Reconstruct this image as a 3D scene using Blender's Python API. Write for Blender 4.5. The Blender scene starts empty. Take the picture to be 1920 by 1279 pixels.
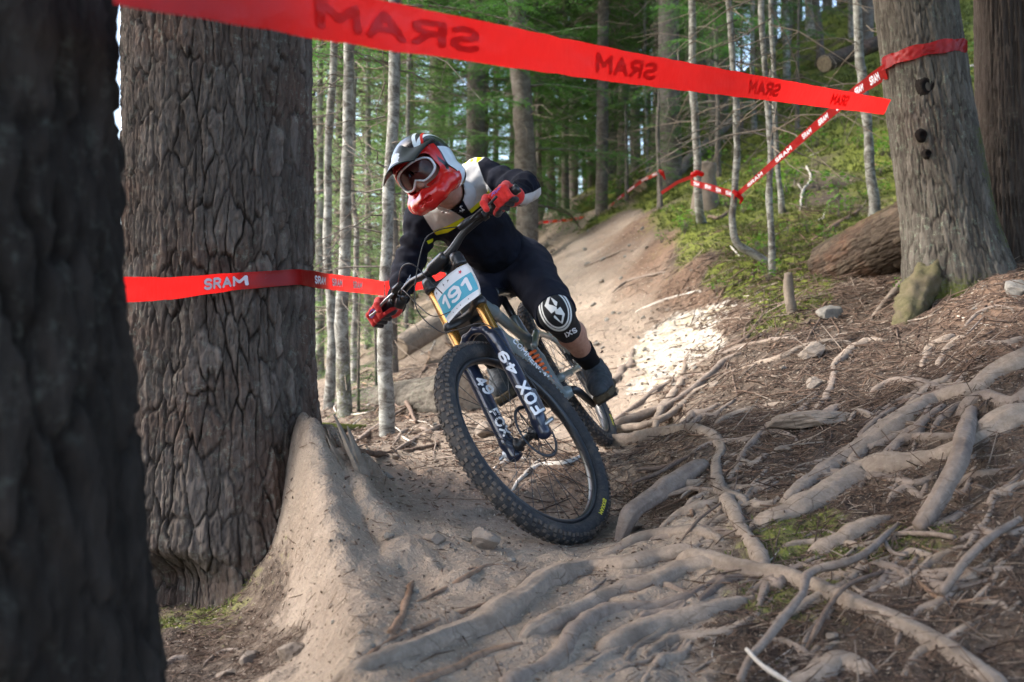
import bpy, math, random
import numpy as np
from mathutils import Vector, Matrix
from mathutils.bvhtree import BVHTree
random.seed(7)
RNG = np.random.default_rng(11)
scene = bpy.context.scene
# ---------------------------------------------------------------- camera
cam_data = bpy.data.cameras.new('camera'); cam = bpy.data.objects.new('camera', cam_data)
scene.collection.objects.link(cam); scene.camera = cam
cam.location = (0, 0, 0); cam.rotation_euler = (math.pi/2, 0, 0)
cam_data.sensor_width = 36; cam_data.lens = 35.0
cam_data.clip_start = .02; cam_data.clip_end = 500
cam_data.dof.use_dof = True; cam_data.dof.focus_distance = 3.35; cam_data.dof.aperture_fstop = 3.6
# ---------------------------------------------------------------- light
SUN_EL, SUN_AZ = 42, -90          # azimuth measured from +Y towards +X (sun from the left)
world = bpy.data.worlds.new("World"); scene.world = world; world.use_nodes = True
wn = world.node_tree
sky = wn.nodes.new('ShaderNodeTexSky'); sky.sky_type = 'NISHITA'; sky.sun_disc = False
sky.sun_elevation = math.radians(SUN_EL); sky.sun_rotation = math.radians(SUN_AZ)
sky.air_density = 1.0; sky.dust_density = 3.0; sky.ozone_density = .6
wn.links.new(sky.outputs[0], wn.nodes['Background'].inputs[0]); wn.nodes['Background'].inputs[1].default_value = .15
sun_d = bpy.data.lights.new('sun', 'SUN'); sun_d.energy = 1.25; sun_d.angle = math.radians(10); sun_d.color = (1, .98, .95)
sun = bpy.data.objects.new('sun', sun_d); scene.collection.objects.link(sun)
e, a = math.radians(SUN_EL), math.radians(SUN_AZ)
SUNV = Vector((math.sin(a)*math.cos(e), math.cos(a)*math.cos(e), math.sin(e)))
sun.rotation_euler = (-SUNV).to_track_quat('-Z', 'Y').to_euler()
scene.view_settings.view_transform = 'Standard'; scene.view_settings.look = 'None'
scene.view_settings.gamma = 1; scene.view_settings.use_curve_mapping = False
scene.view_settings.exposure = 2.4
HAZE = 0
scene.render.engine = 'CYCLES'
scene.cycles.max_bounces = 6; scene.cycles.transparent_max_bounces = 8
# ---------------------------------------------------------------- helpers
F = 1920*35/36.
def at(px, py, d):
    return np.array([(px-960)/F*d, d, (639.5-py)/F*d])
def proj(P):
    P = np.atleast_2d(P); return np.c_[960+F*P[:, 0]/P[:, 1], 639.5-F*P[:, 2]/P[:, 1]]
C = scene.collection
def mesh_data(name, V, Fc, smooth=True, attrs=None):
    me = bpy.data.meshes.new(name)
    V = np.asarray(V, dtype=np.float32)
    if isinstance(Fc, np.ndarray):
        nf, k = Fc.shape
        me.vertices.add(len(V)); me.vertices.foreach_set('co', V.ravel())
        me.loops.add(nf*k); me.loops.foreach_set('vertex_index', Fc.astype(np.int32).ravel())
        me.polygons.add(nf); me.polygons.foreach_set('loop_start', np.arange(0, nf*k, k, dtype=np.int32))
        me.polygons.foreach_set('loop_total', np.full(nf, k, dtype=np.int32))
        me.update(calc_edges=True)
    else:
        me.from_pydata(V.tolist(), [], [tuple(int(i) for i in f) for f in Fc])
    if smooth: me.polygons.foreach_set('use_smooth', np.ones(len(me.polygons), dtype=bool))
    if attrs:
        for k_, v in attrs.items():
            v = np.asarray(v, dtype=np.float32)
            if len(v) == len(V): at_ = me.attributes.new(k_, 'FLOAT', 'POINT')
            else: at_ = me.attributes.new(k_, 'FLOAT', 'FACE')
            at_.data.foreach_set('value', v)
    me.update()
    return me
def link(name, me, mat=None, parent=None, loc=None):
    o = bpy.data.objects.new(name, me); C.objects.link(o)
    if mat is not None and me is not None and not me.materials: me.materials.append(mat)
    if parent is not None: o.parent = parent
    if loc is not None: o.location = loc
    return o
def tag(o, label, cat, group=None):
    o['label'] = label; o['category'] = cat
    if group: o['group'] = group
    return o
def thing(name, loc, label, cat, group=None):
    o = bpy.data.objects.new(name, None); C.objects.link(o); o.location = loc; o.empty_display_size = .1
    return tag(o, label, cat, group)
def part(name, V, Fc, mat, parent, off=None, smooth=True, attrs=None):
    V = np.asarray(V, dtype=float)
    if off is not None: V = V-np.asarray(off)
    return link(name, mesh_data(name, V, Fc, smooth, attrs), mat, parent)
def solo(name, V, Fc, mat, label, cat, base, group=None, smooth=True, attrs=None):
    V = np.asarray(V)-np.asarray(base)
    o = link(name, mesh_data(name, V, Fc, smooth, attrs), mat, None, base)
    return tag(o, label, cat, group)
def join(parts):
    Vs, Fs, n = [], [], 0
    for V, Fc in parts:
        Vs.append(np.asarray(V, dtype=float)); 
        if isinstance(Fc, np.ndarray): Fs.append(Fc+n)
        else: Fs.extend([tuple(i+n for i in f) for f in Fc])
        n += len(V)
    if Fs and isinstance(Fs[0], np.ndarray): return np.vstack(Vs), np.vstack(Fs)
    return np.vstack(Vs), Fs
# noise ----------------------------------------------------------
def _h(ix, iy, iz, s=0):
    n = (ix.astype(np.int64)*374761393+iy.astype(np.int64)*668265263+iz.astype(np.int64)*2147483647+s*1274126177) & 0xffffffff
    n = ((n ^ (n >> 13))*1274126177) & 0xffffffff
    n = ((n ^ (n >> 16))*2246822519) & 0xffffffff
    return ((n ^ (n >> 15)) & 0xffffff)/float(0xffffff)
def vnoise(P, s=0):
    P = np.asarray(P, dtype=float)
    if P.shape[1] == 2: P = np.c_[P, np.zeros(len(P))]
    i = np.floor(P); f = P-i; f = f*f*(3-2*f); i = i.astype(np.int64)
    x, y, z = i[:, 0], i[:, 1], i[:, 2]; r = 0
    for dx in (0, 1):
        for dy in (0, 1):
            for dz in (0, 1):
                w = (f[:, 0] if dx else 1-f[:, 0])*(f[:, 1] if dy else 1-f[:, 1])*(f[:, 2] if dz else 1-f[:, 2])
                r = r+w*_h(x+dx, y+dy, z+dz, s)
    return r*2-1
def fbm(P, oct=4, s=0, gain=.5):
    P = np.asarray(P, dtype=float); r = 0; a_ = 1; t = 0
    for k in range(oct):
        r = r+a_*vnoise(P*(2.03**k)+k*17.3, s+k); t += a_; a_ *= gain
    return r/t
def voro(P, s=0, wrap=None):
    """2D voronoi; returns F1, F2-F1 edge distance, cell id. wrap = period of first axis in cells"""
    i = np.floor(P).astype(np.int64); f1 = np.full(len(P), 9.); f2 = np.full(len(P), 9.); cid = np.zeros(len(P))
    for dx in (-1, 0, 1):
        for dy in (-1, 0, 1):
            cx, cy = i[:, 0]+dx, i[:, 1]+dy
            hx = cx % wrap if wrap else cx; z = np.zeros_like(cx)
            jx = cx+.1+.8*_h(hx, cy, z, s); jy = cy+.1+.8*_h(hx, cy, z, s+1)
            d = np.hypot(P[:, 0]-jx, P[:, 1]-jy); idv = _h(hx, cy, z, s+2)
            m = d < f1; f2 = np.where(m, f1, np.minimum(f2, d)); cid = np.where(m, idv, cid); f1 = np.where(m, d, f1)
    return f1, f2-f1, cid
def sstep(a_, b, x):
    t = np.clip((x-a_)/(b-a_), 0, 1); return t*t*(3-2*t)
# tubes ----------------------------------------------------------
def smooth_path(P, R, step):
    P = np.asarray(P, dtype=float); R = np.asarray(R, dtype=float)
    if len(P) == 2:
        n = max(2, int(np.linalg.norm(P[1]-P[0])/step)+1); t = np.linspace(0, 1, n)[:, None]
        return P[0]*(1-t)+P[1]*t, R[0]*(1-t[:, 0])+R[1]*t[:, 0]
    Q = np.vstack([2*P[0]-P[1], P, 2*P[-1]-P[-2]]); out = []; rr = []
    for k in range(len(P)-1):
        p0, p1, p2, p3 = Q[k:k+4]; n = max(2, int(np.linalg.norm(p2-p1)/step)+1)
        t = np.linspace(0, 1, n, endpoint=False)[:, None]
        out.append(.5*((2*p1)+(-p0+p2)*t+(2*p0-5*p1+4*p2-p3)*t**2+(-p0+3*p1-3*p2+p3)*t**3))
        rr.append(R[k]*(1-t[:, 0])+R[k+1]*t[:, 0])
    out.append(P[-1:]); rr.append(R[-1:])
    return np.vstack(out), np.concatenate(rr)
def frames(P):
    T = np.gradient(P, axis=0); T /= np.linalg.norm(T, axis=1)[:, None]+1e-12
    n = np.cross(T[0], [0, 0, 1.]); 
    if np.linalg.norm(n) < .1: n = np.cross(T[0], [0, 1., 0])
    n /= np.linalg.norm(n); N = [n]
    for k in range(1, len(P)):
        n = N[-1]-T[k]*np.dot(N[-1], T[k]); n /= np.linalg.norm(n)+1e-12; N.append(n)
    N = np.array(N); B = np.cross(T, N)
    return T, N, B
def tube(P, R, seg=12, caps=True, rough=0, s=0, nscale=8, flat=1.0, grain=0.):
    P = np.asarray(P, dtype=float); n = len(P); R = np.broadcast_to(np.asarray(R, dtype=float), (n,))
    T, N, B = frames(P); th = np.linspace(0, 2*np.pi, seg, endpoint=False)
    V = P[:, None, :]+R[:, None, None]*(np.cos(th)[None, :, None]*N[:, None, :]+np.sin(th)[None, :, None]*B[:, None, :]*flat)
    V = V.reshape(-1, 3)
    if rough:
        cen = np.repeat(P, seg, axis=0); rr = np.repeat(R, seg)
        tt_ = np.repeat(np.r_[0, np.cumsum(np.linalg.norm(np.diff(P, axis=0), axis=1))], seg); aa = np.tile(th, n)
        gr = fbm(np.c_[np.cos(aa)*2.6, np.sin(aa)*2.6, tt_*(.35/max(R.mean(), .004))*.25+s], 3, s+2)
        V = cen+(V-cen)*(1+rough*fbm(V*nscale, 3, s)+grain*gr)[:, None]
    i = np.arange(n-1)[:, None]*seg; j = np.arange(seg)[None, :]; j2 = (j+1) % seg
    Fc = np.stack([i+j, i+j2, i+seg+j2, i+seg+j], -1).reshape(-1, 4)
    if caps:
        V = np.vstack([V, P[0]-T[0]*R[0]*.25, P[-1]+T[-1]*R[-1]*.25]); a0, a1 = len(V)-2, len(V)-1; j = np.arange(seg); j2 = (j+1) % seg
        Fc = np.vstack([Fc, np.stack([j2, j, np.full(seg, a0), np.full(seg, a0)], -1), np.stack([(n-1)*seg+j, (n-1)*seg+j2, np.full(seg, a1), np.full(seg, a1)], -1)])
        # degenerate quads -> use triangles list instead
        q = [tuple(f) if f[2] != f[3] else (f[0], f[1], f[2]) for f in Fc.tolist()]
        return V, q
    return V, Fc
def ring(P, R, seg=12, closed=False):
    return tube(P, R, seg, caps=not closed)
def lathe(prof, seg=24, axis='y', center=(0, 0, 0)):
    """prof: list of (axial, radius); closed ends"""
    prof = np.array(prof); th = np.linspace(0, 2*np.pi, seg, endpoint=False); V = []
    for a_, r in prof:
        c, s_ = r*np.cos(th), r*np.sin(th)
        if axis == 'y': V.append(np.c_[c, np.full(seg, a_), s_])
        elif axis == 'z': V.append(np.c_[c, s_, np.full(seg, a_)])
        else: V.append(np.c_[np.full(seg, a_), c, s_])
    V = np.vstack(V)+np.array(center); n = len(prof)
    Fc = [(k*seg+j, k*seg+(j+1) % seg, (k+1)*seg+(j+1) % seg, (k+1)*seg+j) for k in range(n-1) for j in range(seg)]
    Fc.append(tuple(range(seg))); Fc.append(tuple(range((n-1)*seg, n*seg)))
    return V, Fc
def box(c, h, M=None, bev=0):
    c = np.array(c, dtype=float); h = np.array(h, dtype=float); V = []
    for x in (-1, 1):
        for y in (-1, 1):
            for z in (-1, 1): V.append(h*[x, y, z])
    V = np.array(V)
    if M is not None: V = V@np.asarray(M).T
    return V+c, [(0, 1, 3, 2), (4, 6, 7, 5), (0, 4, 5, 1), (2, 3, 7, 6), (0, 2, 6, 4), (1, 5, 7, 3)]
# surface nets ---------------------------------------------------
def sdf_mesh(fn, lo, hi, h, attrs=None, refine=1):
    lo = np.array(lo, dtype=float); hi = np.array(hi, dtype=float); n = np.ceil((hi-lo)/h).astype(int)+1
    ax = [lo[k]+h*np.arange(n[k]) for k in range(3)]
    G = np.stack(np.meshgrid(*ax, indexing='ij'), -1).reshape(-1, 3)
    V = np.concatenate([fn(G[k:k+400000]) for k in range(0, len(G), 400000)]).reshape(n)
    S = V < 0
    cs = np.zeros(np.array(n)-1, dtype=int)
    for dx in (0, 1):
        for dy in (0, 1):
            for dz in (0, 1): cs += S[dx:n[0]-1+dx, dy:n[1]-1+dy, dz:n[2]-1+dz]
    act = (cs > 0) & (cs < 8); idx = -np.ones(act.shape, dtype=np.int64); c = np.argwhere(act); idx[act] = np.arange(len(c))
    acc = np.zeros((len(c), 3)); cnt = np.zeros(len(c))
    cor = [(0, 0, 0), (1, 0, 0), (0, 1, 0), (1, 1, 0), (0, 0, 1), (1, 0, 1), (0, 1, 1), (1, 1, 1)]
    for i_ in range(8):
        for j_ in range(i_+1, 8):
            a_, b = np.array(cor[i_]), np.array(cor[j_])
            if np.abs(a_-b).sum() != 1: continue
            va = V[tuple((c+a_).T)]; vb = V[tuple((c+b).T)]; m = (va < 0) != (vb < 0)
            t = np.where(m, va/(va-vb+1e-20), 0)[:, None]
            acc += np.where(m[:, None], a_+(b-a_)*t, 0); cnt += m
    P = lo+h*(c+acc/cnt[:, None]); quads = []
    for axis in range(3):
        u, v = (axis+1) % 3, (axis+2) % 3
        sl0 = [slice(None)]*3; sl1 = [slice(None)]*3; sl0[axis] = slice(0, n[axis]-1); sl1[axis] = slice(1, n[axis])
        A, B = S[tuple(sl0)], S[tuple(sl1)]; e_ = np.argwhere(A != B)
        e_ = e_[(e_[:, u] > 0) & (e_[:, v] > 0) & (e_[:, u] < n[u]-1) & (e_[:, v] < n[v]-1)]
        if not len(e_): continue
        du = np.zeros(3, int); du[u] = 1; dv = np.zeros(3, int); dv[v] = 1
        q = np.stack([idx[tuple((e_-du-dv).T)], idx[tuple((e_-dv).T)], idx[tuple(e_.T)], idx[tuple((e_-du).T)]], -1)
        flip = ~A[tuple(e_.T)]; q[flip] = q[flip][:, ::-1]; quads.append(q)
    Q = np.vstack(quads)
    for _ in range(refine):
        f0 = fn(P); g = np.stack([fn(P+np.eye(3)[k]*h*.3)-fn(P-np.eye(3)[k]*h*.3) for k in range(3)], -1)/(h*.6)
        P = P-g*np.clip(f0/(np.sum(g*g, 1)+1e-6), -h*.6, h*.6)[:, None]
    return P, Q
def relax(V, Q, n=6, lam=.5):
    E_ = np.vstack([Q[:, [0, 1]], Q[:, [1, 2]], Q[:, [2, 3]], Q[:, [3, 0]]]); E_ = np.vstack([E_, E_[:, ::-1]]); cnt = np.bincount(E_[:, 0], minlength=len(V))[:, None]
    for _ in range(n): V = V+lam*(np.stack([np.bincount(E_[:, 0], V[E_[:, 1], k], minlength=len(V)) for k in range(3)], -1)/np.maximum(cnt, 1)-V)
    return V
def caps(P, a_, b, ra, rb):
    """tapered capsule distance"""
    a_ = np.asarray(a_, dtype=float); b = np.asarray(b, dtype=float); ab = b-a_
    t = np.clip(((P-a_)@ab)/(ab@ab+1e-12), 0, 1); return np.linalg.norm(P-a_-t[:, None]*ab, axis=1)-(ra+(rb-ra)*t)
def ell(P, c, r, M=None):
    q = P-np.asarray(c)
    if M is not None: q = q@np.asarray(M)         # M columns = axes
    r = np.asarray(r, dtype=float); k0 = np.linalg.norm(q/r, axis=1); k1 = np.linalg.norm(q/(r*r), axis=1)
    return k0*(k0-1)/(k1+1e-9)
def rbox(P, c, h, r, M=None):
    q = P-np.asarray(c)
    if M is not None: q = q@np.asarray(M)
    d = np.abs(q)-np.asarray(h)+r
    return np.linalg.norm(np.maximum(d, 0), axis=1)+np.minimum(d.max(1), 0)-r
def smin(a_, b, k):
    h = np.clip(.5+.5*(b-a_)/k, 0, 1); return b*(1-h)+a_*h-k*h*(1-h)
def chain(P, pts, rad, k=.02):
    d = None
    for i in range(len(pts)-1):
        c = caps(P, pts[i], pts[i+1], rad[i], rad[i+1]); d = c if d is None else smin(d, c, k)
    return d
# materials ------------------------------------------------------
class NT:
    def __init__(s, name, rough=.8, spec=.3, metal=0, sheen=0, coat=0):
        s.m = bpy.data.materials.new(name); s.m.use_nodes = True; s.t = s.m.node_tree; s.b = s.t.nodes['Principled BSDF']
        s.b.inputs['Roughness'].default_value = rough; s.b.inputs['Specular IOR Level'].default_value = spec
        s.b.inputs['Metallic'].default_value = metal; s.b.inputs['Sheen Weight'].default_value = sheen; s.b.inputs['Coat Weight'].default_value = coat
        s.tc = None
    def co(s, scale=(1, 1, 1), kind='Object'):
        if s.tc is None: s.tc = s.t.nodes.new('ShaderNodeTexCoord')
        mp = s.t.nodes.new('ShaderNodeMapping'); mp.inputs['Scale'].default_value = scale
        s.t.links.new(s.tc.outputs[kind], mp.inputs[0]); return mp.outputs[0]
    def geo(s, scale=(1, 1, 1)):
        g = s.t.nodes.new('ShaderNodeNewGeometry'); mp = s.t.nodes.new('ShaderNodeMapping'); mp.inputs['Scale'].default_value = scale
        s.t.links.new(g.outputs['Position'], mp.inputs[0]); return mp.outputs[0]
    def noise(s, scale, detail=4, rough=.6, vec=None, dist=0):
        n = s.t.nodes.new('ShaderNodeTexNoise'); n.inputs['Scale'].default_value = scale; n.inputs['Detail'].default_value = detail
        n.inputs['Roughness'].default_value = rough; n.inputs['Distortion'].default_value = dist
        if vec is not None: s.t.links.new(vec, n.inputs['Vector'])
        return n.outputs['Fac']
    def vor(s, scale, vec=None, out='Distance', feat='F1'):
        n = s.t.nodes.new('ShaderNodeTexVoronoi'); n.inputs['Scale'].default_value = scale; n.feature = feat
        if vec is not None: s.t.links.new(vec, n.inputs['Vector'])
        return n.outputs[out]
    def attr(s, name):
        n = s.t.nodes.new('ShaderNodeAttribute'); n.attribute_name = name; return n.outputs['Fac']
    def objrand(s):
        return s.t.nodes.new('ShaderNodeObjectInfo').outputs['Random']
    def math(s, op, a_, b=None, c=None, clamp=False):
        n = s.t.nodes.new('ShaderNodeMath'); n.operation = op; n.use_clamp = clamp
        for k, v in enumerate((a_, b, c)):
            if v is None: continue
            if isinstance(v, (int, float)): n.inputs[k].default_value = v
            else: s.t.links.new(v, n.inputs[k])
        return n.outputs[0]
    def rng(s, v, a_, b, c=0, d=1, smooth=False):
        n = s.t.nodes.new('ShaderNodeMapRange'); 
        if smooth: n.interpolation_type = 'SMOOTHSTEP'
        s.t.links.new(v, n.inputs[0])
        for k, x in zip((1, 2, 3, 4), (a_, b, c, d)): n.inputs[k].default_value = x
        return n.outputs[0]
    def mix(s, f, a_, b, blend='MIX'):
        n = s.t.nodes.new('ShaderNodeMix'); n.data_type = 'RGBA'; n.blend_type = blend
        for k, v in ((0, f), (6, a_), (7, b)):
            if isinstance(v, (int, float)): n.inputs[k].default_value = v
            elif isinstance(v, tuple): n.inputs[k].default_value = (*v, 1)
            else: s.t.links.new(v, n.inputs[k])
        return n.outputs[2]
    def col(s, c):
        if isinstance(c, tuple): s.b.inputs['Base Color'].default_value = (*c, 1)
        else: s.t.links.new(c, s.b.inputs['Base Color'])
        return s
    def bump(s, h, strength=.5, dist=.01):
        n = s.t.nodes.new('ShaderNodeBump'); n.inputs['Strength'].default_value = strength; n.inputs['Distance'].default_value = dist
        s.t.links.new(h, n.inputs['Height']); 
        if s.b.inputs['Normal'].is_linked: s.t.links.new(s.b.inputs['Normal'].links[0].from_socket, n.inputs['Normal'])
        s.t.links.new(n.outputs[0], s.b.inputs['Normal']); return s
    def rough(s, v): s.t.links.new(v, s.b.inputs['Roughness']); return s
def plain(name, c, rough=.6, spec=.4, metal=0, coat=0, sheen=0, var=.12, nscale=30):
    m = NT(name, rough, spec, metal, sheen, coat); n = m.noise(nscale, 4, .6, m.co())
    m.col(m.mix(m.rng(n, .3, .7), tuple(x*(1-var) for x in c), tuple(min(1, x*(1+var)) for x in c)))
    m.bump(n, .15, .002)
    return m.m
# ================================================================ terrain
CP = """300 1279 2.3 .3 .1 0 0|300 1170 2.75 .1 .3 0 0|450 1110 3.1 0 .5 0 0|420 1200 2.6 .1 .3 0 0|400 900 5 .3 .2 0 0|400 800 8 .6 .1 0 0|300 720 14 .6 0 0 0
120 1279 2.5 .2 .1 0 0|575 1279 1.97 .9 0 0 0|640 1279 1.9 1 0 0 0|530 1130 2.75 .2 .3 0 0|500 1240 2.3 .3 .1 0 0|620 1090 2.5 1 0 0 0|600 960 2.8 1 0 0 0|575 870 3.05 1 0 0 0|660 880 3.3 1 0 0 0|650 845 3.9 .8 0 0 0|690 840 4.5 .6 0 0 0|722 825 5.0 .5 .1 0 0
700 795 6 .3 .3 0 0|650 740 8 .4 .2 0 0|620 690 11 .8 .1 0 0|620 640 16 .9 0 0 0|600 610 24 .8 .2 0 0|740 700 8 .3 .2 0 0|760 640 11 .5 .1 0 0|760 590 17 .6 .1 0 0
800 1279 1.9 1 0 0 0|800 1150 2.2 1 0 0 0|740 1080 2.5 1 0 0 .1|700 1180 2.2 1 0 0 0|800 1000 2.75 .9 0 0 .3|720 950 3.1 .8 0 0 .3|780 900 3.4 .7 0 0 .4|800 850 4.3 .7 0 0 .2|800 760 6.5 .4 .2 0 0|830 680 9 .4 .2 0 0|830 600 13 .6 .1 0 0|850 540 18 .6 .1 0 0
1000 1200 2.05 1 0 0 0|1000 1060 2.65 1 0 0 .1|1085 1022 3.03 .9 0 0 .1|980 920 3.45 .6 0 0 .5|1050 880 3.7 .6 0 0 .7|950 860 4.2 .5 0 0 .3|1000 770 5.8 .6 0 0 .2|1000 650 8 .8 0 0 .1|1000 560 11 .9 0 0 .1|1000 480 15 .9 0 0 .1
1145 842 4.32 .6 0 0 .3|1130 780 5.2 1 0 0 0|1150 720 5.9 1 0 .2 0|1150 640 7.5 1 0 .2 .2|1100 560 9.5 1 0 0 .2|1050 490 12 1 0 0 .1|1030 440 15 .9 0 0 .2|1020 412 18 .8 .1 0 .2|1020 402 24 .6 .3 0 0
1170 590 8.2 .9 0 .1 .3|1200 540 8.8 .6 0 0 .7|1180 480 10.2 .8 0 .1 .5|1150 440 12.4 .8 0 0 .5|1090 430 14.5 .8 .1 0 .4
1250 1279 1.9 .8 0 0 0|1250 1150 2.2 .9 0 0 0|1250 1000 2.75 .7 0 0 .2|1200 930 3.15 .6 0 0 .4|1250 880 3.4 .4 0 0 .4|1300 800 4.0 .4 0 0 .2|1300 720 4.9 .3 0 0 .1|1230 710 5.5 .8 0 .9 0|1260 650 6.4 1 0 1 0|1330 640 5.9 .6 0 .9 .1|1290 600 6.9 .8 0 1 .1|1340 580 6.6 .2 0 .8 .8|1375 610 6.0 .2 .2 0 .6|1320 560 7.2 .2 .1 0 1|1290 530 7.9 .3 0 0 .9|1340 510 7.5 .1 .7 0 .1|1300 450 8.9 0 .7 0 .1|1280 400 10.6 .1 .6 0 .2|1200 420 11.2 .3 .3 0 .8|1240 470 9.4 .3 .2 0 .9|1130 402 13.6 .3 .5 0 .5|1250 360 13 0 .9 0 0|1250 310 17 0 .7 0 0|1140 380 18 0 .7 0 0|1150 330 26 0 .8 0 0
1500 1279 1.85 .2 .4 0 0|1400 1200 2.05 .2 .2 0 0|1500 1150 2.1 .2 .3 0 0|1500 1000 2.5 .2 .3 0 0|1500 880 3.0 .1 0 0 .1|1500 760 3.7 .1 0 0 .1|1450 700 4.4 .1 0 0 .1|1500 650 4.7 .2 .3 0 0|1500 600 5.3 .1 .5 0 0|1440 600 5.7 .1 .7 0 0|1480 540 6.4 0 1 0 0|1400 540 6.9 0 1 0 0|1450 480 7.6 0 .8 0 0|1400 440 8.6 0 .8 0 0|1450 400 9.5 0 .6 0 0|1450 300 12.5 0 .8 0 0|1550 350 10.5 0 .35 0 0|1560 400 8.6 0 .65 0 0|1450 200 16 0 .6 0 0|1500 120 20 0 .6 0 0|1350 250 18 0 .7 0 0|1500 40 25 0 .6 0 0
1750 1279 1.75 .1 .3 0 0|1750 1150 1.95 .1 0 0 .1|1750 1000 2.25 .1 .4 0 0|1750 880 2.65 .2 .1 0 .1|1750 760 3.15 .1 0 0 .2|1650 700 3.9 .1 0 0 .2|1700 620 4.5 .1 0 0 .3|1600 620 4.9 .1 0 0 .2|1740 550 5.1 .1 .2 0 .4|1620 540 6.0 0 .2 0 .1
1880 1000 2.1 .1 .2 0 .1|1880 800 2.7 .2 .1 0 .1|1880 650 3.4 0 0 0 .7|1830 560 4.4 0 0 0 .9|1900 500 4.8 0 .1 0 .9|1650 400 8.6 0 .6 0 0|1650 300 11 0 .6 0 0|1800 300 9 0 .9 0 0|1800 200 11.5 0 .8 0 0|1800 60 15 0 .9 0 0|1900 0 18 0 .8 0 0|2000 400 7 0 .5 0 .2
2300 1279 1.6 .1 0 0 .2|2400 800 2.6 .1 0 0 .2|2400 500 5.0 .1 .3 0 .2|2600 200 12 0 .5 0 0"""
pts = []; msk = []
for row in CP.replace('\n', '|').split('|'):
    v = [float(x) for x in row.split()]; pts.append(at(*v[:3])); msk.append(v[3:])
for x, y, z, *m in [(-2, -2, -.9, .3, 0, 0, 0), (0, -2, -.85, .5, 0, 0, 0), (2, -2, -.5, .1, 0, 0, 0), (4, 0, .2, 0, .2, 0, 0), (-3, 2, -.95, .2, .2, 0, 0), (-4, 6, -.9, .3, .2, 0, 0), (-7, 12, -.8, .5, .1, 0, 0),
                    (-14, 26, 0, .5, .3, 0, 0), (-25, 50, 1.5, .2, .5, 0, 0), (0, 34, 3.2, .2, .6, 0, 0), (5, 34, 6.5, .1, .6, 0, 0), (0, 60, 5, .1, .6, 0, 0), (16, 34, 13, 0, .6, 0, 0), (20, 20, 10, 0, .5, 0, 0), (9, 10, 5, 0, .5, 0, 0), (9, 3, 2.2, 0, .4, 0, 0), (30, 60, 22, 0, .5, 0, 0), (-8, 30, .9, .3, .5, 0, 0), (-15, 0, -1.5, .3, .2, 0, 0), (-15, 12, -1.5, .3, .2, 0, 0), (14, -2, 3, 0, .4, 0, 0), (45, 30, 22, 0, .4, 0, 0), (-45, 30, -1, .1, .4, 0, 0)]:
    pts.append(np.array([x, y, z])); msk.append(m)
pts = np.array(pts); msk = np.array(msk)
_xy = pts[:, :2]
def _sc(xy):       # compress distance so the interpolation is even near and far
    r = np.maximum(np.hypot(xy[:, 0], xy[:, 1]+1.5), .5); k = np.log(r+.5)/r*3; return np.c_[xy[:, 0]*k, (xy[:, 1]+1.5)*k]
_q = _sc(_xy); _c = .12
_K = np.sqrt(((_q[:, None]-_q[None])**2).sum(-1)+_c*_c); _n = len(_q)
_A = np.zeros((_n+3, _n+3)); _A[:_n, :_n] = _K+np.eye(_n)*(-.03); _A[:_n, _n] = 1; _A[:_n, _n+1:_n+3] = _q; _A[_n, :_n] = 1; _A[_n+1:, :_n] = _q.T
_hy = pts[:, 2]
_W = np.linalg.solve(_A, np.r_[_hy, 0, 0, 0])
def base_h(xy):
    out = []
    for k in range(0, len(xy), 20000):
        q = _sc(xy[k:k+20000]); K = np.sqrt(((q[:, None]-_q[None])**2).sum(-1)+_c*_c)
        out.append(K@_W[:_n]+_W[_n]+q@_W[_n+1:])
    return np.concatenate(out)
def masks(xy):
    out = []
    for k in range(0, len(xy), 20000):
        q = _sc(xy[k:k+20000]+.0); d2 = ((q[:, None]-_q[None])**2).sum(-1); w = 1/(d2+.004)**2
        out.append((w@msk)/w.sum(1)[:, None])
    return np.vstack(out)
# grid: finer near the trail's foot, coarser far away
ys = [-2.5]
while ys[-1] < 62:
    y = ys[-1]; ys.append(y+(.25 if y < 1.2 else (.05 if y < 1.6 else max(.0095, .0046*y))))
ys = np.array(ys)
ts = np.concatenate([np.linspace(-1.7, -.62, 24, endpoint=False), np.linspace(-.62, .62, 470), np.linspace(.62, 1.7, 25)[1:]])
YY, TT = np.meshgrid(ys, ts, indexing='ij'); XX = TT*(np.abs(YY)*1.0+.35+.7*(YY < 0)*np.abs(YY))
gxy = np.c_[XX.ravel(), YY.ravel()]
H = base_h(gxy); M4 = np.clip(masks(gxy)+.16*fbm(gxy*1.7, 4, 5)[:, None]*np.array([1, 2.2, .8, 1.2]), 0, 1)
dist = np.hypot(gxy[:, 0], gxy[:, 1]); near = 1/(1+(dist/9)**2)
dust, moss, rock, red = M4.T
litter = np.clip(1-dust-.3*moss, 0, 1)
g3 = np.c_[gxy, H]
H2 = H+.035*fbm(g3*[3, 3, 3], 4, 1)*(1+dist*.08)*(1-.5*dust)+(.011*fbm(g3*18, 3, 2)+.006*fbm(g3*60, 2, 3)*near)*(1-.55*dust)
H2 += litter*near*.010*np.abs(fbm(g3*90, 2, 4))
H2 += (red*.06+.012)*np.abs(fbm(g3*[4, 4, 9], 4, 12))*(1-rock)-.01*red*np.abs(fbm(g3*25, 2, 13))
H2 += dust*sstep(4, 6, dist)*(.030*fbm(g3*[4, 4, 8], 4, 51)+.02*np.abs(fbm(g3*[10, 10, 10], 3, 52)))
H2 += .010*np.maximum(0, fbm(g3*7, 3, 31)-.12)*near*6*dust
H2 += moss*.03*np.maximum(0, fbm(g3*9, 3, 6))
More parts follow.
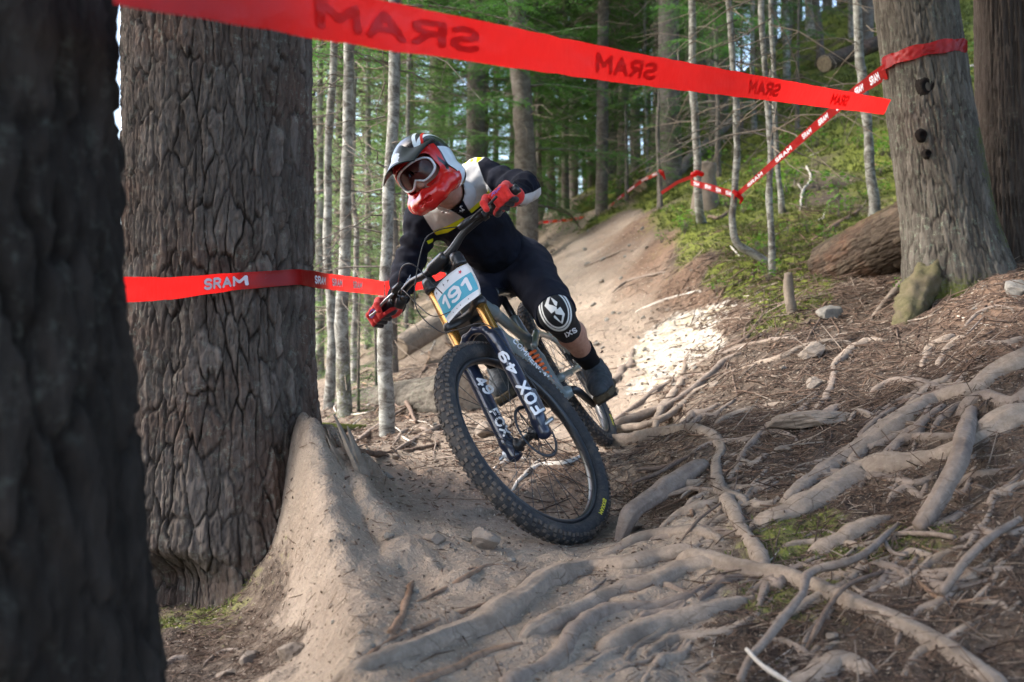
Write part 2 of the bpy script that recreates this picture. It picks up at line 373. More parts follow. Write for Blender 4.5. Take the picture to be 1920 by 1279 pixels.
# rock patch: pale slabs with broken steps
rv = rock*sstep(.35, .7, rock)
st = H2+.12*fbm(g3*2.2, 3, 8); stepv = (np.floor(st/.07)+sstep(.55, 1, st/.07-np.floor(st/.07)))*.07-.12*fbm(g3*2.2, 3, 8)
H2 = H2*(1-.75*rv)+stepv*.75*rv
# the massive fir's buttress: a dust covered ridge running towards the camera, steep on its left
def ridge(xy, pl, hs, wl, wr_):
    pl = np.array([at(*p)[:2] for p in pl]); best = np.full(len(xy), 1e9); out = np.zeros(len(xy)); near_ = (np.abs(xy[:, 0]+.4) < 1.2) & (xy[:, 1] < 4.2) & (xy[:, 1] > 1.2); q = xy[near_]; b = best[near_]; o = out[near_]
    for k in range(len(pl)-1):
        a_, c = pl[k], pl[k+1]; e_ = c-a_; t = np.clip((q-a_)@e_/(e_@e_), 0, 1); d = q-a_-t[:, None]*e_; dd = np.linalg.norm(d, axis=1); sd = np.sign(d[:, 0]*e_[1]-d[:, 1]*e_[0])      # + on the picture's left
        hh = hs[k]*(1-t)+hs[k+1]*t; w = np.where(sd > 0, wl[k]*(1-t)+wl[k+1]*t, wr_[k]*(1-t)+wr_[k+1]*t); v = hh*np.exp(-(dd/w)**2); m = dd < b; b = np.where(m, dd, b); o = np.where(m, v, o)
    out[near_] = o; return out
rg = ridge(gxy, [(548, 855, 3.18), (572, 900, 3.02), (592, 985, 2.76), (615, 1080, 2.5), (648, 1190, 2.2), (680, 1300, 1.92), (700, 1400, 1.7)], [.25, .19, .15, .125, .10, .09, .08], [.07, .06, .065, .06, .06, .06, .06], [.075, .08, .09, .105, .13, .15, .15])
rg2 = ridge(gxy, [(600, 840, 3.3), (655, 930, 3.0), (705, 1010, 2.75), (750, 1100, 2.5)], [.15, .09, .06, .0], [.07, .055, .06, .06], [.09, .07, .08, .1])
rg3 = ridge(gxy, [(625, 850, 3.4), (700, 900, 3.2), (790, 950, 3.0)], [.13, .06, .0], [.06, .05, .06], [.07, .06, .06])
rr3 = np.c_[gxy, H2]; H2 = H2+np.maximum.reduce([rg, rg2, rg3])*(1+.12*fbm(rr3*[6, 6, 6], 3, 41))+.006*(rg > .02)*fbm(rr3*[16, 16, 16], 3, 42); dust = np.clip(dust+6*rg+6*rg2, 0, 1)
NY, NX = YY.shape
GH = H2.reshape(NY, NX)
GV = np.c_[gxy, H2]
ii = np.arange(NY-1)[:, None]*NX+np.arange(NX-1)[None, :]
GF = np.stack([ii, ii+1, ii+NX+1, ii+NX], -1).reshape(-1, 4)
# undercut hollow beside the big trunk keeps its own sharp lip
gm = NT('forest_soil', .95, .15)
p_ = gm.geo()
n1 = gm.noise(3, 6, .65, p_); n2 = gm.noise(26, 5, .7, p_); n3 = gm.noise(140, 3, .7, p_); v3 = gm.vor(90, p_)
soil = gm.mix(gm.rng(n2, .35, .68), (.034, .026, .021), (.10, .074, .057))
soil = gm.mix(gm.rng(n3, .5, .75), soil, (.19, .145, .115))
soil = gm.mix(gm.math('MULTIPLY', gm.rng(n1, .45, .62), .5), soil, (.16, .12, .09))
dustc = gm.mix(gm.rng(n2, .3, .7), (.20, .155, .12), (.30, .238, .185))
dustc = gm.mix(gm.rng(n1, .35, .7), dustc, (.35, .285, .225))
dustc = gm.mix(gm.math('MULTIPLY', gm.rng(n3, .52, .74), .75), dustc, (.15, .11, .08)); dustc = gm.mix(gm.math('MULTIPLY', gm.rng(gm.noise(60, 4, .7, p_), .6, .72), .7), dustc, (.46, .38, .30))
redc = gm.mix(gm.rng(n2, .3, .7), (.105, .068, .048), (.235, .155, .11))
rockc = gm.mix(gm.rng(n2, .36, .66), (.30, .27, .225), (.54, .505, .455))
rockc = gm.mix(gm.math('MULTIPLY', gm.rng(gm.noise(7, 5, .7, gm.geo((1, 1, 3))), .5, .62), .7), rockc, (.36, .29, .17))
mossc = gm.mix(gm.rng(n2, .3, .7), (.06, .08, .016), (.20, .23, .04))
mossc = gm.mix(gm.rng(n3, .45, .75), mossc, (.20, .20, .05))
def msel(a_, lo, hi): return gm.rng(gm.math('ADD', gm.attr(a_), gm.math('MULTIPLY', gm.math('SUBTRACT', n2, .5), .9)), lo, hi)
c_ = gm.mix(msel('dust', .25, .7), soil, dustc)
c_ = gm.mix(msel('redsoil', .3, .8), c_, redc)
c_ = gm.mix(msel('rock', .45, .6), c_, rockc)
c_ = gm.mix(msel('moss', .35, .62), c_, mossc)
gm.col(c_)
gm.bump(gm.math('ADD', n3, gm.math('MULTIPLY', n2, 1.5)), .6, .008); gm.bump(v3, .25, .004); gm.bump(gm.noise(7, 6, .7, p_, .4), .8, .06)
ground = link('ground', mesh_data('ground', GV, GF, True, {'dust': dust, 'moss': moss, 'rock': rock, 'redsoil': red}), gm.m)
ground['kind'] = 'structure'
tv = GV.astype(float)
GB = BVHTree.FromPolygons(tv.tolist(), GF.tolist())
def hitpix(px, py):
    d = Vector(at(px, py, 1.)).normalized(); r = GB.ray_cast(Vector((0, 0, 0)), d, 90)
    return None if r[0] is None else np.array(r[0])
def gz(x, y):
    r = GB.ray_cast(Vector((x, y, 60)), Vector((0, 0, -1)), 120)
    return (-1. if r[0] is None else r[0].z), (Vector((0, 0, 1)) if r[0] is None else r[1])
def gpix(px, py, d):
    """point on the ground below/above the view ray at depth d"""
    p = at(px, py, d); p[2] = gz(p[0], p[1])[0]; return p
GXY, GM4, GD = gxy, M4, dist

hz = NT('air', 1, 0); hz.t.nodes.remove(hz.b); pv = hz.t.nodes.new('ShaderNodeVolumePrincipled'); pv.inputs['Color'].default_value = (.93, .96, 1, 1); pv.inputs['Density'].default_value = HAZE; pv.inputs['Anisotropy'].default_value = .3
out_ = [x for x in hz.t.nodes if x.type == 'OUTPUT_MATERIAL'][0]; hz.t.links.new(pv.outputs[0], out_.inputs['Volume'])
if HAZE > 0:
    V, Fc = box((0, 29, 19), (60, 32.5, 21.5)); hb = link('haze', mesh_data('haze', V, Fc, False), hz.m); hb['kind'] = 'stuff'
# ================================================================ bark materials
def bark_mat(name, ca, cb, cg, lich=(.30, .33, .27), la=.25, stretch=(6, 6, 1.2), bump=.5, red=None):
    m = NT(name, .95, .12); p = m.geo(stretch); q = m.geo()
    n1 = m.noise(6, 6, .7, p); n2 = m.noise(60, 4, .7, q); n3 = m.noise(2.4, 4, .6, q)
    c = m.mix(m.rng(n1, .3, .7), ca, cb)
    if red: c = m.mix(m.math('MULTIPLY', m.rng(n3, .5, .65), .6), c, red)
    c = m.mix(m.math('MULTIPLY', m.rng(m.noise(38, 5, .75, q), .54, .66), m.math('MULTIPLY', m.rng(n3, .35, .6), la)), c, lich)
    c = m.mix(m.rng(m.attr('plate'), .0, 1.0, .55, 0), c, tuple(x*.45 for x in ca)); c = m.mix(m.rng(m.attr('plate'), .7, 1.0, 0, .35), c, tuple(x*1.25 for x in cb))
    c = m.mix(m.rng(m.attr('groove'), .0, 1.0), c, cg)
    c = m.mix(m.rng(m.math('ADD', m.attr('mossy'), m.math('MULTIPLY', m.math('SUBTRACT', n2, .5), 1.2)), .45, .75), c, (.075, .085, .022))
    c = m.mix(m.rng(m.math('ADD', m.attr('dusty'), m.math('MULTIPLY', m.math('SUBTRACT', n1, .5), .8)), .3, .8), c, (.30, .22, .16))
    m.col(c); m.bump(m.noise(22, 5, .7, p), bump, .012); m.bump(n2, .4, .004)
    return m.m
M_FIR = bark_mat('fir_bark', (.062, .050, .043), (.165, .137, .118), (.022, .017, .014), la=.5, red=(.13, .072, .05))
M_GREY = bark_mat('grey_bark', (.065, .056, .047), (.165, .147, .122), (.026, .02, .017), lich=(.22, .26, .19), la=.9)
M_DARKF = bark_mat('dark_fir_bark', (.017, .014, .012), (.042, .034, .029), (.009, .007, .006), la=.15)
M_CEDAR = bark_mat('cedar_bark', (.042, .033, .029), (.10, .082, .07), (.04, .03, .025), la=.15, stretch=(14, 14, .8))
M_LOG = bark_mat('fallen_log_bark', (.045, .035, .028), (.12, .092, .068), (.035, .025, .02), la=.2, stretch=(5, 2, 5), red=(.16, .08, .05))
def slim_mat(name, light, dark, lo=.42, hi=.6):
    m = NT(name, .9, .15); p = m.geo((9, 9, 14)); q = m.geo()
    n = m.noise(.8, 7, .8, p, 1.2); n2 = m.noise(5, 4, .6, q); n3 = m.noise(50, 4, .7, q)
    c = m.mix(m.rng(n, lo, hi), dark, light); c = m.mix(m.rng(n3, .4, .8), c, tuple(x*.6 for x in light))
    c = m.mix(m.math('MULTIPLY', m.rng(n2, .55, .7), .7), c, tuple(x*1.1 for x in dark))
    c = m.mix(m.rng(m.math('ADD', m.attr('mossy'), m.math('MULTIPLY', m.math('SUBTRACT', n3, .5), 1.2)), .45, .75), c, (.10, .10, .035))
    m.col(c); m.bump(n, .6, .01); m.bump(n3, .4, .003); return m.m
M_PALE = slim_mat('pale_lichen_bark', (.34, .34, .31), (.075, .064, .054), .44, .58)
M_BROWN = slim_mat('dark_slim_bark', (.19, .17, .15), (.075, .062, .052))
M_DEAD = slim_mat('dead_wood', (.30, .25, .20), (.13, .10, .08), .3, .7)
# ---------------------------------------------------------------- trunks with real bark plates
PLATE = None
def bark_trunk(axis, rad, ncell, clen, depth, nth, dz, flare=None, seed=0, pw=.22, warp=.35, fine=2.4):
    """axis: polyline base->top, rad: radii along it. flare(theta, z)-> extra radius. Plates are carved as geometry."""
    axis = np.asarray(axis, dtype=float); L = np.r_[0, np.cumsum(np.linalg.norm(np.diff(axis, axis=0), axis=1))]
    lf = max(dz*4, min(L[-1], fine)); l = np.r_[np.arange(0, lf, dz), np.arange(lf, L[-1], max(dz, .2)), L[-1]]; n = len(l)
    A = np.stack([np.interp(l, L, axis[:, k]) for k in range(3)], -1)
    lu = np.linspace(0, L[-1], 400); ker = np.hanning(max(3, int(.5/(L[-1]/400))|1)); ker /= ker.sum(); h = len(ker)//2
    if len(axis) > 2:
        for k in range(3):
            u_ = np.interp(lu, L, axis[:, k]); a_ = np.r_[2*u_[0]-u_[1:h+1][::-1], u_, 2*u_[-1]-u_[-h-1:-1][::-1]]; A[:, k] = np.interp(l, lu, np.convolve(a_, ker, 'valid'))
    r = np.interp(l, L, rad)
    th = np.linspace(0, 2*np.pi, nth, endpoint=False); TH, LL = np.meshgrid(th, l)
    R = np.repeat(r[:, None], nth, 1); Z = np.repeat(A[:, 2][:, None], nth, 1)
    if flare is not None: R = R+flare(TH, Z)
    cyl = np.c_[(np.cos(TH)*2).ravel(), (np.sin(TH)*2).ravel(), (LL*2.2).ravel()]
    u = TH.ravel()/(2*np.pi)*ncell; v = LL.ravel()/clen
    w1 = fbm(cyl*[1.5, 1.5, 1.1]+seed, 4, seed); w2 = fbm(cyl*[2.5, 2.5, 2]+9+seed, 4, seed+3)
    w3 = fbm(cyl*[9, 9, 7], 3, seed+11)
    P = np.c_[u+warp*2.2*w1*ncell/30.+.22*w3, v+warp*1.1*w2+.16*w3]
    f1, ed, cid = voro(P, seed, ncell); f1b, edb, cidb = voro(P*[2, 3.6]+[0, 3.3]+np.c_[.3*w3, .8*w2], seed+7, ncell*2)
    g = 1-sstep(.0, pw, ed); g2 = 1-sstep(0, .25, edb)
    g = g*(.55+.6*sstep(-.3, .4, fbm(cyl*[3, 3, 2.5]+4, 2, seed+8)))
    disp = -depth*1.15*g-depth*.34*g2*(1-g)+depth*.55*(cid-.5)+depth*.25*(cidb-.5)+depth*.75*fbm(cyl*[14, 14, 8], 4, seed+5)+depth*.45*np.abs(fbm(cyl*[40, 40, 26], 3, seed+6))+depth*.8*fbm(cyl*[2, 2, .6], 2, seed+1)
    R = R+disp.reshape(R.shape)
    global PLATE; PLATE = np.clip(cid*.7+cidb*.3+.25*w2, 0, 1)
    V = A[:, None, :]+np.stack([R*np.cos(TH), R*np.sin(TH), np.zeros_like(R)], -1)
    i = np.arange(n-1)[:, None]*nth; j = np.arange(nth)[None, :]; j2 = (j+1) % nth
    Fc = np.stack([i+j, i+j2, i+nth+j2, i+nth+j], -1).reshape(-1, 4)
    return V.reshape(-1, 3), Fc, (g*.75+g2*.12), TH.ravel(), Z.ravel()
# the foreground fir, left edge
b0 = np.array([1.47*math.sin(math.radians(-31.6)), 1.47*math.cos(math.radians(-31.6)), -1.0])
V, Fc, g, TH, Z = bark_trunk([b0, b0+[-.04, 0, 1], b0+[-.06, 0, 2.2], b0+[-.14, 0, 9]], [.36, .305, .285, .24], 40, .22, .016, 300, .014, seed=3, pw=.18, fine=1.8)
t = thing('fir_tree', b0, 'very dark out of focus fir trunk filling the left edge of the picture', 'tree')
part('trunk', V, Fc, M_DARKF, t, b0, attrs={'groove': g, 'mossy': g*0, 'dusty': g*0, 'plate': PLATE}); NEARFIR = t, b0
# the big fir behind it
bx, by = 3.4*math.sin(math.radians(-16.4)), 3.4*math.cos(math.radians(-16.4)); b1 = np.array([bx, by, -.95])
def fl1(TH, Z):
    d = np.clip(-.0-Z, 0, 1.2)
    lobe = np.exp(-((((TH-math.radians(-42)+np.pi) % (2*np.pi))-np.pi)/.75)**2); lobe2 = np.exp(-((((TH-math.radians(15)+np.pi) % (2*np.pi))-np.pi)/.6)**2)
    lob3 = np.exp(-((((TH-math.radians(190)+np.pi) % (2*np.pi))-np.pi)/.7)**2)
    fr = np.exp(-((((TH-math.radians(-100)+np.pi) % (2*np.pi))-np.pi)/.55)**2)
    e_ = np.exp((d-.8)/.24)
    return .03*d+.20*e_*lobe+.10*e_*lobe2+.12*e_*lob3-.16*sstep(.60, .74, d)*fr
V, Fc, g, TH, Z = bark_trunk([b1, b1+[0, 0, 1], b1+[-.0, 0, 3], b1+[0, 0, 12]], [.31, .295, .285, .2], 54, .15, .0115, 680, .0062, fl1, seed=21, pw=.15, fine=2.15)
side = np.cos(TH-math.radians(-12)); dusty = np.clip(sstep(-.25, -.55, Z)*sstep(.80, .97, side)*1.3, 0, 1)
mo = .33*sstep(-.45, -.75, Z)*(1-dusty)
t = thing('fir_tree', b1, 'massive brown fir trunk with deeply furrowed bark, ribbon crossing it', 'tree')
part('trunk', V, Fc, M_FIR, t, b1, attrs={'groove': g, 'mossy': mo, 'dusty': dusty, 'plate': PLATE}); BIGFIR = t, b1
# leaning grey tree at the right, tape round it
ax = [at(1822, 600, 5.0), at(1800, 520, 5.0), at(1775, 400, 5.0), at(1742, 200, 5.0), at(1716, 0, 5.0), at(1690, -230, 5.0), at(1640, -1100, 5.0), at(1600, -2600, 5.0)]
def fl2(TH, Z):
    d = np.clip(.55-Z, 0, 1.0); lobe = np.exp(-((((TH-math.radians(200)+np.pi) % (2*np.pi))-np.pi)/.7)**2)+.6*np.exp(-((((TH-math.radians(-50)+np.pi) % (2*np.pi))-np.pi)/.6)**2)
    return .06*d*lobe+.12*lobe*np.exp((d-.55)/.15)
V, Fc, g, TH, Z = bark_trunk(ax, [.30, .26, .22, .205, .195, .19, .16, .10], 46, .17, .007, 320, .012, fl2, seed=33, pw=.16, fine=3.0)
t = thing('fir_tree', ax[0], 'leaning grey trunk with knot holes and red tape wrapped round it', 'tree')
mo = .75*sstep(.45, .2, Z)*(np.cos(TH-math.radians(230)) > .1)+.6*(np.abs(Z-.75) < .3)*sstep(.5, 1, np.cos(TH-math.radians(-20)))
part('trunk', V, Fc, M_GREY, t, ax[0], attrs={'groove': g*.8, 'mossy': mo, 'dusty': g*0, 'plate': PLATE}); GREYTREE = t, ax[0]
for kx, ky, kr in ((1740, 160, 13), (1732, 252, 8), (1742, 287, 6)):   # knots
    c0 = at(kx, ky, 4.80); rr = kr*4.8/F
    th = np.linspace(0, 2*np.pi, 20, endpoint=False); vv = []
    for k, (ra, dd) in enumerate(((1.5, .03), (1.05, .012), (.8, .006), (.45, .014), (.0, .018))):
        vv.append(np.c_[c0[0]+rr*ra*np.cos(th)*(1+.1*np.sin(3*th)), np.full(20, c0[1]+dd), c0[2]+rr*ra*1.15*np.sin(th)])
    vv = np.vstack(vv); ff = [(k*20+j, k*20+(j+1) % 20, (k+1)*20+(j+1) % 20, (k+1)*20+j) for k in range(4) for j in range(20)]
    part('knot', vv, ff, M_DARKF, t, ax[0], attrs={'groove': np.repeat([0, .2, .8, 1, 1], 20), 'mossy': np.zeros(100), 'dusty': np.zeros(100)})
ax = [at(1950, 520, 5.3), at(1925, 400, 5.3), at(1912, 200, 5.3), at(1905, 0, 5.3), at(1895, -1000, 5.3), at(1890, -2600, 5.3)]
V, Fc, g, TH, Z = bark_trunk(ax, [.32, .245, .215, .205, .17, .1], 70, 1.4, .010, 260, .02, seed=44, warp=.10, fine=2.6)
t = thing('cedar_tree', ax[0], 'dark stringy barked cedar trunk cut by the right picture edge', 'tree')
part('trunk', V, Fc, M_CEDAR, t, ax[0], attrs={'groove': g*.7, 'mossy': .6*sstep(.5, .2, Z), 'dusty': g*0, 'plate': PLATE}); CEDAR = t, ax[0]
# ---------------------------------------------------------------- slim trunks: (pixels from base to top, width px, depth, material, label)
def trunk_at(pix, wpx, d, mat, label, name='conifer_tree', group=None, top=11, seed=0, seg=12, dfun=None, mossy=.0):
    P = []
    for k, (x, y) in enumerate(pix):
        dd = d if dfun is None else dfun[k]; p = at(x, y, dd); P.append(p)
    P = np.array(P); zb = gz(P[0][0], P[0][1])[0]
    base = P[0].copy(); base[2] = zb-.12
    if P[0][2]-zb > .1: P = np.vstack([base, P])
    else: P[0] = base
    d2 = P[-1]-P[-2]; d2 /= np.linalg.norm(d2); d2 = d2*.5+np.array([0, 0, .5]); d2 /= d2[2]
    tp = P[-1].copy(); 
    if top > tp[2]+.5: P = np.vstack([P, tp+d2*(top-tp[2])*.5, tp+d2*(top-tp[2])])
    r0 = wpx*.86*d/F/2; rad = np.interp(P[:, 2], [P[0][2], P[0][2]+.35, 3, top], [r0*1.45, r0*1.08, r0*.95, r0*.3])
    Q, R = smooth_path(P, rad, .06 if d < 12 else .2); zq = Q[:, 2]*1.3; Q = Q+np.c_[fbm(np.c_[zq, zq*0+seed, zq*0], 3, seed), zq*0, zq*0]*np.array([.05, 0, 0])
    V, Fc = tube(Q, R, seg, caps=False, rough=.22, s=seed, nscale=9)
    t = thing(name, P[0], label, 'tree', group)
    part('trunk', V, Fc, mat, t, P[0], attrs={'mossy': np.where(V[:, 2] < P[0][2]+.5, mossy, mossy*.4)})
    return t, P[0], Q, R
TREES = {}
def T(key, *a, **k): TREES[key] = trunk_at(*a, **k)
T('L1', [(617, 792), (618, 400), (622, 60)], 17, 7.2, M_PALE, 'pale slender trunk nearest to the right side of the massive fir', seed=1, mossy=.3)
T('L2', [(650, 795), (645, 400), (655, 70)], 24, 6.6, M_PALE, 'second pale lichen trunk right of the massive fir, mossy low down', seed=2, mossy=.5)
T('L3', [(664, 745), (664, 400), (668, 80)], 11, 8.8, M_PALE, 'thinnest pale stem standing close behind its pale neighbours', seed=3)
T('L4', [(721, 832), (722, 400), (732, 80)], 25, 5.3, M_PALE, 'mottled slim trunk the lower red tape is tied to, left of the rider', seed=4, mossy=.35)
T('L5', [(742, 700), (738, 400), (741, 80)], 15, 8.2, M_BROWN, 'blackish slim trunk just behind the mottled slim trunk', seed=5)
T('L6', [(762, 620), (760, 560), (762, 100)], 9, 10.5, M_PALE, 'thin pale stem seen past the rider\'s bent arm', seed=6)
T('C1', [(990, 470), (985, 300), (972, 100)], 46, 13, M_BROWN, 'thick grey brown trunk rising right behind the rider\'s back', seed=7, seg=24)
T('C2', [(1008, 430), (1010, 300), (1008, 60)], 14, 17, M_BROWN, 'dark trunk behind the thick one at the head of the trail', seed=8)
T('R1', [(1322, 415), (1306, 370), (1299, 200), (1294, 60)], 17, 9.4, M_PALE, 'pale stem with a sideways foot where the tape turns', seed=9, dfun=[9.6, 9.4, 9.4, 9.4])
T('R2', [(1470, 478), (1425, 480), (1385, 455), (1376, 410), (1379, 360), (1377, 200), (1372, 40)], 14, 7.3, M_PALE, 'pale stem with a J shaped foot and tape knotted round it', seed=10, top=9)
T('R3', [(1452, 512), (1446, 480), (1442, 350), (1432, 180), (1425, 20)], 13, 7.0, M_PALE, 'slim straight stem in front of the J shaped one', seed=11)
T('R4', [(1467, 408), (1458, 350), (1449, 200), (1444, 30)], 11, 9.3, M_PALE, 'slim stem standing just uphill of the slim straight stem', seed=12)
T('R5', [(1640, 378), (1630, 300), (1622, 150), (1612, 0)], 20, 8.4, M_PALE, 'pale trunk close to the left of the leaning grey tree', seed=13, mossy=.2)
T('R6', [(1600, 120), (1608, 60), (1612, 0)], 12, 18, M_PALE, 'faint stem uphill behind the pale trunk on the right', seed=14)
T('R7', [(1350, 385), (1347, 300), (1345, 150)], 10, 12.5, M_BROWN, 'dark thin stem between the taped pale stems', seed=15)
T('R8', [(1412, 260), (1413, 200), (1412, 0)], 12, 14.5, M_PALE, 'grey stem behind the taped stems, upslope', seed=16)
T('R9', [(1240, 395), (1237, 300), (1235, 200)], 8, 11.8, M_BROWN, 'thin dead stem on the bank above the trail bend', seed=17, top=2.8)
T('R10', [(1480, 250), (1478, 150), (1480, 20)], 16, 16, M_BROWN, 'dark trunk on the mossy slope left of the pale trunk', seed=18)
T('R11', [(1540, 190), (1536, 90), (1530, -20)], 22, 18, M_BROWN, 'broad dark trunk high on the slope', seed=19)
T('R12', [(1290, 200), (1292, 100), (1290, 0)], 26, 24, M_BROWN, 'broad trunk high behind the stem with the sideways foot', seed=20)
T('R13', [(1213, 330), (1213, 250), (1210, 100)], 7, 15, M_PALE, 'very thin pale stem at the left end of the mossy bank', seed=21)
# broken stake
P0 = hitpix(1490, 588); V, Fc = tube(*smooth_path([P0-[0, 0, .05], P0+[-.03, 0, .1], at(1478, 512, P0[1])], [.032, .028, .024], .02), 12, True, .2, 3, 30)
solo('stake', V, Fc, M_DEAD, 'short broken upright stub left of the fallen log', 'stake', P0)
# ---------------------------------------------------------------- fallen logs
def log_obj(a_, b, ra, rb, label, mat=M_LOG, nth=140, seed=5, depth=.012, ncell=30, clen=.16, moss=.5, cut=True, nm='fallen_log'):
    a_, b = np.asarray(a_, float), np.asarray(b, float); L = np.linalg.norm(b-a_)
    V, Fc, g, TH, Z = bark_trunk([[0, 0, 0], [0, 0, L*.5], [0, 0, L]], [ra, (ra+rb)/2, rb], ncell, clen, depth, nth, .014, seed=seed)
    
    D = (b-a_)/L; N = np.cross(D, [0, 0, 1.]); N /= np.linalg.norm(N); B = np.cross(N, D)
    W = a_+V[:, :1]*N+V[:, 1:2]*B+V[:, 2:3]*D
    up = B[2]*V[:, 1]/ra
    t = thing(nm, a_, label, 'log')
    part('bark', W, Fc, mat, t, a_, attrs={'groove': g, 'mossy': moss*sstep(.1, .9, up), 'dusty': np.zeros(len(W)), 'plate': PLATE})
    for e_, rr, sgn in ((0, ra, -1), (L, rb, 1)):
        th = np.linspace(0, 2*np.pi, 40, endpoint=False); rings = []; K = 14
        for k in range(K):
            q = rr*(1-k/(K-1))*.985; h_ = e_+sgn*(.004*(k % 2)-.002 if k else -.01)
            rings.append(a_+(q*np.cos(th))[:, None]*N+(q*np.sin(th))[:, None]*B+h_*D)
        vv = np.vstack(rings); ff = [(k*40+j, k*40+(j+1) % 40, (k+1)*40+(j+1) % 40, (k+1)*40+j) for k in range(K-1) for j in range(40)]
        part('cut_end', vv, ff, M_CUT, t, a_)
    return t
mc = NT('cut_wood', .85, .2); nn = mc.noise(30, 4, .6, mc.co()); mc.col(mc.mix(mc.rng(nn, .3, .7), (.20, .15, .11), (.42, .34, .25))); mc.bump(nn, .4, .004); M_CUT = mc.m
log_obj(at(1562, 505, 6.7), at(1765, 408, 5.75), .195, .205, 'thick bark covered log lying against the leaning grey tree', moss=.5, seed=50, clen=.13, ncell=30, depth=.009, nth=220)
log_obj(at(884, 752, 6.1), at(650, 775, 7.6), .19, .17, 'big old log with a sawn end seen through the front wheel', M_GREY, seed=51, depth=.008, moss=.35)
log_obj(at(745, 655, 8.6), at(840, 596, 10.0), .10, .12, 'smooth grey fallen trunk sloping behind the rider\'s lower arm', M_DEAD, seed=52, depth=.003, moss=.0)
log_obj(at(585, 815, 5.6), at(735, 818, 5.9), .07, .06, 'mossy thin log at the foot of the slim pale trunks', M_LOG, seed=53, depth=.006, moss=.9, ncell=16)
log_obj(at(640, 845, 4.9), at(755, 848, 5.1), .055, .05, 'short half rotten log beside the base of the massive fir', M_LOG, seed=54, depth=.006, moss=.1, ncell=14)
log_obj(at(1200, 352, 14.5), at(1300, 290, 15.5), .13, .10, 'brown log lying up the mossy bank beyond the bend', M_LOG, seed=55, depth=.006, moss=.4, ncell=16, nth=60)
log_obj(at(1262, 330, 13.8), at(1420, 180, 19), .09, .07, 'long thin fallen trunk running up the far slope', M_DEAD, seed=56, depth=.004, moss=.2, ncell=16, nth=40)
log_obj(at(1545, 120, 14), at(1700, 60, 15.5), .12, .10, 'fallen trunk high on the slope below the top right corner', M_LOG, seed=57, depth=.006, moss=.4, ncell=16, nth=60)
# wedge shaped broken stump piece
P0 = hitpix(655, 870)
rs = np.random.default_rng(4); sp = []
for k in range(7):
    a_ = P0+np.array([rs.uniform(-.05, .05), rs.uniform(-.04, .05), -.04]); d_ = np.array([-.45+rs.normal(0, .08), .05, .85+rs.normal(0, .08)]); L_ = rs.uniform(.10, .21)
    V, Fc = tube(*smooth_path([a_, a_+d_*L_*.5, a_+d_*L_], [.030, .026, .004], .012), 7, True, .35, k, 30, .45); sp.append((V, Fc))
V, Q = join(sp)
solo('split_stump', V, Q, M_DEAD, 'splintered wedge of broken wood beside the massive fir\'s root', 'stump', P0, attrs={'mossy': np.zeros(len(V))}, smooth=False)
# old stump on the bank
P0 = hitpix(1322, 390)
V, Fc = tube(*smooth_path([P0-[0, 0, .1], P0+[0, 0, .25], P0+[.01, 0, .46]], [.16, .11, .105], .03), 28, True, .25, 8, 10)
solo('tree_stump', V, Fc, M_DEAD, 'grey rotten stump beside the stem with the sideways foot', 'stump', P0, attrs={'mossy': np.full(len(V), .3)})
# ================================================================ roots, sticks, stones, litter
def root_mat(name, a_, b, c, bumpd=.006):
    m = NT(name, .92, .15); q = m.geo(); n1 = m.noise(5, 5, .65, q); n2 = m.noise(45, 5, .7, q); n3 = m.noise(160, 3, .7, q)
    x = m.mix(m.rng(n2, .3, .7), a_, b); x = m.mix(m.math('MULTIPLY', m.rng(n1, .5, .68), .75), x, c)
    x = m.mix(m.math('MULTIPLY', m.rng(n3, .55, .75), .4), x, tuple(v*.55 for v in a_))
    cr = m.vor(16, m.geo((1, 1, 1.6)), 'Distance', 'DISTANCE_TO_EDGE'); crk = m.math('MULTIPLY', m.rng(cr, .0, .035, 1, 0), m.rng(m.noise(9, 2, .5, q), .5, .6))
    x = m.mix(m.math('MULTIPLY', crk, .85), x, (.09, .065, .05))
    m.col(x); m.bump(n2, .5, bumpd); m.bump(n3, .3, .002); m.bump(crk, -.6, .008); return m.m
M_ROOT = root_mat('dusty_root', (.185, .146, .115), (.315, .255, .205), (.125, .097, .077))
M_ROOTG = root_mat('grey_root', (.155, .122, .10), (.26, .21, .175), (.12, .09, .075))
M_STICK = root_mat('brown_stick', (.10, .07, .055), (.19, .14, .11), (.07, .05, .04))
M_STRIP = root_mat('bark_strip', (.17, .11, .075), (.30, .20, .14), (.12, .07, .045))
M_WHITE = root_mat('bleached_stick', (.42, .38, .33), (.58, .53, .47), (.3, .26, .22))
M_STONE = root_mat('dusty_stone', (.17, .138, .112), (.27, .225, .185), (.12, .10, .085))
M_STONEG = root_mat('grey_stone', (.15, .14, .125), (.26, .24, .21), (.10, .095, .085))
CENT = []
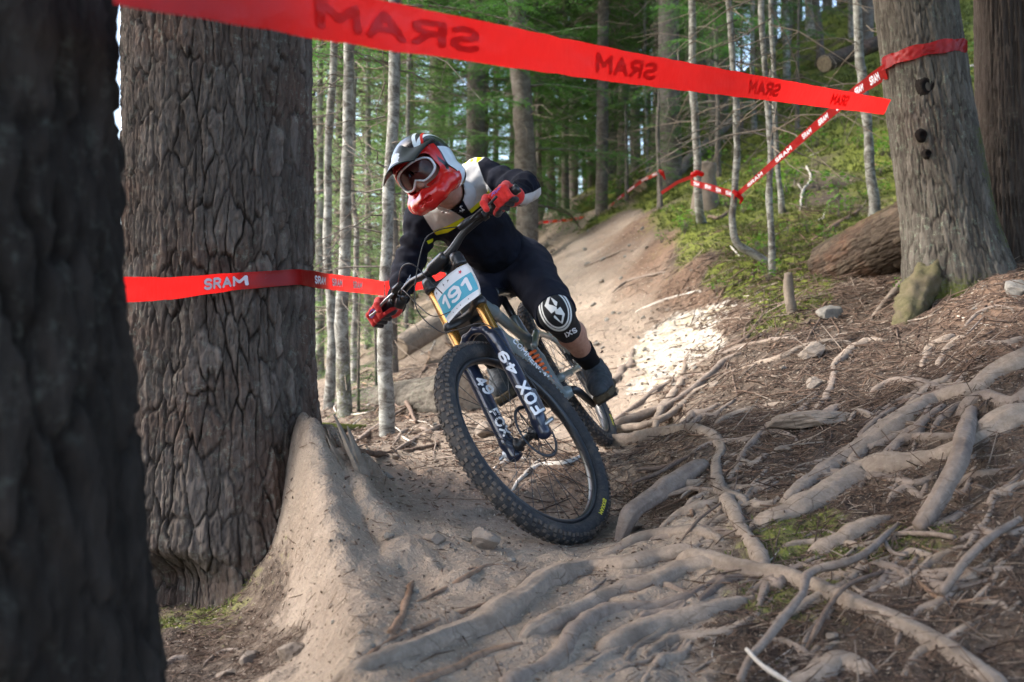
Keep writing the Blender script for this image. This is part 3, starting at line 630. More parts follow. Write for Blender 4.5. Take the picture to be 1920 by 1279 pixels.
def polyroot(pix, w, label, mat=M_ROOT, name='tree_root', cat='root', lift=.12, seed=0, rough=.22, flat=1.0, group=None, seg=None, ns=7, deps=None, bury=True, branch=None):
    P = []; R = []
    w = np.interp(np.linspace(0, 1, len(pix)), np.linspace(0, 1, len(w)), w) if hasattr(w, '__len__') else np.full(len(pix), w)
    for k, (x, y) in enumerate(pix):
        p = hitpix(x, min(y, 1500))
        if p is None: continue
        if deps is not None: p = at(x, y, p[1]*deps[k])
        r = w[k]*p[1]/F/2
        if bury and deps is None: p = p+np.array([0, 0, (-.25+lift)*r*2])
        P.append(p); R.append(r)
    P, R = np.array(P), np.array(R)
    if bury and deps is None:      # ends dive into the soil
        d0 = P[0]-P[1]; d0 /= np.linalg.norm(d0); d1 = P[-1]-P[-2]; d1 /= np.linalg.norm(d1)
        P = np.vstack([P[0]+d0*R[0]*2.2-[0, 0, R[0]*2.6], P, P[-1]+d1*R[-1]*2.2-[0, 0, R[-1]*2.6]]); R = np.r_[R[0]*.4, R, R[-1]*.4]
    Q, RR = smooth_path(P, R, max(.008, R.mean()*.35)); nq = len(Q)
    t_ = np.arange(nq)*np.linalg.norm(Q[1]-Q[0]) if nq > 1 else np.zeros(1)
    jit = np.stack([fbm(np.c_[t_*9, np.full(nq, k*5.+seed), np.zeros(nq)], 3, seed+k) for k in range(3)], -1)*RR[:, None]*(.55 if R.mean() < .02 else .28)
    jit[:, 2] *= .5; Q = Q+jit; RR = RR*(1+.25*fbm(np.c_[t_*6, np.full(nq, 33.+seed), np.zeros(nq)], 3, seed))
    V, Fc = tube(Q, RR, seg or (28 if R.mean() > .02 else 12), True, rough, seed, ns if R.mean() > .02 else 25, 1.0, .27)
    if bury and deps is None: CENT.append((Q, RR))
    cr = V.copy(); V = V+np.c_[np.zeros(len(V)), np.zeros(len(V)), .12*R.mean()*fbm(cr*40, 3, seed+9)]
    parts = [(V, Fc)]
    for br in (branch or []):
        pb = []
        for (x, y) in br[0]:
            p = hitpix(x, y); pb.append(p+[0, 0, lift*.5*R.mean()])
        if deps is not None: pb = [at(x, y, hitpix(x, y)[1]*deps[0]) for x, y in br[0]]
        rb = np.linspace(br[1][0], br[1][1], len(pb))*pb[0][1]/F/2; parts.append(tube(*smooth_path(pb, rb, .015), 10, True, rough, seed+3, 25))
    V, Fc = join(parts)
    o = solo(name, V, Fc, mat, label, cat, P[len(P)//2], group)
    return o
R_ = polyroot
R_([(629, 1282), (691, 1246), (782, 1216), (855, 1196), (910, 1172), (965, 1130), (1030, 1090), (1110, 1066), (1183, 1060), (1238, 1045), (1300, 1036)], [20, 34, 40, 52, 62, 64, 56, 44, 40, 38, 34], 'longest pale root, sweeping from the bottom left across the trail foot', seed=1, lift=.2)
R_([(1110, 1062), (1150, 1038), (1180, 1016), (1238, 1002), (1300, 996), (1350, 1010)], [14, 26, 30, 28, 26, 20], 'smooth root just under the front wheel, upper of the bundle', seed=2)
R_([(985, 1193), (1010, 1180), (1074, 1152), (1147, 1118), (1220, 1098), (1280, 1068), (1345, 1058)], [24, 40, 46, 48, 50, 46, 40], 'broad middle root of the bundle in the foreground', seed=3, lift=.2)
R_([(955, 1284), (1019, 1251), (1056, 1220), (1085, 1187), (1121, 1158), (1165, 1148), (1230, 1140), (1290, 1120)], [44, 40, 36, 34, 32, 28, 26, 20], 'arched darker root humping over the lower middle foreground', M_ROOTG, seed=4, lift=.35)
R_([(1140, 1212), (1230, 1180), (1310, 1152), (1385, 1130)], [40, 50, 52, 34], 'stubby fat root lying right of the arched dark root', seed=5, lift=.15)
R_([(1290, 1050), (1350, 1062), (1410, 1075), (1470, 1086), (1537, 1108), (1612, 1142), (1687, 1172), (1762, 1212), (1837, 1268), (1880, 1310)], [36, 36, 36, 36, 38, 40, 42, 44, 46, 48], 'long straight root running down to the bottom right corner', seed=6, lift=.3)
R_([(1130, 842), (1185, 831), (1262, 815), (1322, 816), (1352, 842), (1345, 872), (1342, 906)], [34, 36, 34, 26, 22, 22, 22], 'curving root the rear wheel rolls over', seed=7, lift=.3)
R_([(1344, 900), (1350, 922), (1380, 938), (1395, 946)], [20, 26, 26, 16], 'short elbow of root left of the straight pale stub root', seed=8, lift=.4)
R_([(1365, 942), (1380, 989), (1405, 1026), (1425, 1066)], [30, 30, 30, 30], 'short steep root joining the elbow to the long straight root', seed=9, lift=.45)
R_([(1155, 799), (1228, 773), (1279, 748), (1322, 713), (1352, 684), (1386, 666)], [18, 18, 17, 15, 14, 8], 'wavy grey root climbing from behind the rear wheel to the pale rock', M_ROOTG, seed=10, lift=.4)
R_([(1151, 793), (1207, 752), (1249, 722), (1284, 711)], [12, 13, 11, 8], 'thin root along the lower edge of the pale rock', M_ROOTG, seed=11, lift=.4)
R_([(1150, 812), (1228, 793), (1279, 760), (1305, 735), (1335, 722)], [16, 14, 13, 10, 8], 'smooth thin root between two wavy ones behind the rear wheel', seed=12, lift=.4)
R_([(1399, 690), (1463, 675), (1501, 656), (1548, 643), (1590, 643)], [12, 17, 16, 14, 8], 'root snaking below the angular tan stone upslope', seed=13, lift=.3)
R_([(1348, 795), (1390, 778), (1442, 765), (1478, 757)], [16, 22, 22, 10], 'pale root emerging left of the flat slab', seed=14, lift=.3)
R_([(1295, 690), (1340, 672), (1400, 650), (1450, 640), (1490, 636)], [8, 13, 12, 12, 8], 'faint root running level under the mossy bank', M_ROOTG, seed=15, lift=.3)
R_([(1390, 832), (1420, 822), (1455, 815), (1490, 826)], [12, 18, 18, 10], 'little dark root under the front corner of the flat slab', M_ROOTG, seed=16, lift=.35)
R_([(1476, 935), (1548, 884), (1612, 838), (1698, 782), (1753, 750), (1826, 731), (1869, 703), (1925, 676), (1960, 660)], [30, 44, 46, 46, 46, 46, 50, 56, 60], 'broad dusty root descending from the right edge, upper of a pair', seed=17, lift=.1)
R_([(1605, 862), (1640, 822), (1675, 790), (1720, 775)], [24, 34, 34, 20], 'short branch root between the pair of broad dusty roots', seed=18, lift=.15)
R_([(1428, 982), (1493, 958), (1548, 930), (1612, 892), (1660, 876), (1741, 862), (1790, 850), (1850, 820), (1940, 780)], [40, 62, 68, 70, 72, 76, 76, 80, 84], 'thickest smooth root, bulging in the middle of the right side', seed=19, lift=.12)
R_([(1822, 772), (1812, 800), (1800, 858), (1766, 926), (1722, 992)], [26, 32, 38, 36, 26], 'grey arm thick root crossing in front of the thickest one', M_ROOTG, seed=20, deps=[.99, .95, .93, .945, .99], rough=.14)
R_([(1815, 772), (1850, 758), (1900, 770), (1950, 745)], [28, 34, 40, 44], 'grey root at the right edge that the arm thick one forks from', M_ROOTG, seed=21, lift=.5)
R_([(1540, 1023), (1590, 1005), (1635, 985), (1665, 972)], [36, 50, 46, 22], 'smooth rounded root hump beside a moss patch on the right', seed=22, lift=.05)
R_([(1480, 1290), (1530, 1262), (1580, 1248), (1630, 1262)], [40, 60, 60, 40], 'dusty hump of root at the bottom edge right of centre', seed=23, lift=.05)
R_([(1181, 972), (1228, 937), (1279, 900), (1318, 880)], [34, 36, 34, 26], 'short weathered grey log piece right of the front wheel', M_ROOTG, seed=24, lift=.4, name='weathered_log', cat='log', rough=.15)
R_([(1190, 905), (1230, 890), (1268, 868), (1300, 852)], [5, 9, 10, 7], 'dark crooked root behind the weathered log piece', M_STICK, seed=25, lift=.4)
R_([(928, 880), (945, 868), (962, 862), (985, 862)], [7, 11, 11, 6], 'pale root end seen below the fork through the wheel', M_WHITE, seed=26, lift=.4)
R_([(962, 918), (990, 886), (1016, 874), (1059, 871), (1090, 858)], [6, 12, 12, 14, 12], 'bleached forked root inside the outline of the front wheel', M_WHITE, seed=27, lift=.4, branch=[([(990, 886), (1000, 872), (1012, 862)], (6, 3))])
R_([(1560, 690), (1590, 664), (1625, 645), (1655, 640)], [10, 22, 22, 12], 'root knuckle below the leaning grey tree, left one', seed=28, lift=.2)
R_([(1733, 680), (1745, 655), (1765, 640), (1785, 632)], [12, 22, 24, 14], 'left of two parallel dusty roots below the cedar', seed=29, lift=.2)
R_([(1762, 682), (1775, 658), (1792, 642), (1808, 634)], [12, 20, 20, 10], 'right of two parallel dusty roots below the cedar', seed=30, lift=.2)
R_([(1820, 655), (1850, 646), (1885, 650), (1925, 640)], [10, 18, 20, 20], 'twisting root at the right edge below the cedar', M_ROOTG, seed=31, lift=.3)
R_([(1812, 610), (1835, 590), (1865, 580), (1895, 582)], [8, 10, 10, 6], 'small arched root on the reddish soil under the cedar', M_ROOTG, seed=32, lift=.6)
M_MOSSR = root_mat('mossy_root', (.06, .055, .025), (.115, .10, .055), (.13, .10, .07))
V, Fc = tube(*smooth_path([at(1770, 480, 5.0), at(1738, 520, 4.88), at(1716, 560, 4.78), at(1700, 605, 4.66), at(1690, 640, 4.6)], [.05, .085, .08, .06, .03], .012), 28, True, .45, 9, 18, 1.0, .4); part('mossy_root', V, Fc, M_MOSSR, GREYTREE[0], GREYTREE[1])
R_([(1637, 596), (1670, 560), (1690, 540), (1700, 525)], [8, 14, 16, 16], 'pale root reaching out of the shadow under the thick log', seed=34, lift=.4)
R_([(1375, 395), (1350, 410), (1330, 408)], [7, 9, 8], 'dark root spreading at the sideways foot stem', M_STICK, seed=35, lift=.4)
R_([(1195, 585), (1225, 574), (1265, 560), (1310, 548)], [5, 8, 8, 6], 'bleached root poking out of the undercut orange bank', M_WHITE, seed=36, lift=.5)
R_([(1100, 500), (1135, 485), (1170, 470)], [4, 6, 4], 'curved pale root on the bank above the trail', M_ROOTG, seed=37, lift=.5)
R_([(1150, 548), (1175, 530), (1210, 520), (1245, 512)], [4, 6, 6, 4], 'grey root hanging along the dark bank hollow', M_ROOTG, seed=38, lift=.5)
R_([(1345, 668), (1365, 656), (1395, 640), (1425, 605), (1430, 585)], [6, 9, 9, 8, 6], 'root coming down from the broken upright stub', M_STICK, seed=39, lift=.5, branch=[([(1395, 640), (1400, 610), (1425, 590)], (6, 5))])
R_([(1200, 880), (1240, 876), (1270, 862)], [6, 8, 5], 'tiny root in the hollow below the curving root', M_STICK, seed=40)
R_([(385, 1245), (415, 1224), (445, 1219)], [5, 8, 5], 'little pale root on the dark floor before the massive fir', M_ROOTG, seed=41, lift=.5, branch=[([(445, 1219), (446, 1240)], (4, 3))])
R_([(295, 1262), (325, 1240), (350, 1236)], [14, 18, 12], 'grey root end at the bottom left beside the dark trunk', M_ROOTG, seed=42, lift=.3)
# wide buttress of the massive fir, buried under dust
# smaller roots woven between the big ones
k = 0; RR9 = np.random.default_rng(91)
for _ in range(500):
    if k >= 105: break
    x, y = RR9.uniform(1080, 1915), RR9.uniform(690, 1240)
    if y < 690+.15*(1900-x)*0: continue
    L = RR9.uniform(80, 240); a_ = RR9.normal(.52, .28); pp = []; n9 = 5; ww = RR9.uniform(9, 30)*(.6+.4*(y/1279))
    for q in range(n9):
        t = q/(n9-1)-.5; pp.append((x+L*t*math.cos(a_)+RR9.normal(0, 5), y-L*t*math.sin(a_)+RR9.normal(0, 5)+10*math.sin(t*5)))
    if any(q[0] > 1940 or q[1] > 1330 or (q[0] < 1210 and 760 < q[1] < 1075) or hitpix(*q) is None for q in pp): continue
    R_(pp, [ww*.5, ww, ww*.9, ww*.4], 'half buried dusty root woven between the bigger roots of the slope', [M_ROOT, M_ROOTG][k % 2], seed=400+k, lift=RR9.uniform(.05, .4), group='half buried small roots'); k += 1
# ---------------------------------------------------------------- soil packed against the roots
from mathutils.kdtree import KDTree
_Q = np.vstack([q for q, _ in CENT]); _R = np.concatenate([r for _, r in CENT]); kd = KDTree(len(_Q))
for k_, q in enumerate(_Q): kd.insert((q[0], q[1], 0), k_)
kd.balance(); gco = GV.copy(); cand = np.where((GD < 8) & (np.abs(GXY[:, 0]/np.maximum(GXY[:, 1], .1)) < .62) & (GXY[:, 1] > 1.3))[0]
for k_ in cand:
    x_, y_, z_ = gco[k_]; c_k, ix, dd = kd.find((x_, y_, 0)); r_k = _R[ix]
    if dd > 3.2*r_k: continue
    zs = _Q[ix][2]+r_k*.22-max(0., dd-.7*r_k)*.62
    if zs > z_-.5*r_k: h_k = min(1., max(0., .5+.5*(zs-z_)/(.5*r_k))); gco[k_, 2] = z_*(1-h_k)+zs*h_k
gn = fbm(gco[cand]*22, 3, 77)*.006; gco[cand, 2] += gn
# both wheels press into open ground: nothing of the soil stands above the tyres' lowest arcs
WH = [((0.0447, 3.1505, -0.3098), (0.68518679, -0.44220537, 0.57876893)), ((0.24644, 4.37074, -0.14063), (0.82641308, -0.19851058, 0.52691078))]
for c_w, n_w in WH:
    c_w, n_w = np.array(c_w), np.array(n_w); dn = np.array([0, 0, -1.])-n_w*(-n_w[2]); dn /= np.linalg.norm(dn); sd = np.cross(n_w, dn)
    for t_w in np.radians(np.arange(-75, 76, 5)):
        for off in (-.028, 0, .028):
            q = c_w+(dn*math.cos(t_w)+sd*math.sin(t_w))*(.372 if off == 0 else .352)+n_w*off; dd = np.hypot(gco[cand, 0]-q[0], gco[cand, 1]-q[1]); m_w = dd < .30
            lim = q[2]-.004+.22*np.maximum(0, dd-.02); ix = cand[m_w]; gco[ix, 2] = np.minimum(gco[ix, 2], lim[m_w])
ground.data.vertices.foreach_set('co', gco.astype(np.float32).ravel()); ground.data.update(); GB = BVHTree.FromPolygons(gco.tolist(), GF.tolist())
# ---------------------------------------------------------------- sticks
S_ = lambda pix, w, label, mat=M_STICK, **k: polyroot(pix, w, label, mat, name='stick', cat='stick', **{**dict(lift=.9, bury=False, rough=.25), **k})
S_([(1684, 981), (1642, 1019), (1597, 1049), (1519, 1075), (1500, 1120), (1444, 1187), (1410, 1229), (1388, 1275)], [8, 15, 14, 15, 17, 15, 15, 16], 'long crooked stick crossing above the long straight root', M_ROOTG, seed=51, deps=[.985, .965, .955, .95, .945, .95, .96, .97], branch=[([(1642, 1019), (1672, 1002), (1740, 1001), (1790, 1008)], (11, 9)), ([(1655, 1010), (1672, 1035), (1700, 1042)], (10, 5))])
S_([(1657, 1071), (1594, 1094), (1556, 1135), (1530, 1180), (1512, 1215)], [7, 11, 10, 10, 6], 'shorter crooked stick parallel to the long crooked one', M_STICK, seed=52, deps=[.99, .965, .955, .965, .985])
S_([(1912, 974), (1856, 1011), (1800, 1067), (1762, 1112)], [12, 18, 17, 14], 'thick dark stick slanting at the right edge', M_ROOTG, seed=53, deps=[.985, .97, .97, .985])
S_([(1722, 1092), (1762, 1122), (1800, 1128), (1872, 1118)], [7, 9, 9, 6], 'forked pale stick lying low at the right', M_STRIP, seed=54)
S_([(1399, 1217), (1432, 1250), (1482, 1283)], [6, 8, 8], 'bleached white stick at the bottom edge', M_WHITE, seed=55, deps=[.95, .95, .96])
S_([(735, 1188), (757, 1142), (768, 1100), (775, 1090)], [16, 13, 13, 6], 'shredded strip of bark standing on the dusty trail foot', M_STRIP, seed=56, flat=.4)
S_([(782, 1129), (833, 1105), (873, 1083), (912, 1061), (952, 1061)], [4, 9, 10, 8, 3], 'reddish curl of bark lying in the dust left of the roots', M_STRIP, seed=57, branch=[([(860, 1090), (880, 1068), (905, 1066)], (8, 3))])
S_([(673, 1240), (746, 1193), (804, 1171), (873, 1145), (942, 1120)], [10, 9, 10, 9, 3], 'long thin branch laid along the longest pale root', M_STRIP, seed=58)
S_([(775, 1282), (855, 1251), (910, 1225), (950, 1212), (979, 1207)], [16, 17, 16, 12, 8], 'split driftwood like branch below the longest pale root', M_STRIP, seed=59)
S_([(1095, 1120), (1110, 1108), (1135, 1086)], [9, 11, 5], 'short pointed twig stump on the root bundle', M_ROOTG, seed=60)
S_([(1095, 1130), (1160, 1105), (1200, 1108), (1260, 1070)], [3, 4, 4, 3], 'thread thin twig draped over the root bundle', M_STICK, seed=61)
S_([(1593, 808), (1640, 785), (1700, 755), (1755, 736), (1800, 728)], [6, 11, 11, 9, 6], 'dark slender branch on the litter above the paired roots', M_STICK, seed=62)
S_([(1345, 882), (1420, 884), (1490, 868), (1555, 848)], [4, 6, 6, 4], 'pale straight branch lying level across the litter', M_STRIP, seed=63)
S_([(1300, 935), (1360, 905), (1400, 892), (1470, 880)], [3, 5, 5, 3], 'thin dark branch behind the elbow of root', M_STICK, seed=64)
S_([(1225, 960), (1300, 925), (1380, 870), (1385, 850)], [3, 4, 4, 2], 'fine whip of a twig leaning over the weathered log piece', M_STICK, seed=65, deps=[1, .98, .97, .97])
S_([(1276, 1015), (1310, 975), (1370, 925), (1384, 880)], [3, 5, 4, 2], 'fine twig leaning across the steep short root', M_STICK, seed=66, deps=[1, .97, .97, .98])
S_([(640, 845), (690, 812), (720, 790), (765, 762)], [6, 8, 8, 5], 'bare branch leaning from the mossy thin log to the right', M_ROOTG, seed=67, deps=[1, .98, .97, .98])
S_([(655, 842), (720, 852), (770, 846), (830, 830)], [9, 11, 10, 7], 'brown branch lying level left of the front wheel', M_STICK, seed=68)
S_([(740, 846), (775, 826), (800, 812), (830, 795)], [6, 10, 10, 8], 'thicker bent branch touching the left of the front tyre', M_ROOTG, seed=69)
S_([(738, 830), (760, 808), (790, 803), (812, 812)], [6, 8, 7, 4], 'hooked grey branch behind the brown level one', M_ROOTG, seed=70)
S_([(735, 720), (760, 750), (780, 790)], [5, 9, 6], 'upturned broken root by the sawn log', M_STICK, seed=71, deps=[.97, .97, .99], branch=[([(760, 750), (778, 728), (790, 700)], (6, 3)), ([(765, 760), (745, 762), (730, 740)], (5, 2))])
S_([(790, 700), (800, 690), (820, 685), (835, 700)], [4, 8, 8, 4], 'dark knotty root tangle above the sawn log', M_STICK, seed=72)
S_([(1500, 395), (1505, 360), (1520, 335), (1512, 312)], [3, 5, 4, 3], 'bleached twig standing on the slope above the thick log', M_WHITE, seed=73, deps=[1, .99, .99, .99], branch=[([(1505, 360), (1496, 345)], (3, 2))])
S_([(1525, 450), (1570, 420), (1610, 395)], [7, 9, 6], 'reddish branch lying on moss above the thick log', M_STRIP, seed=74)
S_([(1505, 425), (1545, 408)], [3, 3], 'pale thin branch on moss left of the reddish one', M_WHITE, seed=75)
S_([(1368, 460), (1385, 478), (1395, 482)], [3, 4, 3], 'tiny bleached twig by the J shaped foot', M_WHITE, seed=76)
S_([(1420, 300), (1520, 320), (1600, 340), (1660, 335)], [3, 4, 4, 3], 'long thin branch lying across the upper slope', M_ROOTG, seed=77)
S_([(1650, 140), (1700, 115), (1800, 125), (1840, 120)], [4, 6, 6, 4], 'bleached branches on the slope between the two right trunks', M_WHITE, seed=78)
S_([(1880, 1160), (1850, 1120), (1860, 1080), (1890, 1045)], [3, 6, 5, 3], 'thin curved twig at the lower right edge', M_STICK, seed=79)
S_([(1290, 935), (1295, 955), (1298, 970)], [6, 9, 5], 'stubby light twig below the weathered log piece', M_STRIP, seed=80)
# the rest: many small lying branches that nothing tells apart
k = 0
for _ in range(400):
    if k >= 150: break
    x, y = RNG.uniform(1150, 1915), RNG.uniform(560, 1279); p = hitpix(x, y)
    if p is None: continue
    m = masks(p[None, :2])[0]
    if m[0] > .6: continue
    L = RNG.uniform(30, 110); a_ = RNG.normal(.5, .5); dx, dy = L*math.cos(a_), -L*math.sin(a_)
    pp = [(x, y), (x+dx*.5+RNG.normal(0, 6), y+dy*.5+RNG.normal(0, 6)), (x+dx, y+dy)]
    if any(q[0] > 1950 for q in pp): continue
    S_(pp, [2.5, RNG.uniform(2.5, 4.5), 2], 'thin dry twig lying on the brown litter of the slope', [M_STICK, M_STRIP, M_ROOTG, M_WHITE][RNG.choice(4, p=[.4, .3, .2, .1])], seed=100+k, group='thin dry twigs on the slope', seg=6); k += 1
k = 0
for _ in range(300):
    if k >= 60: break
    x, y = RNG.uniform(600, 860), RNG.uniform(640, 860); p = hitpix(x, y)
    if p is None or p[1] > 14: continue
    L = RNG.uniform(15, 60); a_ = RNG.normal(.5, .6); dx, dy = L*math.cos(a_), -L*math.sin(a_)
    S_([(x, y), (x+dx*.5+RNG.normal(0, 4), y+dy*.5+RNG.normal(0, 4)), (x+dx, y+dy)], [2, 3, 1.5], 'bare twig among the fallen wood left of the rider', [M_STICK, M_STRIP, M_ROOTG, M_WHITE][RNG.choice(4)], seed=300+k, group='bare twigs among the fallen wood', seg=6, lift=1.5, deps=list(1-RNG.uniform(0, .03, 3))); k += 1
k = 0
for _ in range(400):
    if k >= 70: break
    x, y = RNG.uniform(1290, 1700), RNG.uniform(180, 560); p = hitpix(x, y)
    if p is None or p[1] > 18: continue
    L = RNG.uniform(12, 60); a_ = RNG.normal(.4, .7); dx, dy = L*math.cos(a_), -L*math.sin(a_)
    S_([(x, y), (x+dx*.5+RNG.normal(0, 3), y+dy*.5+RNG.normal(0, 3)), (x+dx, y+dy)], [1.5, 2.6, 1.2], 'bare twig lying in the moss of the upper slope', [M_STICK, M_STRIP, M_WHITE, M_ROOTG][RNG.choice(4)], seed=700+k, group='bare twigs in the moss', seg=6); k += 1
# ---------------------------------------------------------------- stones
def stone_mesh(seed, sub=3):
    r = np.random.default_rng(seed); n = 14
    import itertools
    # cube sphere
    g = np.linspace(-1, 1, n); Vs, Fs, off = [], [], 0
    for ax_ in range(3):
        for sg in (-1, 1):
            u, v = np.meshgrid(g, g, indexing='ij'); w = np.full_like(u, sg); p = np.zeros((n*n, 3)); p[:, ax_] = w.ravel(); p[:, (ax_+1) % 3] = u.ravel(); p[:, (ax_+2) % 3] = v.ravel()*sg
            i = np.arange(n-1)[:, None]*n+np.arange(n-1)[None, :]; Fs.append(np.stack([i, i+n, i+n+1, i+1], -1).reshape(-1, 4)+off); Vs.append(p); off += n*n
    V = np.vstack(Vs); V /= np.linalg.norm(V, axis=1)[:, None]
    for k in range(16):
        d = r.normal(size=3); d /= np.linalg.norm(d); c = r.uniform(.45, .85); e_ = V@d-c; V = V-np.where(e_ > 0, e_*.92, 0)[:, None]*d
    V = V*(1+.10*fbm(V*3+seed, 3, seed))[:, None]
    return V, np.vstack(Fs)
STONES = [stone_mesh(s) for s in range(8)]
SMESH = {}
def stone(x, y, w, h, label, mat=M_STONE, seed=0, yaw=0, group=None, sink=.3, dep=None, cat='stone', name='stone'):
    p = hitpix(x, y)
    if p is None: return
    V, Q = STONES[seed % 8]; key = (seed % 8, mat.name)
    if key not in SMESH: SMESH[key] = mesh_data('stone', V, Q, False); SMESH[key].materials.append(mat); SMESH[key].polygons.foreach_set('use_smooth', np.zeros(len(Q), dtype=bool))
    s = p[1]/F/2; o = bpy.data.objects.new(name, SMESH[key]); C.objects.link(o)
    z, nrm = gz(p[0], p[1]); o.scale = (w*s, (dep or w*.8)*s, h*s); o.rotation_euler = (Vector((0, 0, 1)).rotation_difference(nrm).to_euler()); o.rotation_euler.rotate_axis('Z', yaw)
    o.location = p+np.array([0, 0, h*s*(1-2*sink)]); return tag(o, label, cat, group)
stone(1495, 795, 180, 42, 'large flat tan slab lying tilted on the slope', seed=1, yaw=.5, sink=.35, dep=240)
stone(1527, 668, 66, 34, 'angular tan stone upslope from the flat slab', seed=2, sink=.25)
stone(1556, 594, 60, 30, 'grey layered rock below the left end of the thick log', M_STONEG, seed=3, yaw=.4, sink=.2)
stone(1178, 998, 60, 26, 'reddish stone under the right edge of the front wheel', seed=4, sink=.2)
stone(908, 1024, 80, 60, 'half buried dusty rock in the trail left of the front wheel', seed=5, sink=.4)
stone(815, 1015, 52, 34, 'low dusty rock near the end of the buttress root', seed=6, sink=.4)
stone(729, 1012, 26, 22, 'smooth grey stone beside the buttress root', M_STONEG, seed=7, yaw=1)
stone(872, 1012, 26, 12, 'flat grey pebble between the two dusty rocks', M_STONEG, seed=0)
stone(545, 1232, 66, 50, 'dusty boulder on the dark floor below the massive fir', seed=1, sink=.35)
stone(470, 1240, 44, 44, 'second dusty boulder, left of the other below the massive fir', seed=3, sink=.4, yaw=.7)
stone(420, 1270, 50, 24, 'flat stone at the bottom edge left of the boulders', seed=4, sink=.3)
stone(742, 862, 22, 18, 'reddish brown block left of the front wheel, next to twigs', seed=5)
stone(725, 893, 40, 12, 'pale flat chip on the trail left of the front wheel', M_STONEG, seed=6)
stone(945, 850, 26, 30, 'upright brown stone seen through the wheel below the fork', seed=2)
stone(905, 820, 56, 40, 'tan rock behind the front tyre beside the sawn log', seed=7, sink=.2)
stone(1465, 845, 40, 16, 'pale chip resting on level twigs', seed=0)
stone(1340, 725, 30, 16, 'pale stone beside wavy roots', seed=2)
stone(1275, 800, 44, 14, 'pale flat stone above the root hump', seed=1)
stone(1905, 555, 60, 50, 'grey rock on the red bank at the right edge', M_STONEG, seed=4)
stone(1560, 1200, 34, 22, 'pale rounded stone right of the white stick', seed=5)
stone(960, 1052, 22, 14, 'round pebble under the front tyre', M_STONEG, seed=6)
stone(1525, 722, 44, 22, 'brown block of stone above the flat slab', seed=6, yaw=1.2)
stone(640, 862, 30, 40, 'small split block at the right foot of the massive fir', seed=3)
k = 0
while k < 230:
    x, y = RNG.uniform(600, 1915), RNG.uniform(470, 1279)
    if k > 150: x, y = RNG.uniform(1010, 1330), RNG.uniform(430, 800); p = hitpix(x, y)
    if p is None or p[1] > 15: k += 1; continue
    w = RNG.uniform(5, 18); m = masks(p[None, :2])[0]
    if x > 1150 and m[0] < .5 and RNG.random() < .5: k += 1; continue
    if m[1] > .5: k += 1; continue
    stone(x, y, w, w*RNG.uniform(.35, .8), 'small loose stone on the trail and its verge', [M_STONE, M_STONEG][int(RNG.random() < .5)], seed=int(RNG.integers(8)), yaw=RNG.uniform(0, 6), group='small loose stones'); k += 1
# ---------------------------------------------------------------- loose litter: needles, twiglets, chips (uncountable)
def scatter(n, wfun, dmax=12, dmin=1.5, fov=.66):
    d = np.exp(RNG.uniform(math.log(dmin), math.log(dmax), n*3)); x = RNG.uniform(-fov, fov, n*3)*d; xy = np.c_[x, d]
    m = np.clip(masks(xy)+.16*fbm(xy*1.7, 4, 5)[:, None]*np.array([1, 2.2, .8, 1.2]), 0, 1); w = wfun(m, xy); keep = RNG.random(len(xy)) < w
    xy = xy[keep][:n]; out = np.zeros((len(xy), 3)); nr = np.zeros((len(xy), 3)); D = Vector((0, 0, -1))
    for k, (a_, b) in enumerate(xy):
        r = GB.ray_cast(Vector((a_, b, 60)), D, 120); out[k] = r[0] if r[0] else (a_, b, -5); nr[k] = r[1] if r[0] else (0, 0, 1)
    return out, nr
def needles(n, wf, Lr, wr, name, mat, label_kind, dmax=10, arch=.15):
    P, N = scatter(n, wf, dmax); n = len(P); a_ = RNG.uniform(0, 2*np.pi, n)
    D = np.c_[np.cos(a_), np.sin(a_), np.zeros(n)]; D -= N*np.sum(D*N, 1)[:, None]; D += N*RNG.normal(0, arch, n)[:, None]; D /= np.linalg.norm(D, axis=1)[:, None]
    S = np.cross(D, N); S /= np.linalg.norm(S, axis=1)[:, None]; U = np.cross(S, D)
    L = RNG.uniform(*Lr, n)*np.clip(P[:, 1]/3, .7, 2); w = RNG.uniform(*wr, n)*np.clip(P[:, 1]/3, .7, 2); bend = RNG.normal(0, .18, n)
    V = []
    for t_, k_ in ((-.5, .6), (0, 1), (.5, .4)):
        c = P+N*(.006)+D*(L*t_)[:, None]+S*(L*bend*(.25-t_*t_)*2)[:, None]
        for (u, v) in ((-1, -.4), (1, -.4), (0, 1)): V.append(c+S*(w*u*k_)[:, None]+U*(w*v*k_)[:, None])
    V = np.stack(V, 1).reshape(-1, 3); b = np.arange(n)[:, None]*9; q = []
    for r in (0, 3):
        for j in range(3): q.append(np.stack([b[:, 0]+r+j, b[:, 0]+r+(j+1) % 3, b[:, 0]+r+3+(j+1) % 3, b[:, 0]+r+3+j], -1))
    Q = np.vstack(q); tone = np.repeat(RNG.random(n), 9)
    o = link(name, mesh_data(name, V, Q, True, {'tone': tone}), mat); o['kind'] = 'stuff'; return o
ml = NT('litter', .9, .2); tn = ml.attr('tone'); c_ = ml.mix(ml.rng(tn, 0, .6), (.045, .029, .022), (.125, .084, .062)); c_ = ml.mix(ml.rng(tn, .80, 1.0), c_, (.26, .215, .175)); ml.col(c_)
needles(42000, lambda m, xy: np.clip(1.0-1.3*m[:, 0]-.3*m[:, 1], .03, 1)*(xy[:, 0] > -.9)*(.25+.75*sstep(-.15, .25, fbm(xy*3.5, 3, 61))), (.015, .075), (.0007, .0019), 'twig_litter', ml.m, 0, 9)
needles(16000, lambda m, xy: np.clip(1.1-m[:, 0], .12, 1), (.006, .02), (.0015, .004), 'bark_crumb_litter', ml.m, 0, 8)
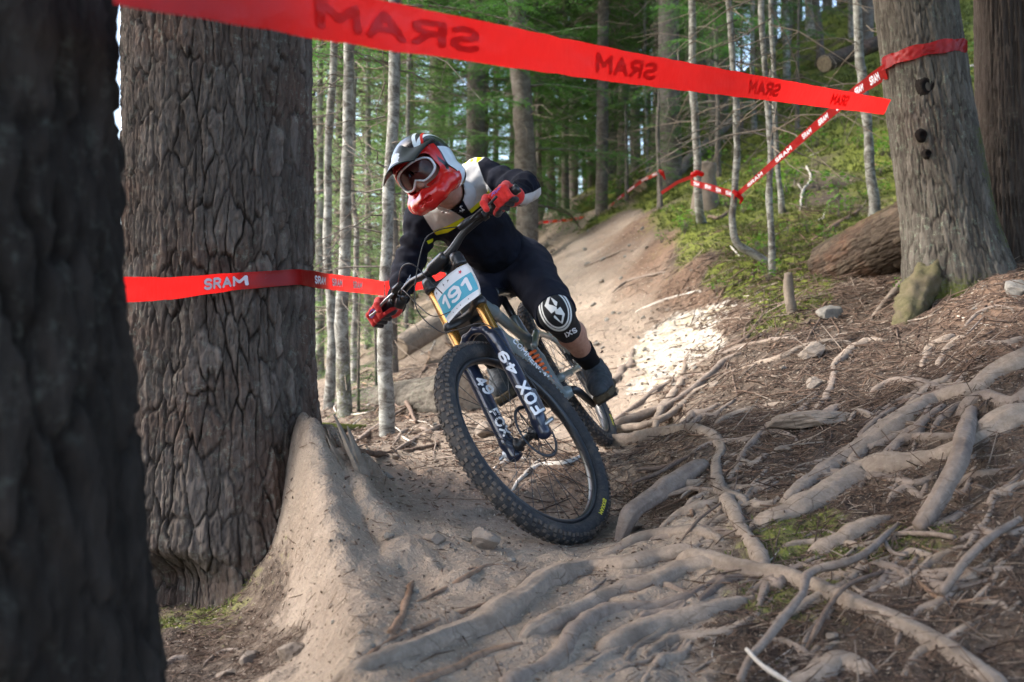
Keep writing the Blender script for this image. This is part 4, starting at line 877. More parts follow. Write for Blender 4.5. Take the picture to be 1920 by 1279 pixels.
mg = NT('gravel', .95, .15); tn = mg.attr('tone'); mg.col(mg.mix(tn, (.20, .15, .11), (.42, .36, .29)))
def crumbs(n, wf, sr, name, mat, dmax=16):
    P, N = scatter(n, wf, dmax); n = len(P); oc = np.array([[1, 0, 0], [-1, 0, 0], [0, 1, 0], [0, -1, 0], [0, 0, 1], [0, 0, -1]], float)
    s = RNG.uniform(*sr, n)*np.clip(P[:, 1]/3, .7, 2); sc = RNG.uniform(.5, 1.2, (n, 6, 1)); a_ = RNG.uniform(0, 6.28, n); c, s_ = np.cos(a_), np.sin(a_)
    V = oc[None]*sc*s[:, None, None]; V = np.stack([V[..., 0]*c[:, None]-V[..., 1]*s_[:, None], V[..., 0]*s_[:, None]+V[..., 1]*c[:, None], V[..., 2]*.6], -1)+P[:, None]
    f = np.array([[0, 2, 4], [2, 1, 4], [1, 3, 4], [3, 0, 4], [2, 0, 5], [1, 2, 5], [3, 1, 5], [0, 3, 5]]); Q = (np.arange(n)[:, None, None]*6+f[None]).reshape(-1, 3)
    o = link(name, mesh_data(name, V.reshape(-1, 3), Q, False, {'tone': np.repeat(RNG.random(n), 6)}), mat); o['kind'] = 'stuff'
needles(2600, lambda m, xy: np.clip(1.0-1.2*m[:, 0], .02, 1)*(xy[:, 0] > -.3), (.08, .26), (.0012, .0030), 'fine_root_litter', ml.m, 0, 9, .10)
crumbs(30000, lambda m, xy: np.clip(.35+m[:, 3]*.8+(m[:, 0]-.5)*.3, .1, 1)*(1-m[:, 1]), (.0015, .0065), 'gravel', mg.m)
# ================================================================ foliage
def leaf_mat(name, dark, light, yel=None, tr=.45):
    m = NT(name, .6, .3); n = m.noise(1.3, 3, .6, m.geo()); t = m.attr('tone'); r = m.objrand()
    c = m.mix(m.rng(m.math('ADD', m.math('MULTIPLY', t, .6), m.math('MULTIPLY', n, .7)), .3, .95), dark, light)
    c = m.mix(m.math('MULTIPLY', r, .35), c, tuple(x*.7 for x in dark)); m.col(c)
    tl = m.t.nodes.new('ShaderNodeBsdfTranslucent'); m.t.links.new(m.mix(.5, c, (light[0]*1.5, light[1]*1.6, light[2]*.9)), tl.inputs[0]); mx = m.t.nodes.new('ShaderNodeMixShader'); mx.inputs[0].default_value = tr
    out = [x for x in m.t.nodes if x.type == 'OUTPUT_MATERIAL'][0]; m.t.links.new(m.b.outputs[0], mx.inputs[1]); m.t.links.new(tl.outputs[0], mx.inputs[2]); m.t.links.new(mx.outputs[0], out.inputs[0]); return m.m
M_HEM = leaf_mat('hemlock_needles', (.020, .058, .018), (.072, .175, .045)); M_CEDL = leaf_mat('cedar_sprays', (.032, .075, .024), (.11, .21, .06)); M_PALEL = leaf_mat('pale_sprays', (.11, .17, .08), (.26, .36, .20))
def bough(L, r, dens=1., droop=.35, lw=.009, ll=.035, spread=.42):
    """flat drooping conifer spray pointing along +x: many needle blades + thin twig lines"""
    A = []; n = max(4, int(L/.045*dens))
    s = np.linspace(.06, 1, n)*L; Ax = np.c_[s, .04*L*np.sin(s*5+r.uniform(0, 6)), .10*s-droop*s*s/L*.8]
    B0, D, Ls = [], [], []
    for k in range(n):
        tl = spread*L*(1-s[k]/L)**.75*(.6+.4*math.sin(s[k]/L*3))+.05
        for sg in (-1, 1):
            a_ = sg*(math.radians(58)+r.normal(0, .12)); d = np.array([math.cos(a_), math.sin(a_), -.12+r.normal(0, .10)]); B0.append(Ax[k]); D.append(d/np.linalg.norm(d)); Ls.append(tl*r.uniform(.65, 1.15))
    B0.append(Ax[-1]-[.02, 0, 0]); D.append(np.array([1, 0, -.3])); Ls.append(.08)
    P, Dn, Sz = [], [], []
    for b, d, l in zip(B0, D, Ls):
        m = max(2, int(l/.026*dens)); t = (np.arange(m)+.5)/m
        pt = b+d*(t*l)[:, None]+np.array([0, 0, -1.])*(t**2*l*.22)[:, None]; sd = np.cross(d, [0, 0, 1.])
        for sg in (-1, 1):
            P.append(pt+r.normal(0, .004, pt.shape)); dd = d*.55+sg*sd*.85+r.normal(0, .18, (m, 3)); Dn.append(dd); Sz.append(ll*r.uniform(.7, 1.25, m)*(1-.4*t))
    P = np.vstack(P); Dn = np.vstack(Dn); Dn /= np.linalg.norm(Dn, axis=1)[:, None]; Sz = np.concatenate(Sz)
    return Ax, P, Dn, Sz, (B0, D, Ls)
def blades(P, D, S, w, r):
    up_ = np.array([0, 0, 1.])+r.normal(0, .45, P.shape); Sd = np.cross(D, up_); Sd /= np.linalg.norm(Sd, axis=1)[:, None]+1e-9; w_ = (w*r.uniform(.7, 1.3, len(P)))[:, None]
    a_ = P; b = P+D*S[:, None]*.5+Sd*w_; c = P+D*S[:, None]; d = P+D*S[:, None]*.5-Sd*w_
    V = np.stack([a_, b, c, d], 1).reshape(-1, 3); return V, np.arange(len(V)).reshape(-1, 4)
def rot_z(V, a_): c, s = math.cos(a_), math.sin(a_); return np.c_[V[:, 0]*c-V[:, 1]*s, V[:, 0]*s+V[:, 1]*c, V[:, 2]]
def crown(seed, H, nb, Lb=(.7, 1.5), dens=1., lw=.010, ll=.04, z0=0., taper=True, droop=.35, pitch=0., gap=0.):
    r = np.random.default_rng(seed); VP, DP, SP, TW, TN = [], [], [], [], []
    for k in range(nb):
        u = (k+r.uniform(0, 1))/nb; z = z0+u*H; L = r.uniform(*Lb)*((1-u)**.6*.9+.18 if taper else r.uniform(.6, 1)); a_ = r.uniform(0, 2*math.pi)
        Ax, P, D, S, _ = bough(L, r, dens, droop*r.uniform(.6, 1.5), lw, ll); tn = r.random()
        VP.append(rot_z(P, a_)+[0, 0, z]); DP.append(rot_z(D, a_)); SP.append(S); TN.append(np.full(len(P), tn)+r.normal(0, .15, len(P)))
        st = np.vstack([[[0, 0, 0]], Ax]); TW.append(tube(rot_z(st[::2], a_)+[0, 0, z], np.linspace(.010, .002, len(st[::2]))*max(.5, L), 4, False))
    P, D, S = np.vstack(VP), np.vstack(DP), np.concatenate(SP); tn = np.concatenate(TN)
    keep = r.random(len(P)) < .92; V, Q = blades(P[keep], D[keep], S[keep], lw, r)
    return (V, Q, np.repeat(tn[keep], 4)), join(TW)
CM = {}
def crown_me(key, mat, *a, **k):
    (V, Q, tn), (tv_, tq) = crown(*a, **k); me = mesh_data('crown', V, Q, False, {'tone': tn}); me.materials.append(mat); m2 = mesh_data('branches', tv_, tq, True, {'mossy': np.zeros(len(tv_))}); m2.materials.append(M_BROWN); CM[key] = (me, m2); return me, m2
crown_me('near1', M_HEM, 1, 5.5, 46, (.9, 1.7), 1.0, .0055, .030); crown_me('near2', M_CEDL, 2, 6.5, 50, (.8, 1.7), 1.0, .006, .032)
crown_me('far1', M_HEM, 3, 8, 64, (1.0, 2.2), .50, .015, .085); crown_me('far2', M_CEDL, 4, 9, 66, (1.1, 2.3), .48, .016, .09); crown_me('far3', M_PALEL, 5, 7, 56, (1.0, 2.0), .5, .015, .08); crown_me('far4', M_HEM, 6, 12, 80, (1.1, 2.6), .42, .02, .11)
crown_me('sap', M_CEDL, 7, 1.5, 22, (.4, .75), 1.0, .006, .03); crown_me('top', M_HEM, 8, 7, 70, (1.2, 3.0), .40, .025, .12)
def dead_twigs(seed, H, n, L=(.3, 1.0)):
    r = np.random.default_rng(seed); pr_ = []
    for k in range(n):
        z = r.uniform(0, H); a_ = r.uniform(0, 6.28); l = r.uniform(*L); d = np.array([math.cos(a_), math.sin(a_), r.uniform(-.5, .35)]); q = [np.array([0, 0, z])+d*l*t_+np.array([r.normal(0, .03), r.normal(0, .03), -.25*l*t_*t_+r.normal(0, .02)])*(t_ > 0) for t_ in (0, .3, .6, 1)]
        pr_.append(tube(np.array(q), np.linspace(.006, .0018, 4), 4, False))
        for _ in range(2):
            b = q[r.integers(1, 3)]; e_ = b+np.array([r.normal(0, .5), r.normal(0, .5), r.normal(-.1, .3)])*l*.45; pr_.append(tube(np.array([b, (b+e_)/2+r.normal(0, .015, 3), e_]), np.array([.003, .002, .001]), 4, False))
    return join(pr_)
DT = []
for s_ in range(4):
    V, Q = dead_twigs(s_, 4.0, 46); me = mesh_data('dead_branches', V, Q, True, {'mossy': np.zeros(len(V))}); me.materials.append(M_BROWN if s_ % 2 else M_DEAD); DT.append(me)
def add_crown(key, parent, loc, yaw=0, sc=1., branches=True):
    for nm, me in (('crown', CM[key][0]), ('branches', CM[key][1])):
        if nm == 'branches' and not branches: continue
        o = link(nm, me, None, parent, loc); o.rotation_euler = (0, 0, yaw); o.scale = (sc, sc, sc)
def on_trunk(key, z):
    t, b, Q, R = TREES[key]; k = np.argmin(np.abs(Q[:, 2]-z)); return t, np.array([Q[k, 0]-b[0], Q[k, 1]-b[1], z-b[2]])
def twig_on(key, z, i, yaw=0, sc=1.):
    t, l = on_trunk(key, z); o = link('dead_branches', DT[i % 4], None, t, l); o.rotation_euler = (0, 0, yaw); o.scale = (sc, sc, sc)
r = np.random.default_rng(5)
for i, (key, z0) in enumerate((('L1', .1), ('L2', .2), ('L3', 0), ('L4', .3), ('L5', .0), ('L6', .2), ('C1', 1.1), ('C2', 1.3), ('R1', 1.9), ('R2', 1.5), ('R3', 1.3), ('R4', 1.8), ('R5', 2.0), ('R7', 2.2), ('R8', 2.9), ('R10', 3.5), ('R11', 4.2), ('R12', 4), ('R13', 2.0))):
    twig_on(key, z0, i, r.uniform(0, 6), .8 if key[0] == 'L' else 1.0)
    if key[0] != 'L': twig_on(key, z0+2.0, i+1, r.uniform(0, 6), 1.1)
# live crowns: mostly above the picture, lower ones hang into view
for key, ck, z, yaw, sc in (('L1', 'near2', 3.0, 0, .9), ('L2', 'near1', 3.3, 1, 1), ('L4', 'near2', 2.6, 2, .9), ('L5', 'near1', 2.2, 3, 1), ('L6', 'near2', 2.2, 1, .8), ('C1', 'near1', 1.7, 0, 1.25), ('C2', 'near2', 1.6, 3, 1.3), ('C2', 'far2', 3.0, 2, 1), ('R1', 'near1', 3.2, 0, 1.0), ('R2', 'near2', 3.2, 2, .9), ('R3', 'near1', 3.0, 3, .9), ('R4', 'near2', 4.2, 1, .9), ('R5', 'near1', 4.0, 1, 1), ('R7', 'near1', 2.7, 1, 1.1), ('R8', 'near2', 4.8, 1, 1.2), ('R10', 'far1', 5.6, 0, .7), ('R11', 'far2', 6.5, 0, .7), ('R12', 'far1', 6, 0, .8), ('R13', 'near2', 1.9, 0, 1.2)):
    t, l = on_trunk(key, z); add_crown(ck, t, l, yaw, sc)
for (t, b), h, n in ((NEARFIR, 5.5, 2), (BIGFIR, 6.5, 2), (GREYTREE, 4.2, 1), (CEDAR, 4.0, 1)):
    for k in range(n): add_crown('top', t, (0, 0, h+k*2.5), k*2+h, 1.0+.1*k)
# ---------------------------------------------------------------- forest beyond: every tree a thing
def forest_tree(x, y, rad, H, crowns, mat, label, group=None, seed=0, lean=0, twigs=True, nm='conifer_tree'):
    z = gz(x, y)[0]-.15; b = np.array([x, y, z]); r_ = np.random.default_rng(seed)
    P = np.array([b, b+[lean*.3, 0, H*.4], b+[lean, r_.normal(0, .1), H]]); Q, R = smooth_path(P, np.array([rad*1.2, rad*.85, rad*.25]), .5); V, Fc = tube(Q, R, 9, False, .1, seed, 3)
    t = thing(nm, b, label, 'tree', group); part('trunk', V, Fc, mat, t, b, attrs={'mossy': V[:, 0]*0+.1})
    for ck, cz, sc in crowns: add_crown(ck, t, (lean*cz/H, 0, cz), r_.uniform(0, 6), sc, branches=(y < 22))
    if twigs and y < 24:
        for k in range(2): o = link('dead_branches', DT[int(r_.integers(4))], None, t, (0, 0, .8+1.9*k)); o.rotation_euler = (0, 0, r_.uniform(0, 6)); o.scale = (1.2, 1.2, 1.0)
    return t
# named ones that show
def fx(px, d): return (px-960)/F*d
FT = [(1060, 19, .07, 8, [('near2', .9, 1.3), ('far2', 4, .7)], M_BROWN, 'leafy young conifer just left of the trail\'s vanishing point'),
      (880, 15, .05, 8, [('near1', 1.6, 1.3), ('far1', 4, .8)], M_BROWN, 'green conifer right behind the rider\'s helmet and shoulder'),
      (1130, 17, .08, 10, [('far2', 2.3, .75), ('near2', 1.2, 1.2)], M_BROWN, 'bright green conifer hanging over the trail bend'),
      (1190, 21, .09, 11, [('far1', 2.8, .9)], M_BROWN, 'green conifer behind the very thin pale stem'),
      (820, 18, .16, 12, [('far3', 2.2, .8)], M_BROWN, 'broad shadowy trunk behind the helmet, foliage to its right'),
      (1145, 26, .2, 14, [('far4', 4, .9)], M_BROWN, 'deep green tall conifer far above the trail bend'),
      (690, 12, .04, 7, [('far3', .3, .55), ('near2', 3, 1)], M_PALE, 'pale green conifer between slim trunks left of the rider'),
      (600, 10, .04, 7, [('far3', .1, .5), ('near2', 3, 1)], M_PALE, 'pale feathery conifer next to the edge of the massive fir'),
      (640, 16, .06, 9, [('far3', .6, .8), ('far2', 5, .8)], M_BROWN, 'sunlit conifer further off behind the slim trunks'),
      (770, 14, .05, 8, [('far2', .9, .6), ('near1', 4, 1)], M_BROWN, 'conifer with brownish green twigs behind the rider\'s bent arm'),
      (1495, 13.5, .03, 2.3, [('sap', .6, 1.1)], M_BROWN, 'small bright sapling on the mossy slope above the tape'),
      (1235, 11.9, .02, 2.0, [('sap', .5, .6)], M_BROWN, 'little sapling leaning by the thin dead stem'),
      (1390, 15, .03, 2.2, [('sap', .4, 1.2)], M_BROWN, 'dark young sapling behind the J footed stem'),
      (1175, 14, .03, 1.6, [('sap', .1, .9)], M_BROWN, 'low sapling on the bank left of the thin dead stem'),
      (672, 6.7, .012, 1.0, [('sap', .05, .42)], M_BROWN, 'ghostly pale seedling behind the slim trunks near the ground'),
      (705, 7.4, .012, 1.0, [('sap', .0, .38)], M_BROWN, 'pale seedling behind the mottled slim trunk, above the old log')]
for k, (px, d, rad, H, cr, mt, lab) in enumerate(FT): forest_tree(fx(px, d), d, rad, H, cr, mt, lab, seed=k, twigs=H > 4)
r = np.random.default_rng(77); cnt = 0; used = []
EX = [(585, 11, 'far3'), (630, 13, 'far3'), (665, 19, 'far3'), (700, 17, 'far3'), (735, 22, 'far2'), (780, 20, 'far3'), (610, 21, 'far2'), (845, 22, 'far2'), (1035, 26, 'far4'), (1075, 30, 'far1'), (1110, 27, 'far4'), (1160, 31, 'far2'), (1050, 36, 'far4'), (1100, 40, 'far1'), (1010, 32, 'far2'), (960, 28, 'far4'), (905, 26, 'far2'), (1140, 22, 'far2'), (1215, 27, 'far4')]
for k, (px, d, ck) in enumerate(EX):
    L_ = px < 880; x = fx(px, d); used.append((x, d)); rr_ = np.random.default_rng(k)
    forest_tree(x, d, .05 if L_ else .11, 12, [(ck, rr_.uniform(0, .6) if L_ else rr_.uniform(.4, 1.6), .75 if L_ else 1.0), ('far2' if L_ else 'far4', 9.5 if px < 720 else 5.5, .9)], M_BROWN, 'slender forest conifer in the pale green background left of the rider' if L_ else 'tall dark green conifer in the forest beyond the trail', 'background conifers left' if L_ else 'background conifers beyond the trail', 700+k, rr_.normal(0, .3))
while cnt < 105:
    px = r.uniform(380, 2000); d = math.exp(r.uniform(math.log(13), math.log(48))); x = fx(px, d)
    if px < 560 and d < 18: continue
    if 950 < px < 1120 and d < 24: continue
    if px > 1500 and d < 17: continue
    if px < 800 and r.random() < .6: continue
    if any((x-a_)**2+(d-b)**2 < (.9+d*.02)**2 for a_, b in used): continue
    used.append((x, d)); far = d > 26
    steep = px > 1230
    if px < 800: cr = [('far3', r.uniform(0, 1.5), r.uniform(.6, .9)), (['far2', 'far1'][cnt % 2], r.uniform(5, 7)+(5 if px < 725 else 0), r.uniform(.8, 1))]
    elif steep and d < 22: cr = [(['far1', 'near1', 'near2'][cnt % 3], r.uniform(4.2, 7), r.uniform(.6, .95))]
    else: cr = [(['far1', 'far2', 'far4'][int(r.integers(3))], r.uniform(1.2, 3.5), r.uniform(.7, 1.05)), ('far4', r.uniform(6, 8), .8)]
    mt = [M_BROWN, M_BROWN, M_PALE, M_GREY][int(r.integers(4))] if not far else M_BROWN
    lab = 'slender forest conifer in the pale green background left of the rider' if px < 800 else ('slender grey trunked conifer far up the right hand slope' if steep else 'tall dark green conifer in the forest beyond the trail')
    grp = 'background conifers left' if px < 800 else ('background conifers on the slope' if steep else 'background conifers beyond the trail')
    if mt is M_GREY: mt = M_BROWN
    forest_tree(x, d, r.uniform(.05, .16), r.uniform(10, 15), cr, mt, lab, grp, 500+cnt, r.normal(0, .3)); cnt += 1
# unseen conifers added around the camera so their crowns shade the foreground
for k, (x, y, H) in enumerate([(-3.5, 1.5, 11), (-1.5, -2.0, 12), (2.6, -1.2, 12), (4.5, 2.5, 13), (1.2, -3.5, 13), (5.5, 6, 14), (-6.5, 2, 12)]):
    forest_tree(x, y, .16, H, [('top', 5.0, 1.0), ('top', 7.5, .8)], M_BROWN, 'unseen conifer added around the camera so its crown shades the trail', 'unseen conifers added to shade the trail', 900+k, 0, False)
# ---------------------------------------------------------------- undergrowth: leafy sprigs as things, moss tufts as stuff
def leafy(seed, n, hgt, lw=.022, ll=.05):
    r = np.random.default_rng(seed); P, D, S = [], [], []
    for k in range(n):
        a_ = r.uniform(0, 6.28); z = r.uniform(.2, 1)*hgt; R_0 = r.uniform(.1, .9)*hgt*.8*(1.1-z/hgt*.5); P.append([R_0*math.cos(a_), R_0*math.sin(a_), z]); b = a_+r.normal(0, .5); D.append([math.cos(b), math.sin(b), r.normal(-.1, .2)]); S.append(ll*r.uniform(.6, 1.2))
    P, D, S = map(np.array, (P, D, S)); D /= np.linalg.norm(D, axis=1)[:, None]; V, Q = blades(P, D, S, lw, r); st = join([tube(np.array([[0, 0, -.02], [p[0]*.5, p[1]*.5, p[2]*.6], p]), np.array([.003, .002, .001]), 4, False) for p in P[::3]]); return V, Q, st
M_LEAFB = leaf_mat('bright_leaves', (.06, .13, .02), (.15, .28, .05), tr=.4)
LM = []
for s_ in range(4):
    V, Q, st = leafy(s_, 40, .22); a_ = mesh_data('leaves', V, Q, False, {'tone': np.repeat(np.random.default_rng(s_).random(40), 4)}); a_.materials.append(M_LEAFB); b = mesh_data('stems', *st, True, {'mossy': np.zeros(len(st[0]))}); b.materials.append(M_BROWN); LM.append((a_, b))
def sprig(px, py, sc, label, i, group=None):
    p = hitpix(px, py)
    if p is None: return
    t = thing('leafy_plant', p, label, 'plant', group)
    for nm, me in (('leaves', LM[i % 4][0]), ('stems', LM[i % 4][1])): o = link(nm, me, None, t); o.scale = (sc, sc, sc); o.rotation_euler = (0, 0, i*1.3)
for i, (px, py, sc, lab) in enumerate([(1572, 375, 1.2, 'big leaved pale green plant on the slope above the thick log'), (1585, 480 if 0 else 395, .8, 'leafy tuft beside the big leaved pale plant'), (1655, 292, 1.1, 'bright leafy plant right of the pale trunk on the slope'), (1650, 330, .9, 'small leafy plant below the bright one by the pale trunk'), (1800, 130, 1.6, 'fresh green plant between leaning grey tree and cedar'), (1815, 175, 1.4, 'second fresh green plant lower between grey tree and cedar'), (1690, 545, .35, 'tiny green sprout at the foot of the leaning grey tree'), (1345, 548, .5, 'green sprout at the lip of the undercut bank'), (1160, 372, 1.8, 'leafy shrub at the bend where the far tape starts'), (1130, 388, 1.6, 'lower leafy shrub left of the bend'), (1190, 362, 1.5, 'leafy shrub under the rising far tape'), (1420, 470, .7, 'leafy tuft behind the slim straight stem'), (1440, 530, .7, 'leafy tuft on the mossy bank below the slim straight stem'), (1510, 395, .8, 'sprig under the lettered tape on the slope'), (1395, 400, .7, 'green tuft left of the J footed stem\'s neighbour'), (1240, 455, .5, 'small sprout hanging on the orange bank'), (1275, 415, .7, 'leafy tuft at the top of the orange bank')]): sprig(px, py, sc, lab, i)
r = np.random.default_rng(9)
for k in range(60):
    px, py = r.uniform(1130, 1700), r.uniform(180, 500); p = hitpix(px, py)
    if p is None or p[1] < 6.5 or masks(p[None, :2])[0][1] < .35: continue
    sprig(px, py, r.uniform(.4, 1.1)*(p[1]/10), 'low green sprig growing in the moss of the slope', k, 'low green sprigs on the slope')
def tufts(n, wf, name, mat, sr, dmax, seed, dmin=1.6, hz=1.):
    P, N = scatter(n, wf, dmax, dmin); n = len(P); r = np.random.default_rng(seed); sc = r.uniform(*sr, n)*np.clip(P[:, 1]/5, .6, 3); Vs = []
    for k in range(5):
        d = N*hz+r.normal(0, .75, P.shape); d /= np.linalg.norm(d, axis=1)[:, None]; sd = np.cross(d, r.normal(0, 1, P.shape)); sd /= np.linalg.norm(sd, axis=1)[:, None]; o_ = P+r.normal(0, .5, P.shape)*sc[:, None]*[1, 1, .1]
        Vs.append(np.stack([o_-sd*sc[:, None]*.16, o_+sd*sc[:, None]*.16, o_+d*sc[:, None]], 1))
    V = np.concatenate(Vs).reshape(-1, 3); o = link(name, mesh_data(name, V, np.arange(len(V)).reshape(-1, 3), False, {'tone': np.repeat(r.random(len(V)//3), 3)}), mat); o['kind'] = 'stuff'
M_MOSS = leaf_mat('moss', (.042, .058, .012), (.135, .155, .035), tr=.15)
tufts(46000, lambda m, xy: sstep(.32, .6, m[:, 1]), 'moss', M_MOSS, (.010, .026), 24, 1)
# ================================================================ lettering
GLY = {'A': [[(0, 0), (.42, 1), (.84, 0)], [(.17, .32), (.67, .32)]], 'C': [[(.74, .86), (.5, 1), (.2, 1), (0, .75), (0, .25), (.2, 0), (.5, 0), (.74, .14)]], 'E': [[(.64, 1), (0, 1), (0, 0), (.64, 0)], [(0, .5), (.52, .5)]],
       'F': [[(.64, 1), (0, 1), (0, 0)], [(0, .5), (.5, .5)]], 'I': [[(.08, 0), (.08, 1)]], 'L': [[(0, 1), (0, 0), (.6, 0)]], 'M': [[(0, 0), (0, 1), (.46, .35), (.92, 1), (.92, 0)]], 'N': [[(0, 0), (0, 1), (.7, 0), (.7, 1)]],
       'O': [[(.22, 0), (0, .25), (0, .75), (.22, 1), (.56, 1), (.78, .75), (.78, .25), (.56, 0), (.22, 0)]], 'R': [[(0, 0), (0, 1), (.48, 1), (.66, .85), (.66, .62), (.48, .48), (0, .48)], [(.34, .48), (.68, 0)]],
       'S': [[(.66, .88), (.48, 1), (.18, 1), (0, .85), (0, .66), (.18, .52), (.50, .48), (.68, .34), (.68, .15), (.50, 0), (.18, 0), (0, .12)]], 'X': [[(0, 0), (.76, 1)], [(0, 1), (.76, 0)]], 'i': [[(.06, 0), (.06, .62)], [(.06, .93), (.06, .98)]],
       '1': [[(.0, .74), (.30, 1), (.30, 0)]], '4': [[(.56, 0), (.56, 1), (0, .30), (.76, .30)]], '9': [[(.06, .10), (.22, 0), (.46, 0), (.68, .25), (.68, .75), (.50, 1), (.20, 1), (0, .82), (0, .62), (.2, .46), (.5, .46), (.68, .62)]]}
TXC = {}
def text_mesh(s, bold=.02, sx=1.0, shear=0., sub=2):
    """flat block lettering: 2D verts (height 1, from x=0), faces, width. bold = stroke half width"""
    key = (s, bold, sx, shear)
    if key in TXC: V, Fc, W = TXC[key]; return V.copy(), list(Fc), W
    w = .085+bold*.9; h = .042; Vs, Fs, x0, n = [], [], 0., 0
    for ch in s:
        G = GLY[ch]; gw = max(p[0] for l in G for p in l); nx, ny = int((gw+2*w)/h)+3, int((1+0*w)/h)+4
        X, Y = np.meshgrid(-w-h+np.arange(nx)*h, -h+np.arange(ny)*h, indexing='ij'); P = np.c_[X.ravel(), Y.ravel()]; d = np.full(len(P), 9.)
        for l in G:
            l = [(a_, w+b*(1-2*w)) for a_, b in l]
            for a_, b in zip(l[:-1], l[1:]):
                a_, b = np.array(a_), np.array(b); e_ = b-a_; t = np.clip((P-a_)@e_/(e_@e_+1e-12), 0, 1); q = P-a_-t[:, None]*e_; d = np.minimum(d, np.linalg.norm(q, axis=1)-w)
        d = d.reshape(nx, ny)
        for i in range(nx-1):
            for j in range(ny-1):
                cs = [(i, j), (i+1, j), (i+1, j+1), (i, j+1)]; v = [d[c] for c in cs]
                if min(v) >= 0: continue
                poly = []
                for k in range(4):
                    a_, b = cs[k], cs[(k+1) % 4]; va, vb = v[k], v[(k+1) % 4]; pa = np.array([X[a_], Y[a_]]); pb = np.array([X[b], Y[b]])
                    if va < 0: poly.append(pa)
                    if (va < 0) != (vb < 0): poly.append(pa+(pb-pa)*va/(va-vb))
                if len(poly) < 3: continue
                Vs += [p_+[x0+w, 0] for p_ in poly]; Fs.append(tuple(range(n, n+len(poly)))); n += len(poly)
        x0 += gw+2*w+.12
    V = np.array(Vs); V[:, 0] -= V[:, 0].min(); V[:, 0] *= sx; V[:, 0] += shear*V[:, 1]
    TXC[key] = (V, Fs, V[:, 0].max()); return V.copy(), list(Fs), V[:, 0].max()
def bvh(V, Q): return BVHTree.FromPolygons(np.asarray(V, dtype=float).tolist(), [tuple(q) for q in (Q.tolist() if isinstance(Q, np.ndarray) else Q)])
def lay(V2, tree, p0, p1, hgt, lift=.0012):
    """lay flat lettering V2 on a surface, from pixel p0 to p1 (baseline), letters hgt px high; V2 x in 0..W"""
    W = V2[:, 0].max(); p0, p1 = np.array(p0, float), np.array(p1, float); e1 = (p1-p0)/np.linalg.norm(p1-p0); e2 = np.array([e1[1], -e1[0]])
    if np.ndim(hgt) == 0: hv = e2*hgt
    else: hv = np.array(hgt, float)
    px = p0+(V2[:, :1]/W)*(p1-p0)+V2[:, 1:2]*hv; out = []
    last = None
    for q in px:
        d = Vector(at(q[0], q[1], 1.)).normalized(); r = tree.ray_cast(Vector((0, 0, 0)), d)
        if r[0] is None: r = (None,) if last is None else last
        if r[0] is None: out.append(at(q[0], q[1], 3.6)); continue
        nn = r[1] if r[1].dot(d) < 0 else -r[1]
        dd = r[0].length; out.append(np.array(d)*(dd if r is not last else last[0].length)+np.array(nn)*lift); last = r
    return np.array(out)
# ================================================================ bicycle
PB = np.array([0.04473621085765192, 3.150507966214021, -0.3098168342188913, -1.7256719615710374, 0.1295660680957381, 0.5602106379039196, -0.2873814870937611])
def rotm(yaw, pitch, roll):
    cy, sy = math.cos(yaw), math.sin(yaw); cp, sp = math.cos(pitch), math.sin(pitch); cr, sr = math.cos(roll), math.sin(roll)
    return np.array([[cy, -sy, 0], [sy, cy, 0], [0, 0, 1]])@np.array([[cp, 0, sp], [0, 1, 0], [-sp, 0, cp]])@np.array([[1, 0, 0], [0, cr, -sr], [0, sr, cr]])
def rotax(a_, t):
    a_ = a_/np.linalg.norm(a_); K = np.array([[0, -a_[2], a_[1]], [a_[2], 0, -a_[0]], [-a_[1], a_[0], 0]]); return np.eye(3)+math.sin(t)*K+(1-math.cos(t))*K@K
HA = math.radians(63.5); SA = np.array([-math.cos(HA), 0, math.sin(HA)]); SF = np.array([math.sin(HA), 0, math.cos(HA)])
AXL = np.array([1.25, 0, 0.]); SB = AXL-.048*SF; BM = rotm(*PB[3:6]); ST = rotax(SA, PB[6]); BO = PB[:3]-BM@(SB+ST@(AXL-SB))
def steer(P): return SB+(np.atleast_2d(P)-SB)@ST.T
def w_b(P): return BO+np.atleast_2d(P)@BM.T
def w_f(P): return w_b(steer(P))
def leg(k, y, f=0.): return AXL+SA*k+SF*f+np.array([0, y, 0.])
bike = thing('bicycle', BO, 'grey downhill bicycle with gold fork tubes, number plate and knobbly tyres, leaning into a turn', 'bicycle')
bike.matrix_world = Matrix.Translation(BO) @ Matrix(BM.tolist()).to_4x4()
def bp(name, VF, mat, parent=None, st=False, smooth=True, attrs=None):
    V, Fc = VF; V = steer(V) if st else np.asarray(V, float)
    return link(name, mesh_data(name, V, Fc, smooth, attrs), mat, parent or bike)
M_FRAME = plain('grey_frame_paint', (.165, .20, .205), .3, .5, 0, .5, var=.06)
M_BLACK = plain('black_anodised', (.018, .019, .022), .35, .5, var=.2)
M_FORK = plain('blue_black_fork', (.012, .018, .04), .28, .5, 0, .5, var=.2)
M_GOLD = plain('gold_stanchion', (.62, .33, .085), .22, .5, .85, var=.06, nscale=12)
M_SILVER = plain('bare_metal', (.42, .42, .43), .35, .5, .9)
M_RED = plain('red_plastic', (.6, .02, .02), .4)
M_ORANGE = plain('orange_spring', (.75, .13, .02), .35, .5)
M_WHITEP = plain('white_print', (.74, .76, .80), .5, .4, var=.05)
M_YELP = plain('yellow_print', (.72, .66, .03), .5, .4, var=.05)
